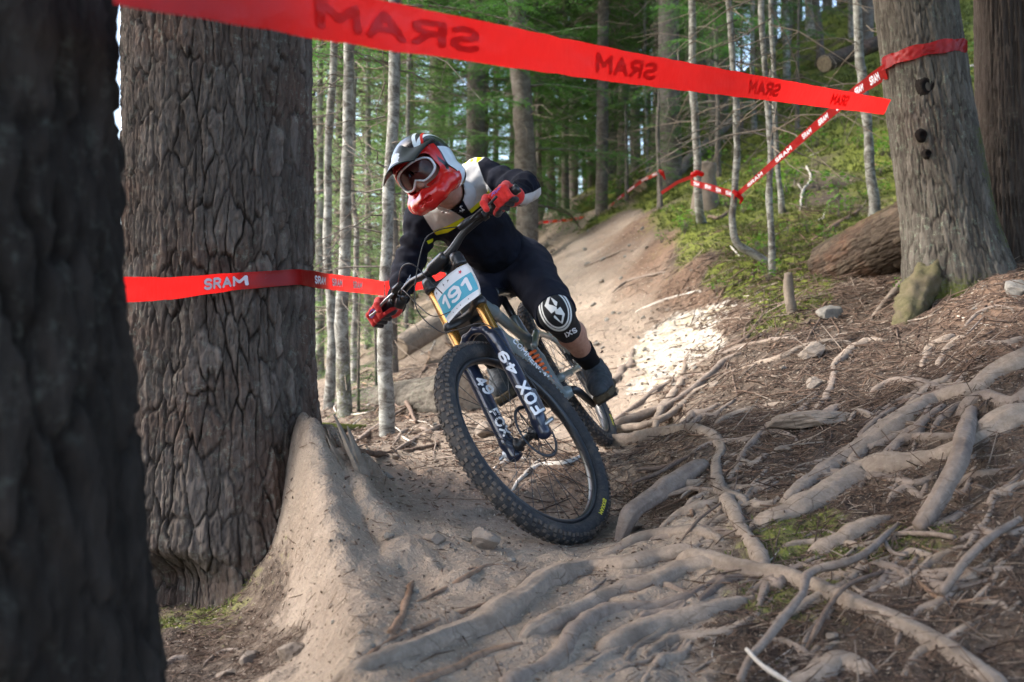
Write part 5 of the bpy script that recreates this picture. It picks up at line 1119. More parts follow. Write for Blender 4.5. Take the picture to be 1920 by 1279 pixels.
def rubber():
    m = NT('tyre_rubber', .78, .3); q = m.co(); n = m.noise(14, 5, .7, q); n2 = m.noise(120, 4, .7, q)
    c = m.mix(m.rng(n2, .3, .7), (.018, .019, .022), (.045, .046, .05)); d = m.math('MULTIPLY', m.rng(m.math('ADD', n, m.math('MULTIPLY', m.attr('tread'), .22)), .5, .78), .8)
    c = m.mix(d, c, (.14, .112, .09)); m.col(c); m.bump(n2, .3, .001); return m.m
M_RUB = rubber()
def tyre(R0=.338, r=.030, knobs=True):
    nu, nv = 128, 20; u = np.linspace(0, 2*np.pi, nu, endpoint=False); v = np.linspace(0, 2*np.pi, nv, endpoint=False); U, W = np.meshgrid(u, v, indexing='ij')
    rr = r*(1+.0*W); rad = R0+rr*np.cos(W)*1.05; y = rr*np.sin(W)
    V = np.stack([rad*np.cos(U), y, rad*np.sin(U)], -1).reshape(-1, 3); i = np.arange(nu)[:, None]; j = np.arange(nv)[None, :]
    Fc = np.stack([i*nv+j, i*nv+(j+1) % nv, ((i+1) % nu)*nv+(j+1) % nv, ((i+1) % nu)*nv+j], -1).reshape(-1, 4)
    Fl = Fc.tolist(); Vl = [V]; n = len(V); tr = [np.zeros(n)]
    def kn(ua, wa, lu, lw, h):
        nonlocal n
        vs = []
        for (a_, b, c) in ((-1, -1, 0), (1, -1, 0), (1, 1, 0), (-1, 1, 0), (-.8, -.8, 1), (.8, -.8, 1), (.8, .8, 1), (-.8, .8, 1)):
            uu = ua+a_*lu/R0/2; ww = wa+b*lw/r/2; q = r*(1 if c else .93)+h*c; rd = R0+q*math.cos(ww)*1.05; vs.append((rd*math.cos(uu), q*math.sin(ww), rd*math.sin(uu)))
        Vl.append(np.array(vs)); tr.append(np.array([.4]*4+[1.]*4))
        for f in ((4, 5, 6, 7), (0, 1, 5, 4), (1, 2, 6, 5), (2, 3, 7, 6), (3, 0, 4, 7)): Fl.append([n+x for x in f])
        n += 8
    N = 108
    for k in range(N):
        a_ = 2*np.pi*k/N
        if k % 2 == 0:
            kn(a_, .25, .012, .011, .0036); kn(a_, -.25, .012, .011, .0036)
        else:
            kn(a_, .55, .011, .009, .0036); kn(a_, -.55, .011, .009, .0036)
        for sg in (-1, 1): kn(a_+.012, sg*(.98 if k % 2 else 1.06), .012, .011, .0045)
    return np.vstack(Vl), Fl, np.concatenate(tr)
def yring(R, r, seg=64, s2=10, y=0, c=(0, 0, 0), ry=None):
    u = np.linspace(0, 2*np.pi, seg, endpoint=False); v = np.linspace(0, 2*np.pi, s2, endpoint=False); U, W = np.meshgrid(u, v, indexing='ij'); rad = R+r*np.cos(W)
    V = np.stack([rad*np.cos(U), y+(ry or r)*np.sin(W), rad*np.sin(U)], -1).reshape(-1, 3)+np.array(c); i = np.arange(seg)[:, None]; j = np.arange(s2)[None, :]
    return V, np.stack([i*s2+j, i*s2+(j+1) % s2, ((i+1) % seg)*s2+(j+1) % s2, ((i+1) % seg)*s2+j], -1).reshape(-1, 4)
TY = tyre(); ty_me = mesh_data('tyre', TY[0], TY[1], True, {'tread': TY[2]}); ty_me.materials.append(M_RUB)
ty_me.polygons.foreach_set('use_smooth', np.array([i < 128*20 for i in range(len(ty_me.polygons))]))
rimV, rimF = yring(.301, .010, 96, 10, ry=.016); rim_me = mesh_data('rim', rimV, rimF); rim_me.materials.append(M_BLACK)
spV, spF = tube(np.array([[0, 0, .02], [0, 0, .30]]), [.0011, .0011], 5, True); sp_me = mesh_data('spoke', spV, spF); sp_me.materials.append(M_BLACK)
hubV, hubF = lathe([(-.055, .009), (-.05, .012), (-.033, .026), (-.028, .014), (.028, .014), (.033, .026), (.05, .012), (.055, .009)], 20); hub_me = mesh_data('hub', hubV, hubF); hub_me.materials.append(M_BLACK)
def rotor():
    a_ = [yring(.090, .006, 60, 6, y=.045, ry=.001)]
    for k in range(6):
        t = k*math.pi/3; a_.append(tube(np.array([[.02*math.cos(t), .045, .02*math.sin(t)], [.06*math.cos(t+.35), .045, .06*math.sin(t+.35)], [.09*math.cos(t+.45), .045, .09*math.sin(t+.45)]]), .0025, 4, True))
    V, Fc = join([(v, f.tolist() if isinstance(f, np.ndarray) else f) for v, f in a_]); return V, Fc
rt = rotor(); rot_me = mesh_data('brake_disc', *rt); rot_me.materials.append(M_BLACK)
def ring_text(txt, ang, size, col, side=1, rad=.330, sx=1.1, cw=1):
    V2, F2, W = text_mesh(txt, .03, sx, 0, 1); V2 = V2*size; V2[:, 0] -= V2[:, 0].max()/2
    rr = rad-size/2+V2[:, 1]; th = ang-cw*V2[:, 0]/rad; cc = np.clip((rr-.338)/(.030*1.05), -1, 1); y = side*(.030*np.sqrt(1-cc**2)+.0008)
    return np.stack([rr*np.cos(th), y, rr*np.sin(th)], -1), F2
def make_wheel(steered, c, tang):
    w = bpy.data.objects.new('wheel', None); C.objects.link(w); w.parent = bike
    Rm = ST if steered else np.eye(3); pos = steer(c)[0] if steered else np.asarray(c)
    w.matrix_local = Matrix.Translation(pos) @ Matrix(Rm.tolist()).to_4x4()
    for nm, me in (('tyre', ty_me), ('rim', rim_me), ('hub', hub_me), ('brake_disc', rot_me)): link(nm, me, None, w)
    for k in range(32):
        o = link('spoke', sp_me, None, w); sg = 1 if k % 2 else -1; t = 2*math.pi*k/32
        hx = Vector((.025*math.cos(t+sg*(1.4 if k % 4 < 2 else -1.4)), sg*.033, .025*math.sin(t+sg*(1.4 if k % 4 < 2 else -1.4)))); rx = Vector((.297*math.cos(t), 0, .297*math.sin(t)))
        d = rx-hx; o.matrix_local = Matrix.Translation(hx) @ d.to_track_quat('Z', 'Y').to_matrix().to_4x4() @ Matrix.Diagonal((1, 1, d.length/.30, 1)) @ Matrix.Translation((0, 0, -.0))
    for t in tang:
        V, Fc = ring_text('MAXXIS', t, .0135, M_YELP); link('sidewall_lettering', mesh_data('sidewall_lettering', V, Fc), M_YELP, w)
    return w
def ang_of(px, py, steered, c):
    best = None
    for t in np.linspace(-np.pi, np.pi, 361):
        P = np.array(c)+.330*np.array([math.cos(t), 0, math.sin(t)])+[0, .03, 0]; q = proj(w_f(P) if steered else w_b(P))[0]; e_ = (q[0]-px)**2+(q[1]-py)**2
        if best is None or e_ < best[0]: best = (e_, t)
    return best[1]
FW = make_wheel(True, AXL, [ang_of(1117, 945, True, AXL)])
RW = make_wheel(False, np.zeros(3), [ang_of(1143, 790, False, np.zeros(3)), ang_of(1143, 790, False, np.zeros(3))+math.pi])
# fork ---------------------------------------------------------------
fork = bp('fork', join([(np.array(v), list(f)) for v, f in [lathe([(.50, .019), (.66, .019)], 20, 'z')]]), M_BLACK, st=True)
LT = .072
def shift_leg(VF, y):       # z-axis lathe -> along steering axis at leg position
    V, Fc = VF; V = np.asarray(V); return AXL+V[:, :1]*SF+V[:, 1:2]*np.array([0, 1, 0])+V[:, 2:3]*SA+np.array([0, y, 0]), Fc
bpy.data.meshes.remove(fork.data) if False else None
V, Fc = shift_leg(lathe([(.46, .021), (.70, .021), (.705, .016)], 20, 'z'), 0); V = V-SF*.048; fork.data = mesh_data('fork', steer(V), Fc); fork.data.materials.append(M_BLACK)
for sg in (1, -1):
    V, Fc = shift_leg(lathe([(.26, .0200), (.69, .0200)], 28, 'z'), sg*LT); bp('stanchion', (V, Fc), M_GOLD, fork, True)
    V, Fc = shift_leg(lathe([(.695, .022), (.68, .0255), (.650, .0255), (.640, .021)][::-1], 24, 'z'), sg*LT); bp('leg_cap', (V, Fc), M_BLACK, fork, True)
    def lf(P, sg=sg):
        q = P-AXL; k = q@SA; f = q@SF; y = q[:, 1]-sg*LT
        d = caps(P, leg(.03, sg*LT), leg(.335, sg*LT), .0235, .0275)
        d = smin(d, caps(P, leg(.03, sg*LT), leg(-.022, sg*(LT-.004), -.002), .022, .019), .015)
        d = smin(d, rbox(np.c_[f, y, k], (-.006, -sg*.006, .0), (.017, .02, .03), .008), .012)
        d = np.maximum(d, k-.345)
        if sg == 1: d = smin(d, rbox(np.c_[f, y, k], (-.04, 0, .10), (.018, .012, .045), .008), .01)
        return d
    V, Q = sdf_mesh(lf, np.minimum(leg(-.08, sg*LT), leg(.37, sg*LT))-.07, np.maximum(leg(-.08, sg*LT), leg(.37, sg*LT))+.07, .0035)
    lo_ = bp('lower_leg', (V, Q), M_FORK, fork, True); 
    if sg == 1: LEGL = (w_f(V), Q)
    else: LEGR = (w_f(V), Q)
def arch(P):
    q = P-AXL; k = q@SA; f = q@SF; y = q[:, 1]; L = np.c_[f, y, k]; d = None
    pts = [(.012, -LT, .325), (.022, -LT*.78, .385), (.026, -LT*.3, .408), (.026, LT*.3, .408), (.022, LT*.78, .385), (.012, LT, .325)]
    for off in (0, -.03): 
        c = chain(L, [(p[0]+off, p[1], p[2]-off*.1) for p in pts], [.016, .0125, .010, .010, .0125, .016], .01); d = c if d is None else smin(d, c, .022)
    for sg in (-1, 1): d = smin(d, caps(L, (0, sg*LT, .30), (0, sg*LT, .352), .027, .0285), .012)
    d = np.maximum(d, -(np.hypot(y, k-.372)-.0)-.0*k) if False else d
    return d
c0 = leg(.36, 0); V, Q = sdf_mesh(arch, c0-[.13, .13, .12], c0+[.13, .13, .12], .0035); bp('fork_arch', (V, Q), M_FORK, fork, True)
def crown(kk, th_):
    def f(P):
        q = P-AXL; L = np.c_[q@SF, q[:, 1], q@SA]
        d = smin(caps(L, (0, -LT, kk), (-.03, -.03, kk), .026, .024), caps(L, (0, LT, kk), (-.03, .03, kk), .026, .024), .01); d = smin(d, caps(L, (-.03, -.04, kk), (-.03, .04, kk), .024, .024), .01)
        return np.maximum(d, np.abs(L[:, 2]-kk)-th_)
    c0 = leg(kk, 0); V, Q = sdf_mesh(f, c0-[.12, .12, .10], c0+[.12, .12, .10], .0035); bp('fork_crown', (V, Q), M_BLACK, fork, True)
crown(.49, .016); crown(.655, .011)
V, Fc = shift_leg(lathe([(-.12, .0075), (.12, .0075)], 12, 'y'), 0); bp('axle', (V-SA*.0, Fc), M_SILVER, fork, True)
# caliper and white end cap
V, Fc = box(leg(.10, .052, -.055), (.022, .014, .03), np.stack([SF, [0, 1, 0], SA], 1)); bp('brake_caliper', (V, Fc), M_BLACK, fork, True, False)
V, Fc = lathe([(-.10, .004), (-.098, .014), (-.082, .016), (-.078, .010)], 16, 'y'); bp('axle_cap', shift_leg((V, Fc), -.0), M_WHITEP, fork, True)
# handlebar ------------------------------------------------------------
BC = SB+SA*.725+SF*.05
def bar_pt(y, up=0., f=0.): 
    a_ = abs(y); rise = .030*sstep(.05, .15, a_); back = -.035*max(0, (a_-.06)/.3); return BC+np.array([0, y, 0])+SA*(rise-.012+up)+SF*(back+f)
BR = [(y, .0175 if abs(y) < .05 else .0125) for y in np.linspace(-.385, .385, 41)]
bar = bp('handlebar', tube(np.array([bar_pt(y) for y, r in BR]), [float(np.interp(abs(y), [0, .04, .12, .4], [.0175, .0175, .0125, .0115])) for y, r in BR], 14), M_BLACK, None, True)
for sg in (-1, 1):
    yy = np.linspace(.255, .385, 27); V, Fc = tube(np.array([bar_pt(sg*y) for y in yy]), [.0165+(.0012 if k % 2 else 0) for k in range(27)], 16); bp('grip', (V, Fc), M_BLACK, bar, True)
    # brake: clamp, reservoir, lever blade
    pieces = [tube(np.array([bar_pt(sg*.225), bar_pt(sg*.243)]), [.018, .018], 14), tube(np.array([bar_pt(sg*.235, 0, .02), bar_pt(sg*.19, -.004, .045), bar_pt(sg*.155, -.006, .045)]), [.010, .0125, .011], 10)]
    bp('brake_reservoir', join([(a_, list(b)) for a_, b in pieces]), M_BLACK, bar, True)
    V, Fc = tube(*smooth_path([bar_pt(sg*.205, -.01, .045), bar_pt(sg*.25, -.014, .060), bar_pt(sg*.30, -.018, .062), bar_pt(sg*.335, -.016, .066)], [.006, .005, .0045, .005], .008), 8); bp('brake_lever', (V, Fc), M_SILVER if sg == -1 else M_BLACK, bar, True)
# shifter pods under the right end, stem
V, Fc = join([(np.array(a_), list(b)) for a_, b in (tube(np.array([bar_pt(-.20, -.022, .01), bar_pt(-.235, -.045, .012)]), [.022, .017], 12, True, .2, 4, 60), tube(np.array([bar_pt(-.20, -.03, .02), bar_pt(-.17, -.055, .03)]), [.010, .007], 8), tube(np.array([bar_pt(-.19, -.002, 0), bar_pt(-.21, -.002, 0)]), [.0175, .0175], 14))])
bp('gear_shifter', (V, Fc), M_BLACK, bar, True)
def stem(P):
    q = P-SB; L = np.c_[q@SF, q[:, 1], q@SA]; d = rbox(L, (.025, 0, .712), (.032, .026, .014), .008)
    d = smin(d, caps(L, (.05, -.028, .714), (.05, .028, .714), .024, .024), .008); return np.minimum(d, caps(L, (0, 0, .64), (0, 0, .70), .02, .02))
c0 = SB+SA*.70; V, Q = sdf_mesh(stem, c0-.12, c0+.12, .004); bp('stem', (V, Q), M_BLACK, None, True)
# number plate -----------------------------------------------------------
def solve_leg(px, f):
    k, y = .58, 0.
    for _ in range(30):
        q = proj(w_f(leg(k, y, f)))[0]; J = np.stack([(proj(w_f(leg(k+1e-4, y, f)))[0]-q)/1e-4, (proj(w_f(leg(k, y+1e-4, f)))[0]-q)/1e-4], 1); d = np.linalg.solve(J, np.array(px)-q); k += d[0]; y += d[1]
    return k, y
pc = [solve_leg(p, .062) for p in ((804, 546), (870, 489), (899, 548), (832, 609))]
def plate_pt(u, v, lift=0.):          # u 0..1 left-right in picture, v 0..1 bottom-top
    c = [np.array(x) for x in pc]; tl, tr, brr, bl = c; k, y = (bl*(1-u)+brr*u)*(1-v)+(tl*(1-u)+tr*u)*v
    return leg(k, y, .062-.022*(2*u-1)**2+lift)
def plate_out(n=10):
    us = np.linspace(0, 1, n); g = [(u, v) for v in us for u in us]; return g
def plate_map(uv, lift): return np.array([plate_pt(u, v, lift) for u, v in uv])
def soft(u, v):    # rounded and tapered corners
    r = .10; return u, v
g = plate_out(14); n_ = 14; idx = [(a_*n_+b, a_*n_+b+1, (a_+1)*n_+b+1, (a_+1)*n_+b) for a_ in range(n_-1) for b in range(n_-1)]
def warp_uv(uv):
    uv = np.array(uv, float); c = uv-.5; rr = np.abs(c)*2; m = np.minimum(rr[:, 0], rr[:, 1]); k = 1-.045*sstep(.6, 1, m)*1.0
    x = c[:, 0]*k; y = c[:, 1]*k; x = x*(1-.06*sstep(-.1, -.5, y)); return np.c_[x+.5, y+.5]
F1_ = plate_map(warp_uv(g), 0); F2_ = plate_map(warp_uv(g), -.0018)
rim_ = [*range(n_), *[n_*a_+n_-1 for a_ in range(1, n_)], *[n_*(n_-1)+b for b in range(n_-2, -1, -1)], *[n_*a_ for a_ in range(n_-2, 0, -1)]]
fc = idx+[tuple(n_*n_+i for i in f[::-1]) for f in idx]+[(rim_[i], rim_[(i+1) % len(rim_)], n_*n_+rim_[(i+1) % len(rim_)], n_*n_+rim_[i]) for i in range(len(rim_))]
plate = bp('number_plate', (np.vstack([F1_, F2_]), fc), M_WHITEP, None, True)
M_TEAL = plain('teal_print', (.055, .36, .50), .45, .4, var=.05); M_INK = plain('black_print', (.02, .02, .03), .5); M_REDP = plain('red_print', (.6, .03, .06), .5)
m_ = 9; uu, vv = np.meshgrid(np.linspace(.03, .97, m_), np.linspace(.17, .70, m_)); g = np.c_[uu.ravel(), vv.ravel()]
bp('teal_panel', (plate_map(warp_uv(g), .0010), [(a_*m_+b, a_*m_+b+1, (a_+1)*m_+b+1, (a_+1)*m_+b) for a_ in range(m_-1) for b in range(m_-1)]), M_TEAL, plate, True)
V2, F2, W = text_mesh('191', .02, 1.0, 0, 1); V2 = np.c_[.13+V2[:, 0]/W*.74, .24+V2[:, 1]*.40]; bp('race_number', (plate_map(V2, .0020), F2), M_WHITEP, plate, True)
def blob(cx, cy, rs, n=14): t = np.linspace(0, 2*np.pi, len(rs), endpoint=False); return np.c_[cx+np.array(rs)*np.cos(t)*.72, cy+np.array(rs)*np.sin(t)], [tuple(range(len(rs)))]
v2, f2 = blob(.80, .845, [.05, .025, .07, .03, .085, .03, .07, .025, .05, .02, .03, .02]); bp('maple_leaf', (plate_map(v2, .002), f2), M_REDP, plate, True)
dots = [blob(x, .085, [.014]*8) for x in (.3, .42, .52, .72)]; V, Fc = join([(a_, b) for a_, b in dots]); bp('plate_marks', (plate_map(V, .002), Fc), M_INK, plate, True)
v2, f2 = join([blob(.10, .86, [.02, .05, .02, .035, .02, .05, .02, .03]), blob(.36, .86, [.05, .01, .06, .02, .03, .01, .07, .02]), blob(.50, .86, [.02, .04, .01, .05, .02, .06, .01, .03])]); bp('plate_emblem', (plate_map(v2, .002), f2), M_INK, plate, True)
# cables
for pts_, rr in (([bar_pt(-.17, -.01, .05), bar_pt(-.08, .02, .10), leg(.70, -.02, .12), leg(.62, .0, .105), leg(.55, .02, .10)], .0022), ([bar_pt(.17, -.01, .05), bar_pt(.10, .03, .09), leg(.74, .03, .10), leg(.60, -.10, .09), leg(.47, -.075, .07), leg(.42, .0, .075), leg(.36, .10, .05), leg(.12, .10, -.03)], .0022),
               ([bar_pt(-.19, -.03, .03), bar_pt(-.14, -.05, .07), leg(.58, -.09, .09), leg(.50, -.04, .10), leg(.52, .02, .0)], .002)):
    V, Fc = tube(*smooth_path(pts_, [rr]*len(pts_), .012), 6); bp('cable', (V, Fc), M_BLACK, None, True)
# frame ----------------------------------------------------------------
BBp = np.array([.45, 0, -.025]); ht0, ht1 = SB+SA*.515, SB+SA*.64
def frame(P):
    L = P*[1, 1.0, 1]
    d = caps(P, ht0, ht1, .029, .027)
    # down tube, slightly box shaped
    d = smin(d, chain(P, [SB+SA*.535, np.array([.78, 0, .265]), np.array([.60, 0, .075]), BBp+[.03, 0, .005]], [.030, .032, .034, .036], .02), .02)
    d = smin(d, chain(P, [SB+SA*.62, np.array([.66, 0, .40]), np.array([.40, 0, .24])], [.023, .021, .020], .02), .02)
    d = smin(d, chain(P, [BBp, np.array([.40, 0, .14]), np.array([.375, 0, .33])], [.030, .022, .0195], .02), .02)
    d = smin(d, caps(P, BBp-[0, .036, 0], BBp+[0, .036, 0], .025, .025), .012)
    return d
V, Q = sdf_mesh(frame, (.36, -.07, -.07), (1.05, .07, .63), .0055); fr_ = bp('frame', (V, Q), M_FRAME); FRW = (w_b(V), Q)
def swing(P):
    d = None
    for sg in (-1, 1):
        c = chain(P, [(.40, sg*.035, .035), (.28, sg*.052, .020), (.12, sg*.066, .005), (0, sg*.07, 0)], [.017, .0125, .0115, .014], .012); d = c if d is None else np.minimum(d, c)
        d = smin(d, chain(P, [(0, sg*.07, 0), (.06, sg*.062, .10), (.20, sg*.050, .19), (.36, sg*.042, .235)], [.013, .0105, .011, .014], .012), .012)
        d = smin(d, caps(P, (.36, sg*.042, .235), (.50, sg*.034, .205), .014, .014), .008)
    d = smin(d, caps(P, (.36, -.04, .225), (.36, .04, .225), .012, .012), .01); return smin(d, caps(P, (.41, -.04, .035), (.41, .04, .035), .015, .015), .01)
V, Q = sdf_mesh(swing, (-.04, -.11, -.05), (.55, .11, .29), .005); bp('swingarm', (V, Q), M_FRAME)
sa, sb = np.array([.50, 0, .20]), np.array([.545, .0, .035]); sd = (sb-sa)/np.linalg.norm(sb-sa)
t = np.linspace(0, 1, 110); hx = np.array([sa+(sb-sa)*(.1+.8*x)+.026*(math.cos(x*2*np.pi*7)*np.array([0, 1, 0])+math.sin(x*2*np.pi*7)*np.cross(sd, [0, 1, 0])) for x in t])
bp('shock_spring', tube(hx, [.006]*len(hx), 8), M_ORANGE); bp('shock', tube(np.array([sa, sb]), [.014, .017], 12), M_BLACK)
bp('seat_post', tube(np.array([[.378, 0, .31], [.345, 0, .425]]), [.0155, .0155], 16), M_BLACK)
def saddle(P):
    q = P-np.array([.30, 0, .445]); q = q@rotm(0, -.12, 0); w = np.interp(q[:, 0], [-.14, -.08, 0, .13], [.066, .068, .035, .019]); d = np.sqrt((q[:, 1]/w)**2+(q[:, 2]/.022)**2)-1
    return np.maximum(d*.02, np.abs(q[:, 0])-.135)
V, Q = sdf_mesh(saddle, (.13, -.09, .38), (.47, .09, .52), .005); bp('saddle', (V, Q), M_BLACK)
CRA = math.radians(223)
for sg, a_ in ((1, CRA), (-1, CRA+math.pi)):
    e_ = BBp+np.array([.165*math.cos(a_), sg*.075, .165*math.sin(a_)]); ca = bp('crank', tube(*smooth_path([BBp+[0, sg*.05, 0], BBp+[.03*math.cos(a_), sg*.068, .03*math.sin(a_)], e_], [.018, .016, .012], .02), 12), M_BLACK)
    V, Fc = box(e_+[0, sg*.065, 0], (.05, .047, .008)); pd = bp('pedal', (V, Fc), M_BLACK, ca, smooth=False)
    V, Fc = join([tube(np.array([e_+[x, sg*(.03+.035*j), -.012], e_+[x, sg*(.03+.035*j), .012]]), .002, 6) for x in (-.045, .0, .045) for j in range(3)]); bp('pedal_pins', (V, Fc), M_SILVER, ca)
    if sg == 1: PEDL = w_b(e_+[0, .065, .01])[0]
    else: PEDR = w_b(e_+[0, -.065, .01])[0]
V, Fc = yring(.068, .004, 48, 6, y=-.045, c=BBp, ry=.002); bp('chainring', (V, Fc), M_BLACK)
ck = []
for k, (rr, yy) in enumerate(((.05, -.028), (.043, -.032), (.037, -.036), (.03, -.040), (.025, -.044))): ck.append((lambda v, f: (v, f.tolist()))(*yring(rr, .004, 32, 6, y=yy, ry=.0012)))
bp('cassette', join(ck), M_SILVER)
bp('rear_derailleur', join([tube(*smooth_path([(.0, -.08, -.02), (-.01, -.085, -.06), (.04, -.07, -.12)], [.011, .012, .008], .01), 10)]), M_BLACK)
ch = [tube(*smooth_path([BBp+[0, -.045, .068], np.array([0, -.036, .045])], [.003, .003], .05), 5), tube(*smooth_path([BBp+[0, -.045, -.068], np.array([.04, -.05, -.125])], [.003, .003], .05), 5)]
bp('chain', join(ch), M_SILVER)
V, Fc = box((.03, .05, .065), (.022, .014, .02)); bp('rear_brake_caliper', (V, Fc), M_BLACK, smooth=False)
# fork and frame lettering, laid on the surfaces
Bi = np.linalg.inv(BM)
def to_bike(W): return (W-BO)@BM
def letter(txt, tree, p0, p1, hgt, mat=None, bold=.03, name='lettering', parent=None, conv=to_bike, sx=1, shear=0):
    V2, F2, W = text_mesh(txt, bold, sx, shear, 1); P = lay(V2, tree, p0, p1, hgt); V = conv(P) if conv else P
    return link(name, mesh_data(name, V, F2, False), mat or M_WHITEP, parent or bike)
tl = bvh(*LEGL); tr_ = bvh(*LEGR); tf = bvh(*FRW)
letter('49', tl, (974, 698), (947, 656), (-16, 8), parent=fork)
letter('FOX', tl, (1022, 768), (985, 712), (-19, 12), parent=fork)
letter('49', tr_, (888, 712), (912, 742), (17, -9), parent=fork)
letter('FOX', tr_, (916, 772), (944, 820), (15, -8), parent=fork)
letter('COMMENCAL', tf, (960, 640), (1027, 716), (7, -6), bold=.03)
# ================================================================ rider
def A3(*r): return [at(*p) for p in r]
HC = at(802, 322, 3.60)
hf = np.array([-.335, -.889, -.305]); hf /= np.linalg.norm(hf); hl = np.array([.74, -.45, .50]); hl -= hf*(hl@hf); hl /= np.linalg.norm(hl); hu = np.cross(hf, hl); HM = np.stack([hf, hl, hu], 1)
GL = w_f(bar_pt(.325))[0]; GR = w_f(bar_pt(-.325))[0]
fw = (w_f(BC+SF)-w_f(BC))[0]; up = (w_f(BC+SA)-w_f(BC))[0]; bx_ = (w_f(BC+np.array([0, 1., 0]))-w_f(BC))[0]
WL = GL-fw*.075+up*.028; WR = GR-fw*.072+up*.030
SHL, SHR = at(902, 334, 3.80), at(796, 412, 3.86); ELL, ELR = at(986, 352, 3.62), at(764, 506, 3.84)
CH = at(850, 385, 3.84); MID = at(905, 440, 3.98); PEL = at(950, 492, 4.14)
HIL, HIR = at(985, 500, 4.12), at(908, 522, 4.20); KNL, KNR = at(1043, 588, 3.76), at(884, 622, 3.70)
ANL, ANR = at(1113, 706, 3.93), at(955, 738, 3.98)
# feet aligned with the pedals
def foot_axes(ped, ank):
    f = (w_b(np.array([1., 0, 0]))-w_b(np.zeros(3)))[0]; u_ = (w_b(np.array([0, 0, 1.]))-w_b(np.zeros(3)))[0]; l_ = (w_b(np.array([0, 1., 0]))-w_b(np.zeros(3)))[0]; return f, u_, l_
ff_, fu_, fl_ = foot_axes(None, None)
ANL = PEDL-ff_*.115+fu_*.115+fl_*.0; ANR = PEDR-ff_*.115+fu_*.115
print('ankles', proj(ANL), ANL[1], proj(ANR), ANR[1], 'peds', proj(PEDL), proj(PEDR), 'shin', np.linalg.norm(ANL-KNL), np.linalg.norm(ANR-KNR))
rider = thing('person', [PEDL[0]*.5+PEDR[0]*.5, 3.95, min(PEDL[2], PEDR[2])], 'racer in black jersey, red gloves and full face helmet, crouched over the bars', 'person')
RB = np.array(rider.location)
def rp(name, VF, mat, parent=None, attrs=None, smooth=True): return part(name, VF[0], VF[1], mat, parent or rider, RB, smooth, attrs)
def hand_chains(G, W, sgn, rad):      # sgn=+1: rider's left hand (bar axis bx_ outboard)
    o = bx_*sgn; ch_ = []
    k_ = [(-.034, 1.0), (-.012, 1.06), (.011, 1.0), (.033, .86)]   # index ... little, index is inboard
    for i, (off, ln) in enumerate(k_):
        m = G+o*off+up*.034+fw*.006
        if i == 0: pts_ = [m, G+o*(off-.004)+fw*.046+up*.022, G+o*(off-.008)+fw*.070-up*.004, G+o*(off-.008)+fw*.072-up*.030]
        else: pts_ = [m, G+o*off+fw*.040*ln+up*.010, G+o*off+fw*.030*ln-up*.027, G+o*off-fw*.006-up*.030]
        ch_.append((pts_, [.0135*rad, .0125*rad, .0115*rad, .0100*rad]))
    th = [W-o*.020+fw*.012-up*.004, G-o*.042-fw*.018-up*.004, G-o*.046+fw*.004-up*.024, G-o*.030+fw*.022-up*.030]
    ch_.append((th, [.018*rad, .0155*rad, .0135*rad, .0115*rad])); return ch_
def palm(P, G, W, sgn, rad):
    o = bx_*sgn; d = None
    for off in (-.030, -.010, .012, .030):
        c = caps(P, W+o*off*.55+up*.0, G+o*off+up*.030+fw*.004, .019*rad, .0155*rad); d = c if d is None else smin(d, c, .012)
    return d
def hand(P, G, W, sgn, rad=1.0):
    d = palm(P, G, W, sgn, rad)
    for pts_, r_ in hand_chains(G, W, sgn, rad):
        c = chain(P, pts_, r_, .004); d = smin(d, c, .005)
    return d
def body(P):
    d = caps(P, SHL, ELL, .043, .036); d = smin(d, caps(P, ELL, WL, .036, .024), .02)
    for c in (caps(P, SHR, ELR, .043, .036), caps(P, ELR, WR, .036, .024), caps(P, SHL, SHR, .055, .055), caps(P, CH, MID, .10, .095), caps(P, MID, PEL, .095, .105), caps(P, HIL, KNL, .060, .043), caps(P, HIR, KNR, .060, .043), caps(P, PEL, HIL, .09, .08), caps(P, PEL, HIR, .09, .08)): d = smin(d, c, .03)
    nb = HC+hu*-.10-hf*.035; d = smin(d, caps(P, (SHL+SHR)/2+[0, 0, .02], nb, .062, .056), .03)
    for K, A in ((KNL, ANL), (KNR, ANR)):
        mid = K*.62+A*.38-ff_*.022; c = chain(P, [K, mid, K*.25+A*.75, A], [.048, .055, .038, .033], .02); d = smin(d, c, .02)
    d = smin(d, ell(P, HC, (.091, .073, .104), HM), .02)                                   # head
    d = smin(d, ell(P, HC+hf*.045-hu*.07, (.055, .055, .055), HM), .03)                      # jaw
    d = smin(d, caps(P, HC+hf*.092-hu*.0, HC+hf*.112-hu*.035, .009, .015), .012)             # nose
    for s_ in (-1, 1):
        d = np.maximum(d, -(np.linalg.norm(P-(HC+hf*.098+hl*.032*s_+hu*.008), axis=1)-.014)); d = np.minimum(d, np.linalg.norm(P-(HC+hf*.084+hl*.031*s_+hu*.008), axis=1)-.0125)
        d = smin(d, ell(P, HC+hl*.079*s_-hu*.01-hf*.01, (.022, .008, .030), HM), .006)
    d = np.maximum(d, -caps(P, HC+hf*.108+hl*.02-hu*.062, HC+hf*.108-hl*.02-hu*.062, .004, .004))
    return d
_a = [SHR, ELR, WR, ANR, ANL, KNR, HC, HIL, KNL, ELL, PEL, WL]; lo = np.min(_a, 0)-.15; hi = np.max(_a, 0)+.17
msk_ = NT('skin', .55, .35); nn = msk_.noise(60, 4, .6, msk_.co()); msk_.col(msk_.mix(msk_.rng(nn, .3, .7), (.34, .165, .115), (.46, .26, .19))); msk_.b.inputs['Subsurface Weight'].default_value = .1; msk_.b.inputs['Subsurface Radius'].default_value = (.02, .008, .004); msk_.bump(nn, .2, .001)
V, Q = sdf_mesh(body, lo, hi, .0085); rp('body', (V, Q), msk_.m)
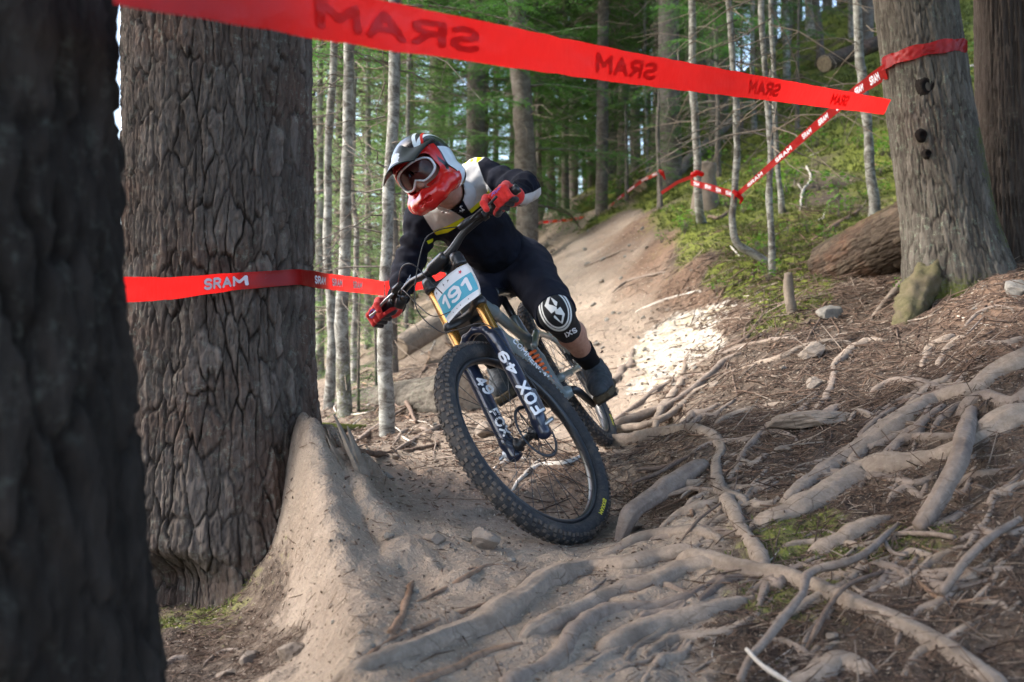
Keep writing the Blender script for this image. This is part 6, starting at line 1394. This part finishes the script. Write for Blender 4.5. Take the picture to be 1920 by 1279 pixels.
# ---------------------------------------------------------------- jersey
def wr(P, s, a_=.006): return a_*fbm(P*np.array([9, 9, 16]), 3, s)
def fold(P, A, B, amp, freq, s=0):       # rings of folds along a limb
    ab = B-A; t = ((P-A)@ab)/(ab@ab); return amp*np.sin(t*freq+2.5*fbm(P*14, 2, s))*(np.clip(t, 0, 1)*(1-np.clip(t, 0, 1))*4)**.5
def jersey(P):
    d = caps(P, SHL, SHR, .078, .078)
    d = smin(d, caps(P, CH, MID, .125, .118), .05); d = smin(d, caps(P, MID, PEL, .118, .120), .05)
    for S, E_, W, sd in ((SHL, ELL, WL, 1), (SHR, ELR, WR, 2)):
        c = caps(P, S, E_, .067, .053)+fold(P, S, E_, .006, 22, sd); c2 = caps(P, E_, E_*.1+W*.9, .052, .034)+fold(P, E_, W, .0045, 26, sd+5); d = smin(d, smin(c, c2, .02), .035)
    d = smin(d, caps(P, (SHL+SHR)/2+[0, 0, .0], HC-hu*.125-hf*.075, .085, .070), .03)
    d = d+wr(P, 3, .010)+.007*fbm(P*22, 3, 5)
    # neck hole and waist
    nk = HC-hu*.10-hf*.03; ax_ = ((SHL+SHR)/2-nk); ax_ /= np.linalg.norm(ax_); q = P-nk; h = q@ax_; rad = np.linalg.norm(q-h[:, None]*ax_, axis=1)
    d = np.maximum(d, -np.maximum(rad-.064, h-.09)); d = np.maximum(d, -(h-.035)+0*h) if False else d
    wa = (PEL-MID); wa /= np.linalg.norm(wa); d = np.maximum(d, (P-PEL)@wa-.03)
    return d
_a = [SHR, ELR, WR, MID, PEL, ELL, WL, SHL, HC]; lo = np.min(_a, 0)-.13; hi = np.max(_a, 0)+.15
V, Q = sdf_mesh(jersey, lo, hi, .0065); JV, JQ = V, Q
def polysd(p, poly):
    poly = np.array(poly, float); n = len(poly); d = np.full(len(p), 1e9); ins = np.zeros(len(p), bool)
    for i in range(n):
        a_, b = poly[i], poly[(i+1) % n]; e_ = b-a_; w = p-a_; t = np.clip((w@e_)/(e_@e_), 0, 1); d = np.minimum(d, np.linalg.norm(w-t[:, None]*e_, axis=1))
        c = (a_[1] > p[:, 1]) != (b[1] > p[:, 1]); xx = (b[0]-a_[0])*(p[:, 1]-a_[1])/(b[1]-a_[1]+1e-12)+a_[0]; ins ^= c & (p[:, 0] < xx)
    return np.where(ins, d, -d)
pp = proj(V)
white = np.maximum.reduce([polysd(pp, [(764, 372), (800, 380), (842, 392), (868, 408), (838, 424), (812, 433), (800, 415), (790, 398), (770, 390)]), polysd(pp, [(852, 316), (895, 304), (908, 340), (922, 358), (907, 374), (880, 396), (866, 372), (852, 340)]),
                           polysd(pp, [(846, 285), (862, 280), (925, 280), (903, 300), (893, 306), (862, 317), (850, 300)]), polysd(pp, [(978, 366), (1000, 360), (1024, 345), (1024, 380), (1000, 392), (975, 385)])])
yel = np.maximum.reduce([polysd(pp, [(812, 433), (838, 424), (868, 408), (873, 413), (866, 420), (840, 436), (818, 441)]), polysd(pp, [(880, 394), (905, 372), (917, 355), (919, 364), (908, 380), (884, 400)]),
                         polysd(pp, [(800, 452), (812, 447), (812, 453), (803, 458)]), polysd(pp, [(762, 585), (806, 480), (812, 484), (775, 560)]), polysd(pp, [(895, 285), (905, 282), (903, 298), (893, 306)])])
dash = polysd(pp, [(846, 285), (862, 280), (900, 285), (893, 300), (862, 312)])
yel = np.maximum(yel, np.minimum(dash, 2.2*np.sin(pp[:, 0]*.55+pp[:, 1]*.1)*1.0-.6+1.2*np.sin(pp[:, 1]*.65)))
mj = NT('jersey_cloth', .9, .12); n = mj.noise(220, 3, .6, mj.co()); n2 = mj.noise(11, 3, .5, mj.co())
base = mj.mix(mj.rng(n2, .3, .7), (.004, .0045, .008), (.009, .011, .02)); wh = mj.mix(mj.rng(n2, .3, .7), (.42, .41, .41), (.56, .55, .55))
c = mj.mix(mj.rng(mj.attr('white'), -.6, .6), base, wh); c = mj.mix(mj.rng(mj.attr('yellow'), -.6, .6), c, (.62, .62, .02)); mj.col(c); mj.bump(n, .25, .0008); mj.bump(mj.noise(34, 3, .5, mj.co()), .35, .006)
jer = rp('jersey', (V, Q), mj.m, attrs={'white': white, 'yellow': yel})
def to_r(P): return P-RB
tj = bvh(V, Q)
letter('RACEFACE', tj, (737, 562), (770, 514), (-2, 11), bold=.04, name='sleeve_lettering', parent=jer, conv=to_r)
lg = [([(0, .3), (.3, 1), (.5, .75), (.25, .3), (.5, 0), (.35, -.1)], 0), ([(.45, .2), (.65, .75), (.9, .85), (.75, .5), (.95, .1), (.7, 0)], 0)]
for poly, _ in lg:
    V2 = np.array(poly, float); P = lay(V2, tj, (856, 402), (871, 394), 13); rp('chest_emblem', (P, [tuple(range(len(poly)))]), M_WHITEP, jer, smooth=False)
# ---------------------------------------------------------------- shorts
def shorts(P):
    wa = (MID-PEL); wa /= np.linalg.norm(wa); d = np.maximum(caps(P, PEL, MID*.4+PEL*.6, .128, .122), (P-PEL)@wa-.09)
    for H_, K in ((HIL, KNL), (HIR, KNR)):
        e_ = H_*.02+K*.98; c = caps(P, H_, e_, .104, .079)+fold(P, H_, e_, .004, 15, 3); ax_ = (e_-H_)/np.linalg.norm(e_-H_); c = np.maximum(c, (P-e_)@ax_); d = smin(d, c, .045)
    d = smin(d, caps(P, PEL+[.0, .03, -.02], HIL, .12, .11), .04)
    return d+wr(P, 9, .009)+.003*fbm(P*30, 2, 8)
_a = [PEL, HIR, KNR, KNL, HIL]; lo = np.min(_a, 0)-.16; hi = np.max(_a, 0)+.17
M_SHORT = NT('shorts_cloth', .85, .18); n = M_SHORT.noise(240, 3, .6, M_SHORT.co()); n2 = M_SHORT.noise(9, 3, .5, M_SHORT.co()); M_SHORT.col(M_SHORT.mix(M_SHORT.rng(n2, .3, .7), (.006, .007, .014), (.012, .014, .026))); M_SHORT.bump(n, .2, .0008); M_SHORT.bump(M_SHORT.noise(26, 3, .5, M_SHORT.co()), .35, .006)
rp('shorts', sdf_mesh(shorts, lo, hi, .0075), M_SHORT.m)
# ---------------------------------------------------------------- knee pads
def pad(K, A, H_):
    up_ = (H_-K)/np.linalg.norm(H_-K); dn = (A-K)/np.linalg.norm(A-K); b = K+dn*.145; a_ = K+up_*.14; fr = -(up_+dn); fr /= np.linalg.norm(fr)
    def f(P):
        d = smin(caps(P, a_, K+fr*.006, .066, .066), caps(P, K+fr*.006, b, .066, .052), .02); d = smin(d, ell(P, K+fr*.022+dn*.01, (.055, .055, .06)), .02)
        return np.maximum(np.maximum(d, (P-b)@dn-.0), (P-a_)@up_)+.002*fbm(P*40, 2, 2)
    return sdf_mesh(f, np.min([a_, b, K], 0)-.11, np.max([a_, b, K], 0)+.11, .005)
PV, PQ = pad(KNL, ANL, HIL); pp = proj(PV)
e1 = np.array([.36, .93]); e2 = np.array([.93, -.36]); c0 = np.array([1041, 581.]); L2 = np.c_[(pp-c0)@e1, (pp-c0)@e2]
def er(a_, b): return (np.hypot(L2[:, 0]/a_, L2[:, 1]/b)-1)*min(a_, b)
rw = np.maximum(1.3-np.abs(er(40, 28)), 1.1-np.abs(er(35, 23.5)))
ins = -er(31.5, 20.5); c1 = polysd(L2, [(-30, -2), (-14, -16), (4, -9), (0, 2), (12, -8), (30, 3), (14, 14), (-2, 11), (2, 1), (-12, 9)])
cut = np.minimum(polysd(L2, [(-26, 0), (-10, 2), (-2, 6), (-10, -2), (-14, -8)]), 9); cut2 = polysd(L2, [(26, 2), (12, -3), (3, -8), (10, 2), (14, 9)])
emb = np.minimum(ins, np.minimum(c1, np.minimum(-cut, -cut2)))
white = np.maximum(rw, emb); white = np.where(PV[:, 1] < KNL[1]+.02, white, -5)
mk = NT('knee_pad_cloth', .8, .25); n = mk.noise(150, 3, .6, mk.co()); mk.col(mk.mix(mk.rng(mk.attr('white'), -.5, .5), mk.mix(n, (.010, .010, .011), (.022, .022, .024)), (.72, .72, .70))); mk.bump(n, .3, .001)
kp = rp('knee_pad', (PV, PQ), mk.m, attrs={'white': white}); tk = bvh(PV, PQ)
letter('iXS', tk, (1062, 633), (1083, 622), 10, bold=.04, name='pad_lettering', parent=kp, conv=to_r)
PV, PQ = pad(KNR, ANR, HIR); pp = proj(PV); st_ = np.maximum(.9-np.abs(pp[:, 1]-(604-(pp[:, 0]-868)*.3)), .9-np.abs(pp[:, 1]-(610-(pp[:, 0]-868)*.3)))
kp = rp('knee_pad', (PV, PQ), mk.m, attrs={'white': np.where(PV[:, 1] < KNR[1]+.03, st_, -5)}); tk = bvh(PV, PQ)
letter('iXS', tk, (874, 640), (889, 630), 9, bold=.04, name='pad_lettering', parent=kp, conv=to_r)
# ---------------------------------------------------------------- socks and shoes
M_SOCK = plain('black_sock', (.009, .009, .011), .95, .1, nscale=160); M_SHOE = plain('grey_shoe', (.040, .047, .055), .75, .25, nscale=60, var=.3); M_SOLE = plain('gum_sole', (.07, .055, .035), .8, .2, nscale=40, var=.4)
for K, A, PD in ((KNL, ANL, PEDL), (KNR, ANR, PEDR)):
    sh = (K-A)/np.linalg.norm(K-A); a_ = A+sh*.155
    V, Fc = tube(*smooth_path([a_, A+sh*.07, A+sh*.01, A-fu_*.03], [.050, .043, .040, .041], .01), 24, True, .03, 3, 40); rp('sock', (V, Fc), M_SOCK)
    toe = PD+ff_*.085+fu_*.036; heel = PD-ff_*.155+fu_*.045
    def sf(P, A=A, PD=PD, toe=toe, heel=heel):
        d = caps(P, heel+fu_*.01, PD+fu_*.045, .036, .045); d = smin(d, caps(P, PD+fu_*.042, toe-ff_*.015, .045, .034), .03); d = smin(d, caps(P, A+fu_*.005, A-fu_*.05, .046, .045), .03)
        d = smin(d, caps(P, A-fu_*.02+ff_*.02, PD+fu_*.052, .042, .036), .03)
        q = P-PD; L = np.c_[q@ff_, q@fl_, q@fu_]; d = np.maximum(d, -(L[:, 2]-.008)); d = np.maximum(d, (P-A)@fu_-.012)
        d = d+.0025*np.sin(L[:, 0]*150)*((L[:, 0] > -.06) & (L[:, 0] < .05))*(L[:, 2] > .05); return d+.002*fbm(P*60, 2, 3)
    s_ = rp('shoe', sdf_mesh(sf, np.min([toe, heel, A], 0)-.09, np.max([toe, heel, A], 0)+.09, .0045), M_SHOE)
    def so(P, PD=PD):
        q = P-PD; L = np.c_[q@ff_, q@fl_, q@fu_]; w = np.interp(L[:, 0], [-.2, -.1, 0, .05, .12], [.036, .036, .042, .048, .03]); e_ = np.maximum(np.abs(L[:, 1])-w, np.abs(L[:, 0]+.035)-.155); return np.maximum(e_, np.abs(L[:, 2]-.010)-.012)+.002*np.sin(L[:, 0]*400)
    rp('sole', sdf_mesh(so, PD-.22, PD+.22, .006), M_SOLE, s_)
# ---------------------------------------------------------------- gloves
mgl = NT('red_glove', .7, .3, sheen=.2); n = mgl.noise(60, 4, .6, mgl.co()); n2 = mgl.noise(160, 3, .6, mgl.co())
c = mgl.mix(mgl.rng(n, .3, .7), (.52, .012, .012), (.72, .03, .022)); c = mgl.mix(mgl.rng(mgl.attr('dark'), -.003, .001), c, (.02, .015, .018)); mgl.col(c); mgl.bump(n2, .3, .001); mgl.bump(n, .4, .003)
for G, W, sg in ((GL, WL, 1), (GR, WR, -1)):
    fa = (ELL if sg == 1 else ELR); ax_ = (fa-W)/np.linalg.norm(fa-W)
    def gf(P, G=G, W=W, sg=sg, ax_=ax_): 
        d = hand(P, G, W, sg, 1.06); d = smin(d, caps(P, W, W+ax_*.055, .031, .033), .015); d = np.maximum(d, (P-W)@ax_-.055); return d+.0012*fbm(P*70, 2, 3)
    V, Q = sdf_mesh(gf, np.min([G, W], 0)-.125, np.max([G, W], 0)+.125, .0036)
    dk = np.minimum((V-W)@ax_-.008, .034-(V-W)@ax_)                     # dark closure band at the wrist
    dk = np.maximum(dk, -.004-((V-G)@up+.012)+((V-G)@fw)*-.3-.012)        # dark palm side underneath
    gl = rp('glove', (V, Q), mgl.m, attrs={'dark': dk}); tg = bvh(V, Q)
    M_PURP = bpy.data.materials.get('purple_print') or plain('purple_print', (.22, .12, .45), .6)
    if sg == 1: letter('RF', tg, (921, 369), (938, 357), (2, -8), M_PURP, .03, 'glove_print', gl, to_r)
    else: letter('O', tg, (694, 600), (705, 590), (-3, -14), M_PURP, .0, 'glove_print', gl, to_r)
# ---------------------------------------------------------------- helmet
def toh(P): return (P-HC)@HM
def frh(L): return HC+(np.asarray(L)*.93)@HM.T
def helmet(L):
    d = ell(L, (-.002, 0, .028), (.134, .120, .128)); d = smin(d, ell(L, (-.015, 0, -.055), (.102, .104, .110)), .04)
    for s_ in (-1, 1): d = smin(d, chain(L, [(.0, s_*.088, -.075), (.075, s_*.080, -.085), (.124, s_*.048, -.102), (.142, 0, -.106)], [.042, .036, .032, .031], .02), .03)
    d = smin(d, chain(L, [(.140, 0, -.106), (.134, 0, -.078)], [.028, .020], .01), .02)
    port = rbox(L, (.14, 0, .004), (.105, .088, .052), .035); d = np.maximum(d, -port-.0)
    inn = ell(L, (0, 0, .015), (.112, .093, .108)); neck = caps(L, (-.015, 0, -.02), (-.03, 0, -.26), .090, .092); inn = np.minimum(inn, neck); inn = np.minimum(inn, caps(L, (.02, 0, -.08), (.085, 0, -.10), .072, .044)); inn = np.minimum(inn, caps(L, (0, 0, 0), (.12, 0, 0), .06, .055)) if False else inn
    d = np.maximum(d, -inn)
    d = np.maximum(d, -caps(L, (.170, -.024, -.104), (.170, .024, -.104), .0095, .0095)); d = np.minimum(d, np.minimum(caps(L, (.160, -.008, -.120), (.160, -.008, -.09), .0025, .0025), caps(L, (.160, .008, -.120), (.160, .008, -.09), .0025, .0025)))
    for s_ in (-1, 1):
        d = np.maximum(d, -caps(L, (.05, s_*.055, .150), (-.03, s_*.06, .165), .012, .010)); d = np.maximum(d, -caps(L, (-.05, s_*.128, .03), (-.10, s_*.115, .05), .009, .009))
    return np.maximum(d, -(L[:, 2]+.152))
LV, Q = sdf_mesh(helmet, (-.19, -.16, -.18), (.22, .16, .19), .0034)
LV = relax(LV, Q, 4); x, y, z = LV.T; ay = np.abs(y)
redm = np.minimum.reduce([x-.048+.10*np.maximum(0, z-.0), .078-z+.25*(x-.1), .5+0*x])              # surround of the port and chin bar
redm = np.maximum(redm, np.minimum(x-.03, -.075-z))
wht = np.minimum.reduce([.035-z+.3*x, ay-.062, .040-x+.0*z, x+.055+.6*z]); 
st1 = np.maximum(.006-np.abs(ay-.052-.12*x), .005-np.abs(ay-.098+.25*(x+.02))); wht = np.maximum(wht, np.minimum(st1, z-.04)); wht = np.maximum(wht, np.minimum(.006-np.abs(x+.09-.4*ay), z-.05))
rs = np.minimum(.004-np.abs(ay-.078-.1*x), z-.04); dk = np.minimum.reduce([.0035-np.abs(ay-.100+.10*z), .09-np.abs(z), x+.02, .07-x])
mh = NT('helmet_paint', .25, .4, coat=.25); n = mh.noise(18, 4, .6, mh.co())
c = mh.mix(n, (.010, .010, .013), (.03, .03, .035)); c = mh.mix(mh.rng(mh.attr('white'), -.0008, .0008), c, (.62, .70, .76)); c = mh.mix(mh.rng(mh.attr('red'), -.0008, .0008), c, mh.mix(n, (.42, .008, .008), (.62, .02, .015))); c = mh.mix(mh.rng(mh.attr('dark'), -.0008, .0008), c, (.015, .015, .02)); mh.col(c)
hel = rp('helmet', (frh(LV), Q), mh.m, attrs={'white': wht, 'red': np.maximum(redm, rs), 'dark': dk})
def grid_surf(fn, nu, nv, th, nrm=None):
    u = np.linspace(-1, 1, nu); v = np.linspace(0, 1, nv); A = np.array([[fn(a_, b) for b in v] for a_ in u]); B = A-np.array([0, 0, th]); V = np.vstack([A.reshape(-1, 3), B.reshape(-1, 3)]); n = nu*nv; Fc = []
    for i in range(nu-1):
        for j in range(nv-1): q = (i*nv+j, i*nv+j+1, (i+1)*nv+j+1, (i+1)*nv+j); Fc += [q, tuple(n+k for k in q[::-1])]
    for i in range(nu-1): 
        for j in (0, nv-1): Fc.append((i*nv+j, (i+1)*nv+j, n+(i+1)*nv+j, n+i*nv+j))
    for j in range(nv-1):
        for i in (0, nu-1): Fc.append((i*nv+j, i*nv+j+1, n+i*nv+j+1, n+i*nv+j))
    return V, Fc
def visor(a_, b):
    w = .112-.030*b; return np.array([.055+.180*b*(1-.10*a_*a_)-.03*(a_*a_)*(1-b), a_*w, .128-.045*b-.02*b*b-(.060-.030*b)*a_*a_+.012*math.cos(a_*6)*(1-b)])
V, Fc = grid_surf(visor, 33, 22, .004); a_ = np.tile(np.repeat(np.linspace(-1, 1, 33), 22), 2); b = np.tile(np.tile(np.linspace(0, 1, 22), 33), 2); top = np.r_[np.ones(33*22), np.zeros(33*22)]
vw = np.minimum.reduce([(b-.42)*.1+.02*(a_ < -.1)+.02*a_*-1, .1+0*b, (top-.5)]); vw = np.where((a_ < .35) & (b > .45+.5*np.maximum(a_, 0)) & (b < .93) & (a_ > -.9) & (a_ < .05+.3*b) & (top > .5), .01, -.01)
vr = np.where((np.hypot((a_+.55)*1.2, b-.66) < .12) & (top > .5), .01, -.01)
mv = NT('visor_plastic', .4, .3); c = mv.mix(mv.rng(mv.attr('white'), -.004, .004), (.004, .004, .005), (.72, .74, .77)); c = mv.mix(mv.rng(mv.attr('red'), -.004, .004), c, (.55, .02, .03)); mv.col(c)
rp('visor', (frh(V), Fc), mv.m, hel, attrs={'white': vw, 'red': vr})
# goggles
th = np.linspace(0, 2*np.pi, 72, endpoint=False)
def gog(t, k=1., dx=0.):
    yy = .083*k*np.sign(np.cos(t))*np.abs(np.cos(t))**.72; zz = .004+.043*k*np.sign(np.sin(t))*np.abs(np.sin(t))**.72; zz = zz+np.where(np.sin(t) < 0, .024*np.exp(-(yy/.018)**2), 0); return np.stack([.131-6.0*yy**2+dx, yy, zz], -1)
G_ = gog(th); nt = 72; seg = 8; Tn = np.roll(G_, -1, 0)-np.roll(G_, 1, 0); Tn /= np.linalg.norm(Tn, axis=1)[:, None]; N = np.array([1., 0, 0])-Tn*Tn[:, :1]; N /= np.linalg.norm(N, axis=1)[:, None]; B = np.cross(Tn, N)
ph = np.linspace(0, 2*np.pi, seg, endpoint=False); V = (G_[:, None]+.0058*(1.6*np.cos(ph)[None, :, None]*N[:, None]+.72*np.sin(ph)[None, :, None]*B[:, None])).reshape(-1, 3)
i = np.arange(nt)[:, None]; j = np.arange(seg)[None]; Fc = np.stack([i*seg+j, i*seg+(j+1) % seg, ((i+1) % nt)*seg+(j+1) % seg, ((i+1) % nt)*seg+j], -1).reshape(-1, 4)
gg = rp('goggles', (frh(V), Fc), plain('white_goggle_frame', (.66, .67, .68), .35, .5, var=.05))
ml_ = NT('goggle_lens', .2, .3); nn = ml_.noise(16, 3, .5, ml_.co()); ml_.col(ml_.mix(ml_.rng(nn, .35, .65), (.02, .006, .006), (.10, .025, .02)))
rs_ = [gog(th, k, -.004+.006*(1-k)) for k in (1, .8, .6, .4, .2, .02)]; V = np.vstack(rs_); Fc = [(k*72+j, k*72+(j+1) % 72, (k+1)*72+(j+1) % 72, (k+1)*72+j) for k in range(5) for j in range(72)]
rp('lens', (frh(V), Fc), ml_.m, gg)
# ================================================================ red course tape
def tape_mat(nm='red_tape', k=1.0):
    m = NT(nm, .38, .5); q = m.geo(); n = m.noise(9, 5, .6, q); n2 = m.noise(30, 4, .6, m.geo((1, 1, 1)))
    m.col(m.mix(m.rng(n, .35, .65), (.37*k, .004*k, .006*k), (.54*k, .011*k, .011*k))); m.bump(n2, .5, .004); m.bump(n, .5, .01)
    tr = m.t.nodes.new('ShaderNodeBsdfTranslucent'); tr.inputs[0].default_value = (.66*k, .015*k, .014*k, 1); mx = m.t.nodes.new('ShaderNodeMixShader'); mx.inputs[0].default_value = .6
    out = [x for x in m.t.nodes if x.type == 'OUTPUT_MATERIAL'][0]; m.t.links.new(m.b.outputs[0], mx.inputs[1]); m.t.links.new(tr.outputs[0], mx.inputs[2]); m.t.links.new(mx.outputs[0], out.inputs[0]); return m.m
M_TAPE = tape_mat()
M_TAPEW = plain('tape_lettering', (.66, .60, .66), .5, .4); M_TAPED = tape_mat('tape_print_reverse', 1.3)
def tape(pix, wid, label, texts=(), N=90, sag=0, twist=None, seed=0, group=None, crumple=.0, wave=.004):
    """pix: (px,py,depth) centre line knots, wid: metres at the knots, twist: roll (radians) at the knots"""
    K = np.array([at(*p) for p in pix]); t0 = np.r_[0, np.cumsum(np.linalg.norm(np.diff(K, axis=0), axis=1))]; t = np.linspace(0, t0[-1], N)
    P = np.stack([np.interp(t, t0, K[:, k]) for k in range(3)], -1); L = t0[-1]
    w = np.interp(t, t0, wid if hasattr(wid, '__len__') else [wid]*len(K)); tw = np.interp(t, t0, twist if twist is not None else [0]*len(K))
    T_ = np.gradient(P, axis=0); T_ /= np.linalg.norm(T_, axis=1)[:, None]; Vn = np.cross(T_, np.cross([0, 0, 1.], T_)); Vn /= np.linalg.norm(Vn, axis=1)[:, None]; Hn = np.cross(T_, Vn)
    A = Vn*np.cos(tw)[:, None]+Hn*np.sin(tw)[:, None]; O = -Vn*np.sin(tw)[:, None]+Hn*np.cos(tw)[:, None]
    def surf(s, v, off=0.):
        s = np.asarray(s, float); ix = np.clip(s/L*(N-1), 0, N-1.001); i = ix.astype(int); f = (ix-i)[:, None]
        p = P[i]*(1-f)+P[i+1]*f; a_ = A[i]*(1-f)+A[i+1]*f; o = O[i]*(1-f)+O[i+1]*f; ww = (w[i]*(1-f[:, 0])+w[i+1]*f[:, 0])
        z = wave*fbm(np.c_[s*5, v*1.2, np.full(len(s), seed*3.)], 3, seed)+crumple*fbm(np.c_[s*22, v*5, np.full(len(s), 1.)], 3, seed+1); edge = 1+.05*fbm(np.c_[s*14, np.zeros(len(s)), np.full(len(s), 2.)], 2, seed+2)
        return p+a_*(ww*(v-.5)*edge)[:, None]+o*(z+off)[:, None]-np.array([0, 0, 1.])*(sag*4*(s/L)*(1-s/L))[:, None]
    nv = 9; S_g, V_g = np.meshgrid(t, np.linspace(0, 1, nv), indexing='ij'); V = surf(S_g.ravel(), V_g.ravel()); i = np.arange(N-1)[:, None]*nv+np.arange(nv-1)[None]; Fc = np.stack([i, i+1, i+nv+1, i+nv], -1).reshape(-1, 4)
    b = K[0]; root = thing('course_tape', b, label, 'tape', group); part('ribbon', V, Fc, M_TAPE, root, b)
    for txt, s0, s1, v0, v1, mat, flip in texts:
        V2, F2, W = text_mesh(txt, .035, 1, 0, 1); u = V2[:, 0]/W; vv = v0+V2[:, 1]*(v1-v0)
        if flip: u = 1-u
        for off in (.0018, -.0018) if mat is M_TAPEW else (.0018, -.0018): part('lettering', surf((s0+(s1-s0)*u)*L, vv, off), F2, mat, root, b)
    return surf, L
tape([(205, -62, 1.05), (700, 44, 1.56), (1170, 126, 2.42), (1664, 201, 4.86)], [.075]*4, 'wide out of focus red tape crossing the whole top of the picture', [('SRAM', .055, .115, .25, .75, M_TAPED, False)]*0+
     [('SRAM', .195, .088, .2, .8, M_TAPED, False), ('SRAM', .39, .31, .2, .8, M_TAPED, False), ('SRAM', .62, .55, .2, .8, M_TAPED, False), ('SRAM', .83, .77, .2, .8, M_TAPED, False)], N=160, seed=1, wave=.008, twist=[0, .1, .2, .5])
tape([(170, 545, 2.1), (320, 541, 2.6), (440, 528, 2.95), (560, 519, 3.12), (600, 526, 3.35), (720, 541, 5.15)], [.062, .058, .052, .048, .055, .075], 'lower red tape running in front of the massive fir to the mottled slim trunk',
     [('SRAM', .215, .29, .22, .82, M_TAPEW, False), ('SRAM', .40, .45, .25, .75, M_TAPEW, False), ('SRAM', .50, .57, .25, .75, M_TAPEW, False), ('SRAM', .66, .74, .25, .75, M_TAPEW, False)], N=120, seed=2, wave=.005)
tape([(722, 541, 5.2), (800, 528, 5.6), (840, 505, 6.2)], [.075]*3, 'bit of red tape passing behind the rider between his arm and the bars', N=40, seed=3)
tape([(1381, 367, 7.25), (1500, 262, 6.6), (1600, 175, 5.6), (1660, 134, 4.95)], [.035, .055, .065, .075], 'lettered red tape rising from the J footed stem to the leaning grey tree',
     [('SRAM', a_, a_+.075, .2, .8, M_TAPEW, False) for a_ in (.06, .20, .34, .475, .61, .745, .88)], N=120, seed=4, twist=[.2, .3, .2, .4], wave=.004)
# turns round the leaning grey trunk
ca = at(1728, 118, 5.0); pr_ = .205; V = []; n = 90
for k in range(n):
    a_ = math.pi+.1+k/(n-1)*(math.pi-.2)*1.0; 
    r_ = pr_+.004; cx = ca+np.array([r_*math.cos(a_), r_*math.sin(a_), .02+.075*(-math.cos(a_))*-.45]); 
    for v in np.linspace(-.5, .5, 9): V.append(cx+np.array([0, 0, .062*v*(1+.12*math.sin(k*.3))])+.006*np.array([math.cos(a_), math.sin(a_), 0])*float(fbm(np.array([[k*.5, v*6, 1.]]), 2, 4)[0]))
V = np.array(V); i = np.arange(n-1)[:, None]*9+np.arange(8)[None]; Fc = np.stack([i, i+1, i+10, i+9], -1).reshape(-1, 4)
tt = thing('course_tape', ca, 'crumpled red tape wrapped round the leaning grey tree', 'tape'); part('ribbon', V, Fc, M_TAPE, tt, ca)
tape([(1295, 342, 9.2), (1340, 354, 8.2), (1378, 366, 7.25)], [.055]*3, 'short lettered red tape between the two bent footed pale stems', [('SRAM', a_, a_+.12, .2, .8, M_TAPEW, False) for a_ in (.08, .32, .56, .80)], N=50, seed=6)
tape([(1240, 362, 11.6), (1270, 342, 10.4), (1304, 329, 9.3)], [.035]*3, 'narrow red tape from the thin dead stem to the stem with the sideways foot', N=40, seed=7, twist=[.5, .8, .5])
tape([(1120, 412, 16), (1160, 372, 14.5), (1205, 338, 13), (1238, 322, 11.8)], [.04, .045, .05, .05], 'red and white tape rising to the thin dead stem on the far bank', [('SRAM', a_, a_+.1, .2, .8, M_TAPEW, False) for a_ in (.1, .3, .5, .7, .88)], N=60, seed=8)
tape([(1005, 418, 15), (1060, 413, 15.5), (1120, 404, 16)], [.04]*3, 'faintest red and white tape, level behind the rider\'s elbow', [('IIIIII', a_, a_+.06, .0, 1., M_TAPEW, False) for a_ in (.05, .2, .35, .5, .65, .8, .92)], N=50, seed=9)
c0 = at(1381, 367, 7.27); V, Fc = tube(*smooth_path([c0+[-.035, -.03, .03], c0+[.0, -.045, 0], c0+[.03, -.03, -.03], c0+[.02, -.02, -.06]], [.012, .02, .015, .006], .006), 10, True, .4, 3, 60)
solo('tape_knot', V, Fc, M_TAPE, 'bunched red tape knot on the J footed stem', 'tape', c0)
c0 = at(1304, 329, 9.3); V, Fc = tube(*smooth_path([c0+[-.05, -.06, -.01], c0+[.0, -.08, .01], c0+[.06, -.05, 0]], [.02, .025, .02], .008), 10, True, .4, 4, 60)
solo('tape_knot', V, Fc, M_TAPE, 'bunched red tape round the stem with the sideways foot', 'tape', c0)
c0 = at(1240, 325, 11.7); V, Fc = tube(*smooth_path([c0+[-.03, -.03, .03], c0+[.0, -.05, 0], c0+[.04, -.03, -.08]], [.014, .025, .008], .008), 10, True, .4, 5, 60)
solo('tape_knot', V, Fc, M_TAPE, 'red tape end hanging from the thin dead stem', 'tape', c0)
print('scene built')
